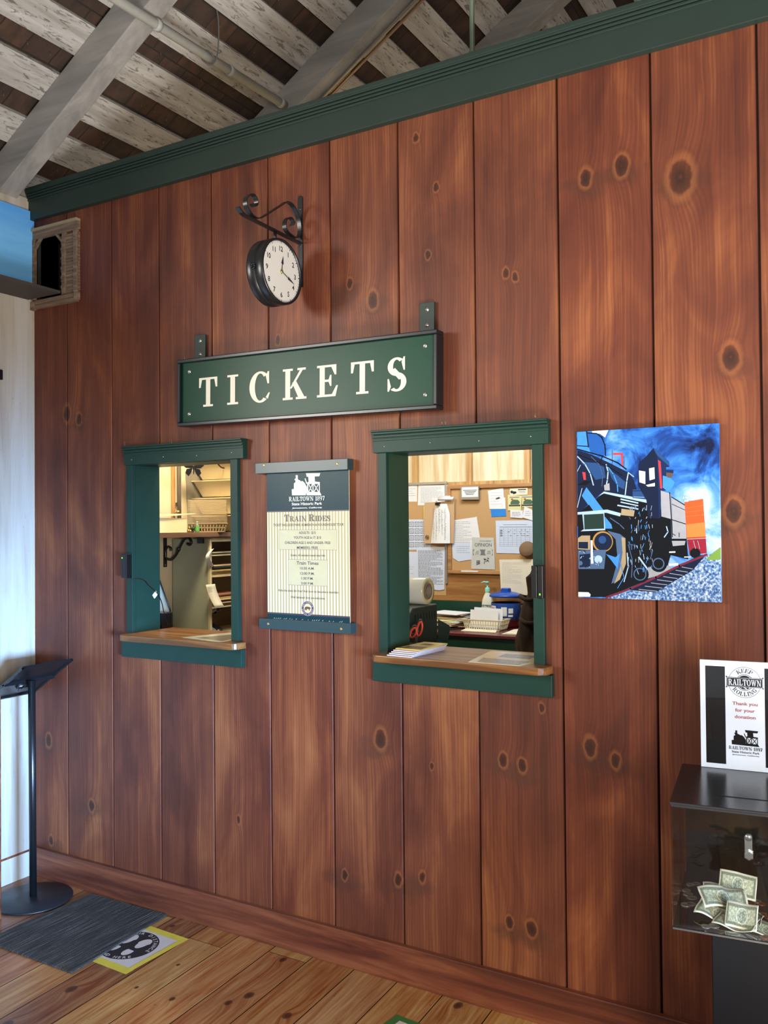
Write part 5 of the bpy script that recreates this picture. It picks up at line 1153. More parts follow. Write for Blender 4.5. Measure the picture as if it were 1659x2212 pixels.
for i, (a, b, c) in enumerate(coins):
    p = WM[db.name] @ Vector((a, b, DZ0+0.0003)); rr = 0.0095 if c else random.choice([0.0105, 0.012])
    mb = MB(); mb.lathe(p, (0, 0, 1), [(0, 0), (rr, 0), (rr, 0.0016), (rr-0.0008, 0.0018), (rr-0.0012, 0.0014), (0, 0.0014)], COPPER if c else NICK, 20)
    left = a < 0.12
    tag(mb.build('coin'), ('copper penny among the coins at the right of the banknotes' if c else ('silver coin on the left side of the donation box floor' if left and b > -0.25 else 'silver coin in front of the banknotes' if left else 'silver coin among the pennies right of the banknotes')), 'coin', ('copper pennies right of the banknotes' if c else ('silver coins at the left of the box' if left and b > -0.25 else 'silver coins at the front of the box' if left else 'silver coins right of the banknotes')))

# ================================================================ OFFICE, RIGHT WINDOW
YB = 2.405
def paper(name, label, pts, y, m, cat='paper', group=None, th=0.0008, lines=None, parts=None):
    """pts: corners as world x, z on a plane at y"""
    mb = MB(); mb.prism([(a, y, b) for a, b in pts], (0, -th, 0), m); o = mb.build(name); tag(o, label, cat, group)
    if lines:
        x0, x1, z0, z1, n, ink, w = lines; mb = MB(); fr = WALLF(y-th); random.seed(int(abs(x0*1000)))
        for i in range(n):
            z_ = z1-(z1-z0)*(i+0.5)/n; x = x0; xe = x1-(x1-x0)*random.choice([0, 0, 0.08, 0.25, 0.5])
            while x < xe-0.004:
                L = random.uniform(0.006, 0.022); rect(mb, fr, x, min(x+L, xe), z_-w/2, z_+w/2, ink, 0.0005); x += L+0.003
        mb.build('typed_lines', o)
    return o
cb1 = thing('cork_board', 'left cork board under a silver rail behind the right window', 'notice board', (-2.75, YB, 1.2))
CORK = M('cork', (190, 152, 104), 0.85, var=0.16, scale=160)
mb = MB(); mb.box(-3.0, -2.556, YB-0.006, YB+0.02, 1.16, 1.895, CORK); mb.build('cork_panel', cb1)
mb = MB(); mb.box(-3.02, -2.54, YB-0.016, YB, 1.887, 1.903, M('silver_rail', (186, 188, 190), 0.35, 0.7)); mb.box(-2.556, -2.543, YB-0.012, YB, 1.24, 1.887, M('silver_rail', 0)); mb.build('metal_frame', cb1)
cb2 = thing('cork_board', 'large wood-framed cork board covered in notices behind the right window', 'notice board', (-2.1, YB, 1.31))
mb = MB(); mb.box(-2.52, -1.40, YB-0.006, YB, 1.325, 1.865, CORK); mb.build('cork_panel', cb2)
mb = MB(); OAK = plank_mat('oak_board_frame', (150, 104, 62), (176, 130, 84), (192, 148, 100), 'X', 30, 0.4, bump=0.05)
for a, b, c, d_ in ((-2.537, -1.38, 1.853, 1.878), (-2.537, -1.38, 1.306, 1.330), (-2.537, -2.511, 1.330, 1.853), (-1.405, -1.38, 1.330, 1.853)): mb.box(a, b, YB-0.018, YB+0.005, c, d_, OAK, (a % 1, 0, 0))
mb.build('wood_frame', cb2, bevel=0.002)
mb = MB(); mb.box(-2.439, -2.322, YB-0.0195, YB-0.018, 1.318, 1.327, WHITEP); o = mb.build('label_strip', cb2); o['label'] = 'blank white label strip'
y1_ = YB-0.007
paper('memo_sheet', 'white memo at the far left of the cork board, cut by the jamb', [(-2.90, 1.886), (-2.761, 1.884), (-2.763, 1.776), (-2.90, 1.778)], y1_, WHITEP, lines=(-2.85, -2.775, 1.81, 1.87, 4, GREYINK, 0.002))
paper('typed_letter', 'typed letter pinned below the silver rail behind the hanging folder', [(-2.752, 1.886), (-2.537, 1.880), (-2.539, 1.745), (-2.758, 1.752)], y1_, WHITEP, lines=(-2.735, -2.57, 1.765, 1.87, 12, GREYINK, 0.0016))
ca = paper('year_calendar', 'sheet of small calendar month blocks left of the folder', [(-2.90, 1.659), (-2.661, 1.657), (-2.663, 1.457), (-2.90, 1.456)], y1_, M('bluish_white_paper', (204, 216, 236), 0.6, var=0.03), 'calendar')
mb = MB(); fr = WALLF(y1_-0.0008)
for i in range(4):
    for j in range(5): outline(mb, fr, -2.868+j*0.043, -2.833+j*0.043, 1.474+i*0.045, 1.508+i*0.045, 0.004, GREYINK); rect(mb, fr, -2.860+j*0.043, -2.841+j*0.043, 1.482+i*0.045, 1.500+i*0.045, M('pale_grey_print', (176, 180, 190), 0.6), 0.0006)
mb.build('month_blocks', ca)
paper('blue_sheet', 'pale bluish sheet at the lower left beside the long list', [(-2.92, 1.443), (-2.766, 1.443), (-2.768, 1.22), (-2.92, 1.22)], y1_-0.001, M('bluish_white_paper', 0), lines=(-2.86, -2.79, 1.29, 1.35, 4, GREYINK, 0.0014))
paper('long_list', 'densely printed table hanging under the calendar', [(-2.769, 1.475), (-2.559, 1.477), (-2.566, 1.20), (-2.60, 1.193), (-2.765, 1.205)], y1_-0.003, M('bluish_white_paper', 0), lines=(-2.757, -2.575, 1.23, 1.455, 30, GREYINK, 0.0036))
mb = MB(); mb.box(-2.715, -2.703, y1_-0.003, y1_-0.002, 1.66, 1.745, M('yellow_note', (226, 218, 110), 0.6)); tag(mb.build('sticky_note'), 'strip of a yellow note left of the hanging folder', 'note')
fo = thing('hanging_folder', 'tan folder and clipped sheets hanging from a hook over the boards', 'folder', (-2.59, 2.37, 1.5))
mb = MB(); V = []
PTS = [(-2.698, 1.762), (-2.69, 1.769), (-2.480, 1.772), (-2.482, 1.64), (-2.489, 1.501), (-2.60, 1.497), (-2.702, 1.500), (-2.704, 1.63)]
mb.prism([(a, 2.378, b) for a, b in PTS], (0, 0.004, 0), M('tan_folder', (196, 162, 124), 0.6, var=0.06, scale=5)); mb.build('folder_back', fo)
mb = MB(); vs = []; fs = []; nx, nz = 8, 8
for j in range(nz+1):
    for i in range(nx+1):
        u, v = i/nx, j/nz; xl = -2.615+(-0.035)*v; xr = -2.530+0.02*min(1, v*4); vs.append((xl+(xr-xl)*u, 2.372-0.012*math.sin(u*PI)*(0.4+v), 1.757-0.256*v))
for j in range(nz):
    for i in range(nx): k = j*(nx+1)+i; fs.append((k, k+1, k+nx+2, k+nx+1))
mb.shell(vs, fs, WHITEP, (0, 0, 0), True); pg_ = mb.build('curled_pages', fo)
mb = MB(); fr = WALLF(2.3655)
for i in range(5):
    for k in range(22): a = -2.628+i*0.021+random.uniform(-.002, .002); rect(mb, fr, a, a+random.uniform(.004, .013), 1.72-k*0.0092, 1.7225-k*0.0092, GREYINK, 0.0068)
mb.build('printed_columns', pg_)
mb = MB(); mb.box(-2.606, -2.578, 2.352, 2.374, 1.748, 1.766, BLACKP); mb.tube([(-2.600, 2.352, 1.766), (-2.597, 2.350, 1.778), (-2.590, 2.352, 1.766)], 0.0012, BLACKP, 6); mb.build('binder_clip', fo)
mb = MB(); mb.tube([(-2.588, 2.362, 1.789), (-2.478, 2.362, 1.790)], 0.011, WHITEP, 14); mb.tube([(-2.575, 2.362, 1.803), (-2.50, 2.362, 1.804)], 0.004, WHITEP, 10); mb.build('rolled_sheet', fo)
mb = MB(); fr = WALLF(2.3735); ring(mb, fr, -2.6775, 1.540, 0.014, 0.004, M('seal_brown', (84, 70, 58), 0.6), 0.001); disc(mb, fr, -2.6775, 1.540, 0.006, M('seal_brown', 0), 0.001, 12); mb.build('seal', fo)
paper('typed_letter', 'slightly tilted typed letter pinned right of the hanging folder', [(-2.496, 1.650), (-2.345, 1.668), (-2.332, 1.672), (-2.311, 1.540), (-2.36, 1.41), (-2.36, 1.395), (-2.50, 1.41)], y1_, WHITEP, lines=(-2.49, -2.365, 1.49, 1.645, 14, GREYINK, 0.0018))
paper('handwritten_page', 'page with handwriting under the tilted typed letter', [(-2.509, 1.500), (-2.38, 1.505), (-2.372, 1.397), (-2.462, 1.383), (-2.502, 1.405)], y1_-0.001, M('bluish_white_paper', 0), lines=(-2.475, -2.38, 1.435, 1.487, 4, INK, 0.0012))
op = paper('newspaper_clipping', 'grey newspaper clipping headed OPINION with a cartoon', [(-2.365, 1.540), (-2.214, 1.537), (-2.208, 1.335), (-2.373, 1.338)], y1_-0.002, M('newsprint', (196, 198, 192), 0.7, var=0.06), 'newspaper')
mb = MB(); fr = WALLF(y1_-0.0028); NG = M('news_grey', (112, 118, 118), 0.7); text(mb, fr, 'OPINION', -2.288, 1.492, 0.022, NG, w=0.118); text(mb, fr, 'THE UNION DEMOCRAT', -2.272, 1.516, 0.007, NG, w=0.082)
rect(mb, fr, -2.36, -2.222, 1.425, 1.462, NG, 0.0004); disc(mb, fr, -2.330, 1.442, 0.026, M('newsprint', 0), 0.0007); disc(mb, fr, -2.250, 1.444, 0.027, M('newsprint', 0), 0.0007)
for k in range(5): rect(mb, fr, -2.345+0.002*k, -2.316-0.003*(k % 2), 1.430+k*0.005, 1.432+k*0.005, NG, 0.0009); rect(mb, fr, -2.265+0.002*k, -2.236, 1.432+k*0.005, 1.434+k*0.005, NG, 0.0009)
for k in range(14): a, b = random.uniform(-2.29, -2.25), random.uniform(1.375, 1.41); line2(mb, fr, [(a, b), (a+random.uniform(-.012, .012), b+random.uniform(-.012, .012))], 0.003, INK, 0.0009)
for k in range(5): line2(mb, fr, [(-2.335, 1.365+k*0.006), (-2.312, 1.371+k*0.005)], 0.003, INK, 0.0009)
mb.build('print', op)
cd = paper('notice_card', 'small white notice card in a clear box at the top of the cork board', [(-2.433, 1.866), (-2.305, 1.866), (-2.306, 1.780), (-2.434, 1.782)], y1_-0.012, M('clear_grey_box', (150, 142, 128), 0.4), 'card', th=0.012)
mb = MB(); fr = WALLF(y1_-0.0242); rect(mb, fr, -2.424, -2.310, 1.797, 1.861, WHITEP, 0.0004)
for k, (a, b) in enumerate(((-2.415, -2.318), (-2.405, -2.325), (-2.40, -2.335), (-2.395, -2.34))): rect(mb, fr, a, b, 1.839-k*0.009, 1.8425-k*0.009, INK, 0.0006)
mb.build('card_face', cd)
nt_ = paper('handwritten_note', 'white handwritten note pinned above a bright blue note', [(-2.252, 1.835), (-2.147, 1.850), (-2.143, 1.79), (-2.135, 1.788), (-2.132, 1.718), (-2.242, 1.719)], y1_-0.001, WHITEP, 'note', lines=(-2.235, -2.155, 1.74, 1.83, 5, M('faint_red_ink', (190, 150, 156), 0.6), 0.0012))
mb = MB(); mb.obox((-2.195, y1_-0.004, 1.783), (0.024, 0, 0.006), (0, -0.004, 0), (-0.001, 0, 0.004), M('dark_green_pin', (38, 62, 58), 0.4)); mb.build('push_pin', nt_)
paper('blue_note', 'bright blue note pinned under the handwritten one', [(-2.234, 1.719), (-2.132, 1.720), (-2.130, 1.672), (-2.230, 1.669)], y1_-0.0005, M('bright_blue_paper', (30, 130, 216), 0.5), 'note')
c0 = paper('cartoon_clipping', 'cream card with a black spot and bold words above the coloured cartoon', [(-2.103, 1.844), (-1.985, 1.846), (-1.986, 1.803), (-2.104, 1.803)], y1_-0.001, CREAMP, 'card')
mb = MB(); fr = WALLF(y1_-0.0018); disc(mb, fr, -2.090, 1.823, 0.009, INK); disc(mb, fr, -2.076, 1.818, 0.009, INK); disc(mb, fr, -2.066, 1.819, 0.007, INK); rect(mb, fr, -2.048, -1.995, 1.833, 1.839, INK); rect(mb, fr, -2.045, -2.0, 1.824, 1.826, GREYINK); rect(mb, fr, -2.04, -1.998, 1.817, 1.819, GREYINK); mb.build('print', c0)
for nm, q, lab, cc in (('c1', [(-2.117, 1.806), (-2.023, 1.799), (-2.030, 1.708), (-2.116, 1.707)], 'coloured comic strip panel with a green car', -2.07), ('c2', [(-2.022, 1.799), (-1.925, 1.800), (-1.925, 1.725), (-2.022, 1.726)], 'coloured comic strip panel at the right with a small figure', -1.985)):
    c1_ = paper('comic_panel', lab, q, y1_-0.002, M('pale_yellow_print', (214, 208, 150), 0.6, var=0.06), 'clipping')
    mb = MB(); fr = WALLF(y1_-0.0028); mb.face([fr.p(cc+a, b, 0.0005) for a, b in ((-0.03, 1.745), (0.025, 1.745), (0.034, 1.757), (0.022, 1.772), (-0.008, 1.775), (-0.027, 1.762))], M('comic_green', (70, 100, 76), 0.6)); disc(mb, fr, cc-0.018, 1.776, 0.007, M('comic_red', (166, 84, 66), 0.6), 0.0007); rect(mb, fr, cc-0.04, cc+0.036, 1.733, 1.743, M('comic_dark', (70, 66, 70), 0.6)); rect(mb, fr, cc-0.034, cc+0.03, 1.786, 1.792, GREYINK); mb.build('print', c1_)
paper('business_card', 'small white card pinned below the comic panel', [(-2.100, 1.712), (-2.016, 1.706), (-2.020, 1.658), (-2.100, 1.664)], y1_-0.004, WHITEP, 'card', lines=(-2.09, -2.03, 1.67, 1.70, 4, GREYINK, 0.002))
paper('business_card', 'tilted white card partly behind the right casing', [(-2.005, 1.733), (-1.93, 1.695), (-1.95, 1.642), (-2.021, 1.663)], y1_-0.005, WHITEP, 'card', lines=(-2.0, -1.96, 1.67, 1.705, 3, GREYINK, 0.002))
sd = paper('schedule_sheet', 'white schedule sheet with a ruled table at the right of the cork board', [(-2.201, 1.645), (-1.92, 1.645), (-1.92, 1.438), (-2.198, 1.440)], y1_-0.001, M('bluish_white_paper', 0), 'schedule')
mb = MB(); fr = WALLF(y1_-0.0018)
for k in range(11): rect(mb, fr, -2.175, -1.94, 1.483+k*0.0115, 1.4842+k*0.0115, GREYINK)
for k in range(9): rect(mb, fr, -2.175+k*0.0285, -2.174+k*0.0285, 1.483, 1.598, GREYINK)
for k in range(4): rect(mb, fr, -2.172, -2.155, 1.547+k*0.0115, 1.551+k*0.0115, INK)
rect(mb, fr, -2.15, -1.99, 1.617, 1.6195, GREYINK); rect(mb, fr, -2.175, -1.96, 1.604, 1.6065, GREYINK)
for k in range(18): a, b = random.uniform(-2.14, -1.96), 1.549+0.0115*random.randint(0, 3); rect(mb, fr, a, a+0.008, b, b+0.002, INK, 0.0007)
mb.build('ruled_table', sd)
paper('form_letter', 'cream letter hanging over the board frame above the blue-lidded tub', [(-2.174, 1.400), (-1.92, 1.405), (-1.92, 1.17), (-2.165, 1.200)], YB-0.020, CREAMP, lines=(-2.155, -2.02, 1.25, 1.385, 16, M('pale_grey_print', 0), 0.0014))
mb = MB(); mb.lathe((-1.985, YB-0.03, 1.467), (0.1, -1, 0.3), [(0, 0.004), (0.02, 0.006), (0.03, 0.0), (0.044, -0.004), (0.05, 0), (0.044, 0.006), (0.03, 0.012), (0.02, 0.016), (0, 0.014)], M('woven_brown_straw', (120, 92, 62), 0.8, var=0.3, scale=200), 28); tag(mb.build('straw_rosette'), 'round brown woven straw disc hanging at the right edge of the schedule', 'ornament')

# desk along the back wall
dk = thing('desk', 'dark green desk with burgundy top against the office back wall', 'desk', (-2.1, 2.1, 0))
mb = MB(); mb.box(-3.1, -0.9, 1.85, 2.39, 0.978, 0.995, M('burgundy_laminate', (92, 40, 44), 0.25)); mb.build('desk_top', dk, bevel=0.002)
mb = MB(); GD = M('bottle_green_paint', (18, 62, 48), 0.4); mb.box(-3.1, -0.9, 1.875, 1.895, 0.90, 0.978, GD); mb.build('apron', dk)
mb = MB(); mb.box(-3.1, -0.9, 2.372, 2.39, 0.995, 1.128, GD); mb.build('back_board', dk)
for xa, ya in ((-3.06, 1.9), (-0.96, 1.9), (-3.06, 2.34), (-0.96, 2.34)):
    mb = MB(); mb.box(xa, xa+0.04, ya, ya+0.04, 0, 0.978, GD); mb.build('leg', dk)
def basket_mesh(mb, c, w, d, h, m, rot=0.0, flare=0.86, slots=True, th=0.0025):
    R = Matrix.Rotation(rot, 3, 'Z'); c = Vector(c)
    P = lambda x, y, z: c+R @ Vector((x, y, z))
    k = flare
    mb.shell([P(-w/2*k, -d/2*k, 0), P(w/2*k, -d/2*k, 0), P(w/2*k, d/2*k, 0), P(-w/2*k, d/2*k, 0)], [(0, 1, 2, 3), (3, 2, 1, 0)], m)
    for (ax_, bx) in (((-1, -1), (1, -1)), ((1, -1), (1, 1)), ((1, 1), (-1, 1)), ((-1, 1), (-1, -1))):
        A0 = P(ax_[0]*w/2*k, ax_[1]*d/2*k, 0); B0 = P(bx[0]*w/2*k, bx[1]*d/2*k, 0); A1 = P(ax_[0]*w/2, ax_[1]*d/2, h); B1 = P(bx[0]*w/2, bx[1]*d/2, h)
        L = (B1-A1).length; n = max(4, int(L/0.016)) if slots else 1
        up0, up1 = A1-A0, B1-B0; nn = (B1-A1).cross(up0).normalized()*th
        def bar(u0, u1, v0, v1):
            q = [(A0+(B0-A0)*u+((up0)*(1-u)+(up1)*u)*v) for u, v in ((u0, v0), (u1, v0), (u1, v1), (u0, v1))]
            mb.prism(q, nn, m)
        if not slots: bar(0, 1, 0, 1); continue
        bar(0, 1, 0, 0.12); bar(0, 1, 0.46, 0.56); bar(0, 1, 0.86, 1.0)
        for i in range(n+1):
            u = i/n; bar(max(0, u-0.16/n), min(1, u+0.16/n), 0.12, 0.86)
    for s0, s1, s2, s3 in ((-1, 1, -1, -1), (-1, 1, 1, 1)):
        mb.obox(P(-w/2-0.005, s2*d/2-0.005, h-0.003), R @ Vector((w+0.01, 0, 0)), R @ Vector((0, 0.01, 0)), (0, 0, 0.004), m)
    for s in (-1, 1): mb.obox(P(s*w/2-0.005, -d/2, h-0.003), R @ Vector((0.01, 0, 0)), R @ Vector((0, d, 0)), (0, 0, 0.004), m)
CREAMPL = M('cream_plastic', (222, 212, 182), 0.45, var=0.03)
bk = thing('plastic_basket', 'cream plastic basket holding white envelopes on the desk', 'basket', (-2.13, 2.12, 0.996))
mb = MB(); basket_mesh(mb, (-2.140, 2.095, 0.996), 0.250, 0.130, 0.062, CREAMPL); mb.build('basket', bk)
for i, (dx, dy, dz, lab) in enumerate(((0, 0.03, 0, 'tallest plain white envelope standing in the cream basket'), (-0.012, 0.0, -0.012, 'printed white envelope standing in front in the cream basket'), (0.01, 0.015, -0.006, 'white envelope in the middle of the cream basket'))):
    mb = MB(); mb.obox((-2.232+dx, 2.085+dy, 1.003), (0.182, 0, -0.004), (0, 0.002, 0), (0.0, 0.015, 0.118+dz), WHITEP); o = mb.build('envelope')
    tag(o, lab, 'envelope', 'envelopes in the cream basket')
    if i == 1:
        mb = MB(); fr = Frame((-2.244, 2.085, 1.003), (1, 0, -0.02), (0, 0.18, 1))
        for k in range(5): rect(mb, fr, 0.01, 0.10-0.012*(k % 3), 0.062+0.008*k, 0.0635+0.008*k, GREYINK, 0.0008)
        mb.build('printed_lines', o)
mb = MB(); mb.prism([(-2.236, 1.945, 0.996), (-2.253, 2.05, 0.996), (-2.055, 2.06, 0.996), (-2.016, 1.950, 0.996)], (0, 0, 0.003), CREAMP); tag(mb.build('envelope'), 'large cream envelope lying flat in front of the basket', 'envelope')
for i in range(3):
    mb = MB(); mb.prism([(-1.962+0.01*i, 1.905, 0.996+0.0025*i), (-1.985+0.015*i, 2.15-0.01*i, 0.996+0.0025*i), (-1.80, 2.15, 0.996+0.0025*i), (-1.790, 1.905, 0.996+0.0025*i)], (0, 0, 0.002), CREAMP)
    tag(mb.build('loose_paper'), ('lowest', 'middle', 'top')[i]+' sheet of the papers at the right end of the desk', 'paper', 'papers at the right of the desk')
mb = MB(); mb.box(-2.05, -1.94, 2.30, 2.36, 0.996, 1.010, M('mustard_plastic', (206, 150, 62), 0.45)); mb.box(-2.035, -2.012, 2.2985, 2.30, 1.000, 1.004, INK); mb.box(-1.985, -1.962, 2.2985, 2.30, 1.000, 1.004, INK); tag(mb.build('stapler_tray', bevel=0.001), 'flat mustard coloured box under the dark jacket', 'box')
# pile of mail
random.seed(8)
for i in range(11):
    w_, d_, h_ = random.uniform(.20, .26), random.uniform(.12, .2), 0.0045; a = random.uniform(-.35, .35); z_ = 0.9965+i*0.0078
    m_ = [M('black_folder', (34, 32, 32), 0.5), KRAFT, CREAMP, KRAFT, WHITEP, M('pale_yellow_paper', (224, 222, 160), 0.6), WHITEP, KRAFT, GREYINK, KRAFT, WHITEP][i]
    R = Matrix.Rotation(a, 3, 'Z'); c = Vector((-2.40+random.uniform(-.02, .02), 2.10+random.uniform(-.02, .03)+0.008*i, z_)); X = R @ Vector((w_, 0, random.uniform(-.002, .002))); Y = R @ Vector((0, d_, 0))
    mb = MB(); mb.obox(c-X/2-Y/2, X, Y, (0, 0, h_), m_)
    lab = ['black folder at the bottom of the mail pile', 'kraft envelope second from the bottom of the mail pile', 'cream sheet near the bottom of the mail pile', 'tan envelope poking out low in the mail pile', 'white sheet in the lower half of the mail pile', 'pale yellow pad in the middle of the mail pile', 'white envelope above the yellow pad in the mail pile', 'tan envelope above the white one in the mail pile', 'grey sheet near the top of the mail pile', 'kraft envelope second from the top of the mail pile', 'white sheet on top of the mail pile'][i]
    tag(mb.build('mail_item'), lab, 'envelope' if 'envelope' in lab else 'paper', 'mail piled on the desk left of the basket')
# lotion bottle
lb = thing('lotion_bottle', 'white pump bottle of lotion with a mint green pump', 'bottle', (-2.18, 2.28, 0.996))
mb = MB(); N = 28; prof = [(0.0, 0.030, 0.020), (0.004, 0.038, 0.024), (0.05, 0.042, 0.026), (0.11, 0.041, 0.026), (0.15, 0.034, 0.023), (0.175, 0.024, 0.019), (0.192, 0.014, 0.014), (0.20, 0.0135, 0.0135)]
vs = []; fs = []
for h, a, b in prof: vs += [(-2.235+a*math.cos(2*PI*k/N), 2.335+b*math.sin(2*PI*k/N), 0.996+h*1.02) for k in range(N)]
for i in range(len(prof)-1):
    for k in range(N): fs.append((i*N+k, i*N+(k+1) % N, (i+1)*N+(k+1) % N, (i+1)*N+k))
fs.append(tuple(range(N-1, -1, -1))); mb.shell(vs, fs, M('ivory_bottle_plastic', (226, 226, 208), 0.3), (0, 0, 0), True); mb.build('bottle_body', lb)
MINT = M('mint_pump_plastic', (138, 206, 190), 0.35)
mb = MB(); mb.lathe((-2.235, 2.335, 1.198), (0, 0, 1), [(0.0155, 0), (0.0155, 0.022), (0.011, 0.028), (0.005, 0.03), (0.005, 0.055), (0.011, 0.056), (0.012, 0.064), (0, 0.067)], MINT, 20); mb.tube([(-2.235, 2.335, 1.258), (-2.255, 2.329, 1.261), (-2.272, 2.323, 1.256)], [0.006, 0.005, 0.0035], MINT, 8); mb.build('pump', lb)
mb = MB(); fr = WALLF(2.3085); text(mb, fr, 'Jergens', -2.235, 1.118, 0.016, M('navy_label_ink', (52, 62, 84), 0.5), w=0.066, d=0.001); text(mb, fr, 'Original', -2.235, 1.096, 0.008, RD, w=0.036, d=0.001); text(mb, fr, 'Scent', -2.235, 1.086, 0.008, RD, w=0.026, d=0.001); mb.build('label_print', lb)
# tub with blue lid
tb = thing('plastic_tub', 'clear round tub with a blue lid and blue label', 'tub', (-2.03, 2.22, 0.996))
cx, cy = -2.083, 2.268; BLU = M('blue_lid_plastic', (24, 76, 168), 0.25)
mb = MB(); mb.lathe((cx, cy, 0.996), (0, 0, 1), [(0.068, 0), (0.080, 0.004), (0.086, 0.03), (0.089, 0.15), (0.092, 0.188)], CLR, 48); mb.build('tub_body', tb)
mb = MB(); mb.lathe((cx, cy, 0.998), (0, 0, 1), [(0, 0), (0.078, 0.002), (0.080, 0.02), (0.081, 0.05), (0.05, 0.056), (0, 0.058)], M('red_sweets', (150, 40, 44), 0.4, var=0.4, scale=180), 40); o = mb.build('contents', tb)
mb = MB(); mb.lathe((cx, cy, 0.996), (0, 0, 1), [(0.0875, 0.045), (0.0895, 0.048), (0.0915, 0.145), (0.0905, 0.148)], M('blue_label_print', (40, 76, 150), 0.3, var=0.35, scale=26), 48); mb.build('label', tb)
mb = MB()
for (a0, zz, ww, hh, mm) in ((-0.62, 1.118, 0.05, 0.02, WHITEP), (-0.62, 1.112, 0.03, 0.010, M('comic_red', 0)), (0.25, 1.095, 0.035, 0.055, WHITEP), (0.70, 1.10, 0.03, 0.03, WHITEP), (0.68, 1.07, 0.03, 0.012, WHITEP)):
    q = []; r_ = 0.0920
    for i in range(5):
        A0, A1 = a0-PI/2-0.0+(i-2.5)*ww/5/r_, a0-PI/2+(i-1.5)*ww/5/r_
        mb.face([(cx+r_*math.cos(A0), cy+r_*math.sin(A0), zz-hh/2), (cx+r_*math.cos(A1), cy+r_*math.sin(A1), zz-hh/2), (cx+r_*math.cos(A1), cy+r_*math.sin(A1), zz+hh/2), (cx+r_*math.cos(A0), cy+r_*math.sin(A0), zz+hh/2)], mm)
    if mm != WHITEP: r_ += 0.0004
mb.build('label_panels', tb)
mb = MB(); mb.lathe((cx, cy, 1.178), (0, 0, 1), [(0.094, 0), (0.100, 0.002), (0.102, 0.008), (0.099, 0.014), (0.085, 0.020), (0.06, 0.028), (0.03, 0.033), (0.0, 0.034)], BLU, 48); mb.lathe((cx, cy, 1.208), (0, 0, 1), [(0.034, 0), (0.032, 0.020), (0.028, 0.024), (0, 0.024)], BLU, 8, False); mb.build('lid', tb)
# wire basket of pens beside it
wb_ = thing('wire_cup', 'coppery wire cup next to the tub behind the dark jacket', 'cup', (-1.925, 2.24, 0.996)); mb = MB(); CW = M('copper_wire', (176, 100, 60), 0.35, 0.6)
for k in range(14): a = 2*PI*k/14; mb.tube([(-1.925+0.036*math.cos(a), 2.24+0.036*math.sin(a), 0.997), (-1.925+0.046*math.cos(a+0.5), 2.24+0.046*math.sin(a+0.5), 1.13)], 0.0018, CW, 5)
for h in (0.003, 0.04, 0.085, 0.134): r_ = 0.036+0.01*h/0.134; mb.tube([(-1.925+r_*math.cos(2*PI*k/20), 2.24+r_*math.sin(2*PI*k/20), 0.997+h) for k in range(21)], 0.002, CW, 5)
mb.build('wire_mesh', wb_)
# cabinet carrying the wrapping machine, just inside the window
mb = MB(); mb.box(-2.30, -1.745, 0.40, 0.76, 0.0, 1.085, M('dark_cabinet_paint', (26, 30, 30), 0.5)); tag(mb.build('low_cabinet', bevel=0.003), 'dark low cabinet under the green metal ticket machine', 'cabinet')
mc = thing('ticket_machine', 'dark green metal box with vent slots and side flap', 'machine', (-1.95, 0.56, 1.086))
MG = M('grey_green_metal', (46, 58, 50), 0.45, var=0.06)
mb = MB(); mb.prism([(-1.752, 0.430, 1.0855), (-1.752, 0.430, 1.245), (-1.752, 0.470, 1.277), (-1.752, 0.692, 1.277), (-1.752, 0.692, 1.0855)], (-0.35, 0, 0), MG); mb.build('housing', mc, bevel=0.004)
for k in range(8):
    mb = MB(); y_ = 0.488+k*0.0255; mb.obox((-1.7519, y_, 1.216+k*0.0005), (0.0008, 0, 0), (0, 0.0045, 0), (0, -0.004, 0.032), M('slot_black', 0)); mb.build('vent_slot', mc)
mb = MB(); mb.prism([(-1.751, 0.693, 1.21), (-1.700, 0.693, 1.188), (-1.689, 0.693, 1.178), (-1.705, 0.693, 1.11), (-1.751, 0.693, 1.118)], (0, 0.003, 0), MG); mb.build('side_flap', mc, bevel=0.0008)
rl = thing('film_roll', 'large roll of clear plastic film on the green machine', 'roll', (-1.92, 0.64, 1.278))
FILM = M('milky_plastic_film', (216, 218, 206), 0.18, var=0.04, Transmission_Weight=0.1)
mb = MB(); mb.lathe((-2.10, 0.632, 1.3365), (1, 0, 0.0), [(0.02, 0), (0.058, 0), (0.0585, 0.332), (0.056, 0.335), (0.030, 0.335), (0.030, 0.28)], FILM, 56); mb.build('film', rl)
mb = MB(); mb.lathe((-1.7648, 0.632, 1.3365), (1, 0, 0), [(0.057, 0.0), (0.057, 0.0006), (0.036, 0.0006), (0.036, 0.0)], M('yellowed_roll_end', (206, 196, 146), 0.2, var=0.1, scale=80), 40); mb.build('roll_edge', rl)
mb = MB(); mb.lathe((-2.05, 0.632, 1.3365), (1, 0, 0), [(0.035, 0), (0.035, 0.2875), (0.024, 0.2875), (0.024, 0.0)], M('grey_card_core', (124, 108, 90), 0.8), 32); mb.build('core', rl)
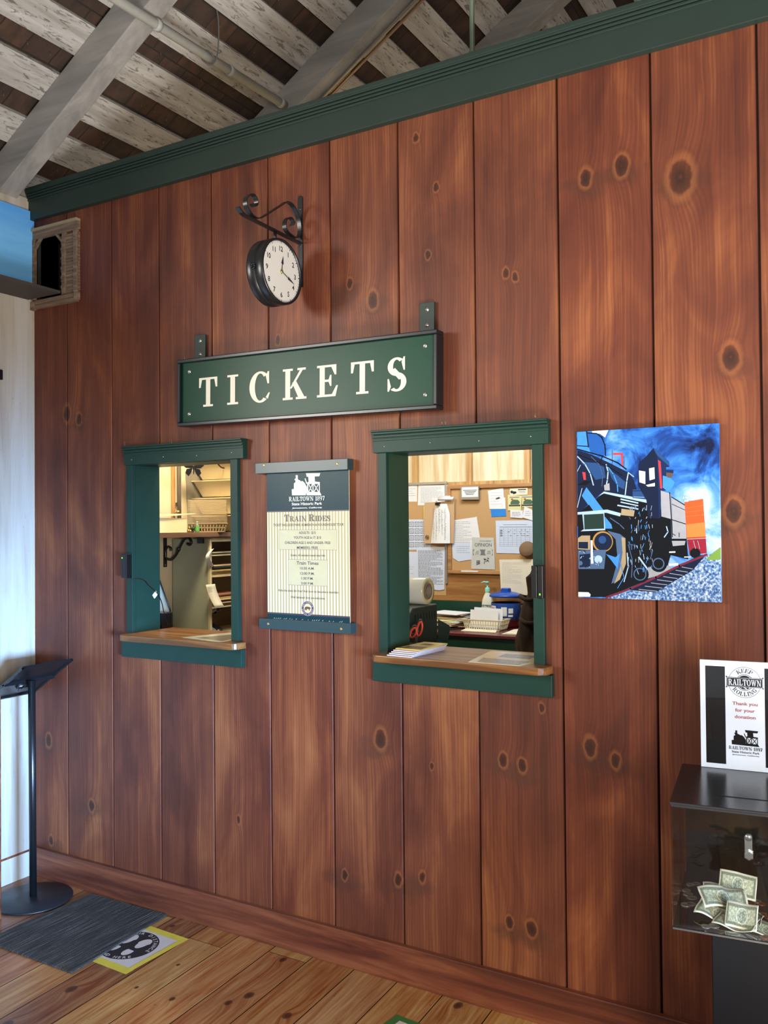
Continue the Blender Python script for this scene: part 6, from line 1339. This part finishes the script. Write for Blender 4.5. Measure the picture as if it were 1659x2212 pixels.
# scissors in a cup
sc_ = thing('scissors', 'scissors with red and black handles standing in a cup', 'scissors', (-1.68, 0.36, 1.17)); mb = MB(); RH = M('red_handle', (206, 70, 44), 0.35)
def loop(mb, c, a, b, tilt, m, r_=0.0045):
    pts = []
    for k in range(25):
        t = 2*PI*k/24; x_, z_ = a*math.cos(t), b*math.sin(t); pts.append((c[0]+x_*math.cos(tilt)-z_*math.sin(tilt), c[1], c[2]+x_*math.sin(tilt)+z_*math.cos(tilt)))
    mb.tube(pts, r_, m, 8, False)
for c_, a_2, b_2, t_2 in (((-1.689, 0.355, 1.191), 0.011, 0.021, -0.55), ((-1.663, 0.36, 1.207), 0.0105, 0.028, -0.25)):
    mb = MB(); loop(mb, c_, a_2, b_2, t_2, RH); h_ = mb.build('handle', sc_); h_['label'] = 'red handle loop'
    mb = MB(); loop(mb, (c_[0]-0.002, c_[1]+0.006, c_[2]+0.010), a_2-0.001, b_2-0.002, t_2+0.1, M('dark_grip', (60, 54, 46), 0.4), 0.004); mb.build('grip_lining', h_)
mb = MB(); mb.prism([(-1.684, 0.358, 1.175), (-1.671, 0.358, 1.180), (-1.677, 0.358, 1.100)], (0, 0.002, 0), STEEL); mb.build('blade', sc_)
cu_ = thing('pen_cup', 'dark cup holding the scissors behind the left jamb', 'cup', (-1.69, 0.36, 1.0)); mb = MB(); mb.lathe((-1.690, 0.362, 1.046), (0, 0, 1), [(0, 0), (0.030, 0), (0.032, 0.10), (0.030, 0.10), (0.028, 0.004), (0, 0.004)], BLACKP, 28); mb.build('cup', cu_)
mb = MB(); mb.box(-1.738, -1.55, 0.30, 0.44, 0.0, 1.0455, M('dark_cabinet_paint', 0)); tag(mb.build('side_table', bevel=0.002), 'small dark table just inside the right ticket window', 'table')
# dark jacket at the right
jk = thing('jacket', 'dark brown jacket hanging inside the right edge of the window', 'jacket', (-1.34, 0.95, 1.1))
mb = MB(); V = []; F = []; nz, na = 26, 30
for j in range(nz+1):
    v = j/nz; z_ = 1.435-0.52*v
    for i in range(na):
        t = 2*PI*i/na; wx = 0.075+0.03*math.sin(v*2.2)+0.012*math.sin(t*5+v*6)+0.008*math.sin(t*9-v*14); wy = 0.09+0.01*math.sin(t*4+v*9)
        sh = min(1, v*6+0.55); V.append((-1.352+0.015*math.sin(v*7)+wx*math.cos(t)*sh, 0.95+wy*math.sin(t)*sh, z_+0.012*math.sin(t*3+v*8)*(v > 0)))
for j in range(nz):
    for i in range(na): F.append((j*na+i, (j+1)*na+i, (j+1)*na+(i+1) % na, j*na+(i+1) % na))
F.append(tuple(range(na))); F.append(tuple(nz*na+i for i in range(na-1, -1, -1)))
mb.shell(V, F, M('dark_brown_fleece', (52, 38, 30), 0.95, var=0.35, scale=60, bump=0.6), (0, 0, 0), True); mb.build('jacket_body', jk)
mb = MB()
for z_ in (1.30, 1.20): mb.tube([(-1.352+0.106*math.cos(t), 0.95+0.112*math.sin(t), z_+0.006*math.sin(4*t)) for t in [2*PI*k/24 for k in range(25)]], 0.009, M('dark_brown_fleece', 0), 8)
mb.build('jacket_folds', jk)
ch_ = thing('office_chair', 'dark chair back carrying the brown jacket', 'chair', (-1.33, 0.95, 0)); mb = MB(); mb.box(-1.40, -1.26, 1.075, 1.10, 0.5, 1.36, BLACKP); mb.build('backrest', ch_); mb = MB(); mb.box(-1.5, -1.15, 1.10, 1.50, 0.45, 0.5, BLACKP); mb.build('seat', ch_)
mb = MB(); mb.cyl((-1.33, 1.3, 0.05), (-1.33, 1.3, 0.45), 0.03, BLACKP); mb.lathe((-1.33, 1.3, 0), (0, 0, 1), [(0, 0), (0.25, 0), (0.25, 0.03), (0.03, 0.05)], BLACKP, 24); mb.build('pedestal', ch_)
# on the right ledge
random.seed(2)
LZ = 1.1664
labs = ['bottom brochure of the stack on the right ledge', 'second brochure from the bottom of the ledge stack', 'third brochure from the bottom of the ledge stack', 'second brochure from the top of the ledge stack', 'top yellow railway brochure with small pictures on the ledge']
for i in range(5):
    t = i*0.010; mb = MB(); q = [(-1.557+t*0.3, -0.083+t), (-1.455+t*0.3, -0.092+t), (-1.437+0.1*t, 0.125+t*0.5), (-1.535+0.1*t, 0.128+t*0.5)]
    mb.prism([(a, b, LZ+i*0.0046) for a, b in q], (0, 0, 0.0036), M('brochure_white_edge', (214, 206, 214), 0.4) if i < 4 else M('brochure_yellow', (212, 180, 96), 0.3, var=0.12, scale=40))
    mb.prism([(a, b, LZ+i*0.0046+0.00365) for a, b in [(q[0][0]+.001, q[0][1]+.006), (q[1][0]-.001, q[1][1]+.006), q[2], q[3]]], (0, 0, 0.0006), M('brochure_maroon', (84, 30, 36), 0.3) if i < 4 else M('brochure_yellow', 0))
    o = mb.build('brochure'); tag(o, labs[i], 'brochure', 'brochures stacked on the right ledge')
    if i == 4:
        mb = MB(); z_ = LZ+i*0.0046+0.0046; fr = Frame((-1.545, -0.035, z_), (1, 0.0, 0), (0.09, 1, 0))
        rect(mb, fr, 0.0, 0.098, 0.002, 0.020, M('print_olive', (96, 92, 52), 0.3), 0.0002); rect(mb, fr, 0.012, 0.088, 0.026, 0.062, M('print_train_brown', (104, 72, 48), 0.3, var=0.5, scale=120), 0.0002); rect(mb, fr, 0.03, 0.07, 0.100, 0.135, M('print_dark_photo', (70, 60, 44), 0.3, var=0.5, scale=150), 0.0002); mb.build('cover_print', o)
sh_ = thing('laminated_sheet', 'laminated cream sheet with two faded pictures on the right ledge', 'sheet', (-1.15, 0.02, LZ))
mb = MB(); mb.prism([(-1.244, -0.086, LZ), (-1.280, 0.19, LZ), (-1.05, 0.19, LZ), (-1.042, -0.02, LZ), (-1.062, -0.088, LZ)], (0, 0, 0.0008), M('laminated_cream', (222, 200, 158), 0.15, var=0.05)); mb.build('sheet', sh_)
mb = MB(); PGR = M('faded_print_grey', (132, 124, 112), 0.2, var=0.45, scale=90)
mb.prism([(-1.218, -0.068, LZ+.0009), (-1.236, 0.020, LZ+.0009), (-1.065, 0.010, LZ+.0009), (-1.072, -0.072, LZ+.0009)], (0, 0, 0.0001), PGR); mb.prism([(-1.20, 0.065, LZ+.0009), (-1.205, 0.145, LZ+.0009), (-1.085, 0.14, LZ+.0009), (-1.085, 0.06, LZ+.0009)], (0, 0, 0.0001), M('faded_print_blue', (122, 122, 132), 0.2, var=0.4, scale=70)); mb.build('faded_pictures', sh_)
# ================================================================ OFFICE, LEFT WINDOW
SHX = -3.205
ws = thing('wall_shelf', 'brown wooden shelf on the office wall seen through the left window', 'shelf', (-3.36, 1.0, 1.575))
mb = MB(); mb.box(-3.53, SHX, 0.30, 1.75, 1.568, 1.592, plank_mat('brown_shelf_wood', (84, 58, 42), (108, 78, 58), (128, 96, 72), 'Y', 24, 0.5)); mb.build('shelf_board', ws, bevel=0.001)
def scroll_bracket(y):
    b_ = thing('scroll_bracket', 'black iron scroll bracket under the shelf in front of the grey cabinet' if y < 1 else 'black iron bracket under the shelf further back', 'bracket', (-3.52, y, 1.5))
    mb = MB(); mb.box(-3.53, -3.5245, y-0.012, y+0.012, 1.40, 1.566, BLACKM); mb.lathe((-3.5245, y, 1.412), (1, 0, 0), [(0.005, 0), (0.003, 0.002), (0, 0.002)], STEEL, 8); mb.build('wall_plate', b_)
    mb = MB(); P_ = smooth_path([(-3.518, y, 1.447), (-3.480, y, 1.443), (-3.445, y, 1.470), (-3.415, y, 1.515), (-3.385, y, 1.553), (-3.35, y, 1.560), (-3.333, y, 1.540), (-3.345, y, 1.524), (-3.362, y, 1.532)], 5); mb.tube(P_, 0.0075, BLACKM, 8)
    P_ = smooth_path([(-3.522, y, 1.447), (-3.523, y, 1.49), (-3.508, y, 1.512), (-3.487, y, 1.508), (-3.483, y, 1.49)], 5); mb.tube(P_, 0.0065, BLACKM, 8)
    mb.lathe((-3.428, y, 1.497), (0.55, 0, 0.8), [(0, -0.02), (0.010, -0.012), (0.012, 0), (0.010, 0.012), (0, 0.02)], BLACKM, 10); mb.build('scroll', b_)
scroll_bracket(0.855)
mb = MB(); mb.box(-3.30, -3.262, 0.865, 0.88, 1.532, 1.567, BLACKM); tag(mb.build('shelf_clip'), 'small black metal plate under the shelf beside the cubby unit', 'bracket')
# cubby unit: side panel towards us, open shelves facing the room
cu = thing('paper_cubby', 'grey-green cabinet with open shelves full of papers left window', 'cabinet', (-3.37, 1.15, 0.9))
CG = M('pale_grey_green_paint', (156, 158, 136), 0.5, var=0.05, scale=5); CBG = M('beige_shelf_edge', (206, 190, 148), 0.5)
mb = MB(); mb.box(-3.50, -3.232, 0.885, 0.897, 0.02, 1.555, CG); mb.build('side_panel', cu)
mb = MB(); mb.box(-3.240, -3.226, 0.882, 0.898, 0.02, 1.555, CBG); mb.box(-3.240, -3.226, 0.90, 1.7, 1.540, 1.560, CBG); mb.build('face_edge', cu)
mb = MB(); mb.box(-3.505, -3.50, 0.897, 1.7, 0.02, 1.54, M('dull_brown_board', (112, 92, 66), 0.7)); mb.box(-3.50, -3.232, 1.69, 1.70, 0.02, 1.54, CG); mb.build('back_panel', cu)  # cubby back in one even dull brown
for z_ in (1.468, 1.352, 1.182, 1.03, 0.85): 
    mb = MB(); mb.box(-3.50, -3.236, 0.897, 1.69, z_-0.006, z_, CBG); mb.build('shelf_board', cu)
random.seed(21)
levels = [(1.468, 2, [(60, 60, 56), (176, 160, 120)]), (1.352, 7, [(204, 176, 132), (196, 162, 112), (212, 206, 190), (206, 176, 92), (90, 96, 98), (44, 50, 50)]), (1.182, 8, [(206, 184, 140), (188, 150, 104), (212, 190, 150), (168, 110, 80)])]
n_ = 0
for z0, n, cols in levels:
    for i in range(n):
        c = cols[i % len(cols)]; z_ = z0+0.0004+i*0.0088; mm = M('stacked_paper_%d_%d_%d' % c, c, 0.6, var=0.08)
        a = random.uniform(-0.04, 0.04); x1_ = -3.238+random.uniform(-0.02, 0.012); mb = MB(); dr = -0.0
        mb.prism([(x1_-0.20, 0.91+random.uniform(0, .02), z_), (x1_, 0.905+random.uniform(0, .02), z_), (x1_+a*0.2, 1.20, z_), (x1_-0.20, 1.20, z_)], (0, 0, 0.006), mm)
        tag(mb.build('stacked_folder'), ('%s in the %s shelf of the paper cubby' % (['lowest sheet', 'second sheet up', 'third sheet up', 'fourth sheet up', 'fifth sheet up', 'sixth sheet up', 'seventh sheet up', 'topmost sheet'][i], {1.468: 'top', 1.352: 'second', 1.182: 'third'}[z0])), 'folder', 'papers in the cubby shelves'); n_ += 1
for i, (ya, xa) in enumerate(((0.93, -3.26), (0.99, -3.27))):
    mb = MB(); vs = []; fs = []
    for j in range(7):
        for k in range(9): vs.append((xa-0.05+0.05*math.cos(j)+0.004*math.sin(k*2), ya+0.05*k/8+0.01*math.sin(j*2), 1.035+0.13*j/6+0.006*math.sin(k*3+j)))
    for j in range(6):
        for k in range(8): fs.append((j*9+k, j*9+k+1, (j+1)*9+k+1, (j+1)*9+k))
    mb.shell(vs, fs, M('crumpled_clear_bag', (150, 156, 160), 0.15) if i == 0 else M('crumpled_black_bag', (26, 26, 30), 0.2), (0, 0, 0), True); o = mb.build('plastic_bag'); md = o.modifiers.new('t', 'SOLIDIFY'); md.thickness = 0.004
    tag(o, 'crumpled clear plastic bag low in the cubby unit' if i == 0 else 'crumpled black plastic bag low in the cubby unit', 'bag')
mb = MB(); vs = []; fs = []
for j in range(9):
    v = j/8
    for k in range(2): vs.append((-3.205+0.03*v*v, (0.826 if k == 0 else 0.899)+0.03*v+0.01*v*v, 1.312-0.125*v))
for j in range(8): fs.append((2*j, 2*j+1, 2*j+3, 2*j+2))
mb.shell(vs, fs, CREAMP, (0, 0, 0), True); o = mb.build('hanging_list'); md = o.modifiers.new('t', 'SOLIDIFY'); md.thickness = 0.0006; tag(o, 'cream list sheet hanging from the front edge of the cubby unit', 'paper')
mb = MB(); fr = Frame((-3.204, 0.83, 1.187), (0, 1, 0), (0, 0, 1))
for k in range(5): rect(mb, fr, 0.01, 0.045-0.006*(k % 2), 0.085+k*0.008, 0.0865+k*0.008, GREYINK, 0.003)
mb.build('handwriting', o)
mb = MB(); mb.ribbon(smooth_path([(-3.223, 0.898, 1.500), (-3.212, 0.850, 1.47), (-3.212, 0.858, 1.44), (-3.222, 0.897, 1.405)], 4), (1, 0.3, 0.3), 0.022, 0.0008, WHITEP); tag(mb.build('curled_tag'), 'curled white tag sticking out of the cubby front', 'tag')
# things on the shelf
wbx = thing('card_box', 'flat cream cardboard box with its lid ajar on the shelf', 'box', (-3.3, 0.62, 1.593)); CB = M('cream_card', (224, 206, 160), 0.6, var=0.03)
mb = MB(); mb.box(-3.50, -3.222, 0.48, 0.703, 1.593, 1.668, CB); mb.build('box_body', wbx, bevel=0.001)
mb = MB(); mb.obox((-3.50, 0.47, 1.672), (0.29, 0, 0), (0, 0.285, 0.018), (0, 0, 0.003), CB); mb.build('lid', wbx)
BSK = M('warm_grey_basket_plastic', (178, 158, 124), 0.5, var=0.03)
cb_ = Vector((-3.275, 0.925, 1.593))
for i in range(18):
    b_ = thing('nested_basket', 'bottom basket of the nested stack, its slotted sides showing' if i == 0 else ('top basket of the nested cream basket stack' if i == 17 else 'slatted cream basket nested in the tall shelf stack'), 'basket', (cb_.x, cb_.y, cb_.z+0.0075*i), (0, 0, D_(38)), 'nested cream baskets on the shelf')
    mb = MB()
    if i == 0: basket_mesh(mb, (0, 0, 0), 0.205, 0.10, 0.048, BSK, 0, 0.86)
    else:
        h = 0.044; 
        for (a, b, c, d_) in ((-0.104, 0.104, -0.052, -0.046), (-0.104, 0.104, 0.046, 0.052), (-0.104, -0.098, -0.046, 0.046), (0.098, 0.104, -0.046, 0.046)): mb.box(a, b, c, d_, h, h+0.0034, BSK)
    mb.build('basket_rim' if i else 'basket', b_, local=True)
WBIN = M('cream_white_bin', (222, 208, 176), 0.45, var=0.03)
for i in range(4):
    z_ = 1.595+i*0.1; t = thing('file_bin', ['lowest white bin of the stack at the back of the shelf', 'second white bin up behind the nested baskets', 'third white bin up of the shelf stack', 'uppermost white bin, cut by the window head'][i], 'bin', (-3.33, 1.35, z_), (0, 0, 0), 'white bins stacked at the back of the shelf')
    mb = MB(); P_ = [(-3.50, 1.13, z_), (-3.25, 1.13, z_), (-3.25, 1.60, z_), (-3.50, 1.60, z_)]; Q_ = [(-3.515, 1.07, z_+0.088), (-3.22, 1.07, z_+0.088), (-3.22, 1.66, z_+0.088), (-3.515, 1.66, z_+0.088)]
    mb.shell(P_+Q_, [(3, 2, 1, 0), (4, 5, 6, 7), (0, 1, 5, 4), (1, 2, 6, 5), (2, 3, 7, 6), (3, 0, 4, 7)], WBIN); mb.build('bin_body', t, bevel=0.003)
    mb = MB(); mb.box(-3.522, -3.212, 1.06, 1.67, z_+0.085, z_+0.092, WBIN); mb.build('bin_rim', t, bevel=0.002)
bt = thing('small_bottle', 'small clear bottle with green label on the shelf in front of baskets', 'bottle', (-3.245, 0.80, 1.593))
mb = MB(); mb.lathe((-3.245, 0.805, 1.593), (0, 0, 1), [(0, 0), (0.011, 0), (0.012, 0.004), (0.012, 0.036), (0.008, 0.044), (0.005, 0.05), (0.005, 0.06), (0, 0.061)], M('clear_green_tint_plastic', (170, 186, 160), 0.1, Transmission_Weight=0.5), 20); mb.build('bottle_body', bt)
mb = MB(); mb.lathe((-3.245, 0.805, 1.603), (0, 0, 1), [(0.0126, 0), (0.0126, 0.020)], M('bright_green_label', (92, 176, 66), 0.4), 20); mb.build('label', bt)
pl = thing('tiny_plant', 'tiny dark green spiky plant beside the small bottle', 'plant', (-3.245, 0.768, 1.593)); mb = MB()
for k in range(11): a = 2*PI*k/11; mb.tube([(-3.245, 0.768, 1.596), (-3.245+0.010*math.cos(a), 0.768+0.010*math.sin(a), 1.612), (-3.245+0.021*math.cos(a), 0.768+0.021*math.sin(a), 1.622+0.006*(k % 3))], [0.003, 0.0022, 0.0005], M('dark_leaf_green', (38, 66, 40), 0.5), 5)
mb.build('leaves', pl); mb = MB(); mb.lathe((-3.245, 0.768, 1.593), (0, 0, 1), [(0, 0), (0.009, 0), (0.010, 0.006), (0, 0.006)], BLACKP, 12); mb.build('pot', pl)
for i, (y_, z_) in enumerate(((0.727, 1.602), (0.742, 1.600), (0.733, 1.617))):
    mb = MB(); mb.lathe((-3.235, y_, z_-0.008), (0, 0, 1), [(0.0001, 0), (0.006, 0.002), (0.008, 0.008), (0.006, 0.014), (0.0001, 0.016)], BRASS, 14); tag(mb.build('brass_bell'), ['left brass bell beside the card box', 'right brass bell beside the card box', 'brass bell resting on the other two'][i], 'bell', 'small brass bells on the shelf')
# wall behind: conduit, grey panel, butterfly
mb = MB(); mb.cyl((-3.505, 0.945, 1.60), (-3.505, 0.945, 2.6), 0.011, M('galvanised_conduit', 0), 14); mb.box(-3.53, -3.505, 0.935, 0.955, 1.74, 1.76, STEEL); tag(mb.build('wall_conduit'), 'vertical grey conduit on the cream office wall', 'pipe')
mb = MB(); mb.box(-3.53, -3.515, 0.905, 0.925, 1.60, 2.6, STUD, (0.1, 0, 0)); tag(mb.build('wall_batten'), 'narrow batten beside the grey conduit', 'batten')
mb = MB(); mb.cyl((-3.50, 0.90, 1.705), (-3.475, 0.90, 1.705), 0.008, STEEL, 10); mb.lathe((-3.475, 0.90, 1.705), (1, 0, 0), [(0.012, 0), (0.012, 0.01), (0, 0.012)], BRASS, 10); tag(mb.build('valve'), 'small brass valve at the foot of the grey conduit', 'valve')
mb = MB(); mb.prism([(-3.527, 1.02, 1.94), (-3.527, 1.15, 1.95), (-3.527, 1.19, 1.60), (-3.527, 1.04, 1.60)], (0.004, 0, 0), M('dusty_grey_plastic', (148, 142, 130), 0.5)); tag(mb.build('grey_panel'), 'grey translucent panel leaning on the office wall behind the baskets', 'panel')
bf = thing('butterfly_ornament', 'black butterfly ornament hanging at the top of the left window', 'ornament', (-3.40, 0.93, 1.95)); BW = M('black_wings', (22, 24, 30), 0.35)
fr = Frame((-3.39, 0.935, 1.955), (0.35, 0.94, 0), (0, 0, 1)); mb = MB()
for sg2 in (-1, 1):
    for pts in ([(0, 0), (0.02, 0.022), (0.055, 0.028), (0.066, 0.010), (0.045, -0.006), (0.012, -0.008)], [(0.004, -0.006), (0.04, -0.012), (0.048, -0.034), (0.030, -0.052), (0.016, -0.036)]):
        mb.prism([fr.p(sg2*a, b, 0.0) for a, b in pts], fr.n*0.002, BW)
mb.build('wings', bf); mb = MB(); mb.tube([fr.p(0, 0.024, 0.002), fr.p(0, 0, 0.003), fr.p(0.002, -0.04, 0.002)], [0.003, 0.005, 0.002], BW, 8); mb.tube([fr.p(0, 0.02, 0.002), fr.p(0, 1.36, 0.002)], 0.0006, BW, 5); mb.build('body', bf)
mb = MB(); mb.tube(smooth_path([(-3.3, 1.02, 1.99), (-3.3, 1.07, 1.955), (-3.3, 1.13, 1.965), (-3.3, 1.17, 1.995), (-3.3, 1.22, 1.955), (-3.3, 1.28, 1.96)], 5), 0.004, BLACKP, 8); tag(mb.build('looped_cable'), 'dark cable looping at the top of the left window over the bins', 'cable')
# leaning framed board and dark thing at the left of the opening
lf = thing('leaning_board', 'pale board in a dark edge leaning inside the left jamb', 'board', (-3.2, 0.5, 1.1))
mb = MB(); q = [(-3.10, 0.34, 1.440), (-3.10, 0.447, 1.213), (-3.10, 0.434, 1.140), (-3.10, 0.30, 1.140), (-3.10, 0.30, 1.44)]; mb.prism(q, (-0.006, 0, 0), M('pale_blue_grey_board', (150, 162, 158), 0.5)); mb.build('board', lf)
mb = MB(); mb.tube([(-3.097, 0.34, 1.442), (-3.097, 0.449, 1.213), (-3.097, 0.434, 1.14)], 0.004, BLACKP, 6); mb.build('dark_edge', lf)
mb = MB(); mb.box(-3.09, -3.02, 0.31, 0.385, 1.1205, 1.215, BLACKP); tag(mb.build('phone_terminal', bevel=0.004), 'black upright device at the inner end of the left ledge', 'terminal')
mb = MB(); mb.box(-3.15, -2.30, 0.24, 0.50, 1.095, 1.12, LEDGE, (0.5, 0, 0)); mb.box(-3.12, -2.33, 0.26, 0.48, 0, 1.095, M('dark_cabinet_paint', 0)); tag(mb.build('inner_counter', bevel=0.002), 'wooden counter just inside the left window', 'counter')
s2 = thing('laminated_sheet', 'laminated sheet with grey picture lying on the left ledge', 'sheet', (-2.4, 0.05, LZ))
mb = MB(); mb.prism([(-2.565, -0.035, LZ), (-2.49, 0.19, LZ), (-2.32, 0.17, LZ), (-2.322, -0.068, LZ), (-2.36, -0.075, LZ)], (0, 0, 0.0008), M('laminated_pale', (206, 206, 190), 0.15)); mb.build('sheet', s2)
mb = MB(); mb.prism([(-2.50, -0.02, LZ+.0009), (-2.44, 0.13, LZ+.0009), (-2.34, 0.12, LZ+.0009), (-2.335, -0.05, LZ+.0009)], (0, 0, 0.0001), PGR); mb.build('faded_picture', s2)
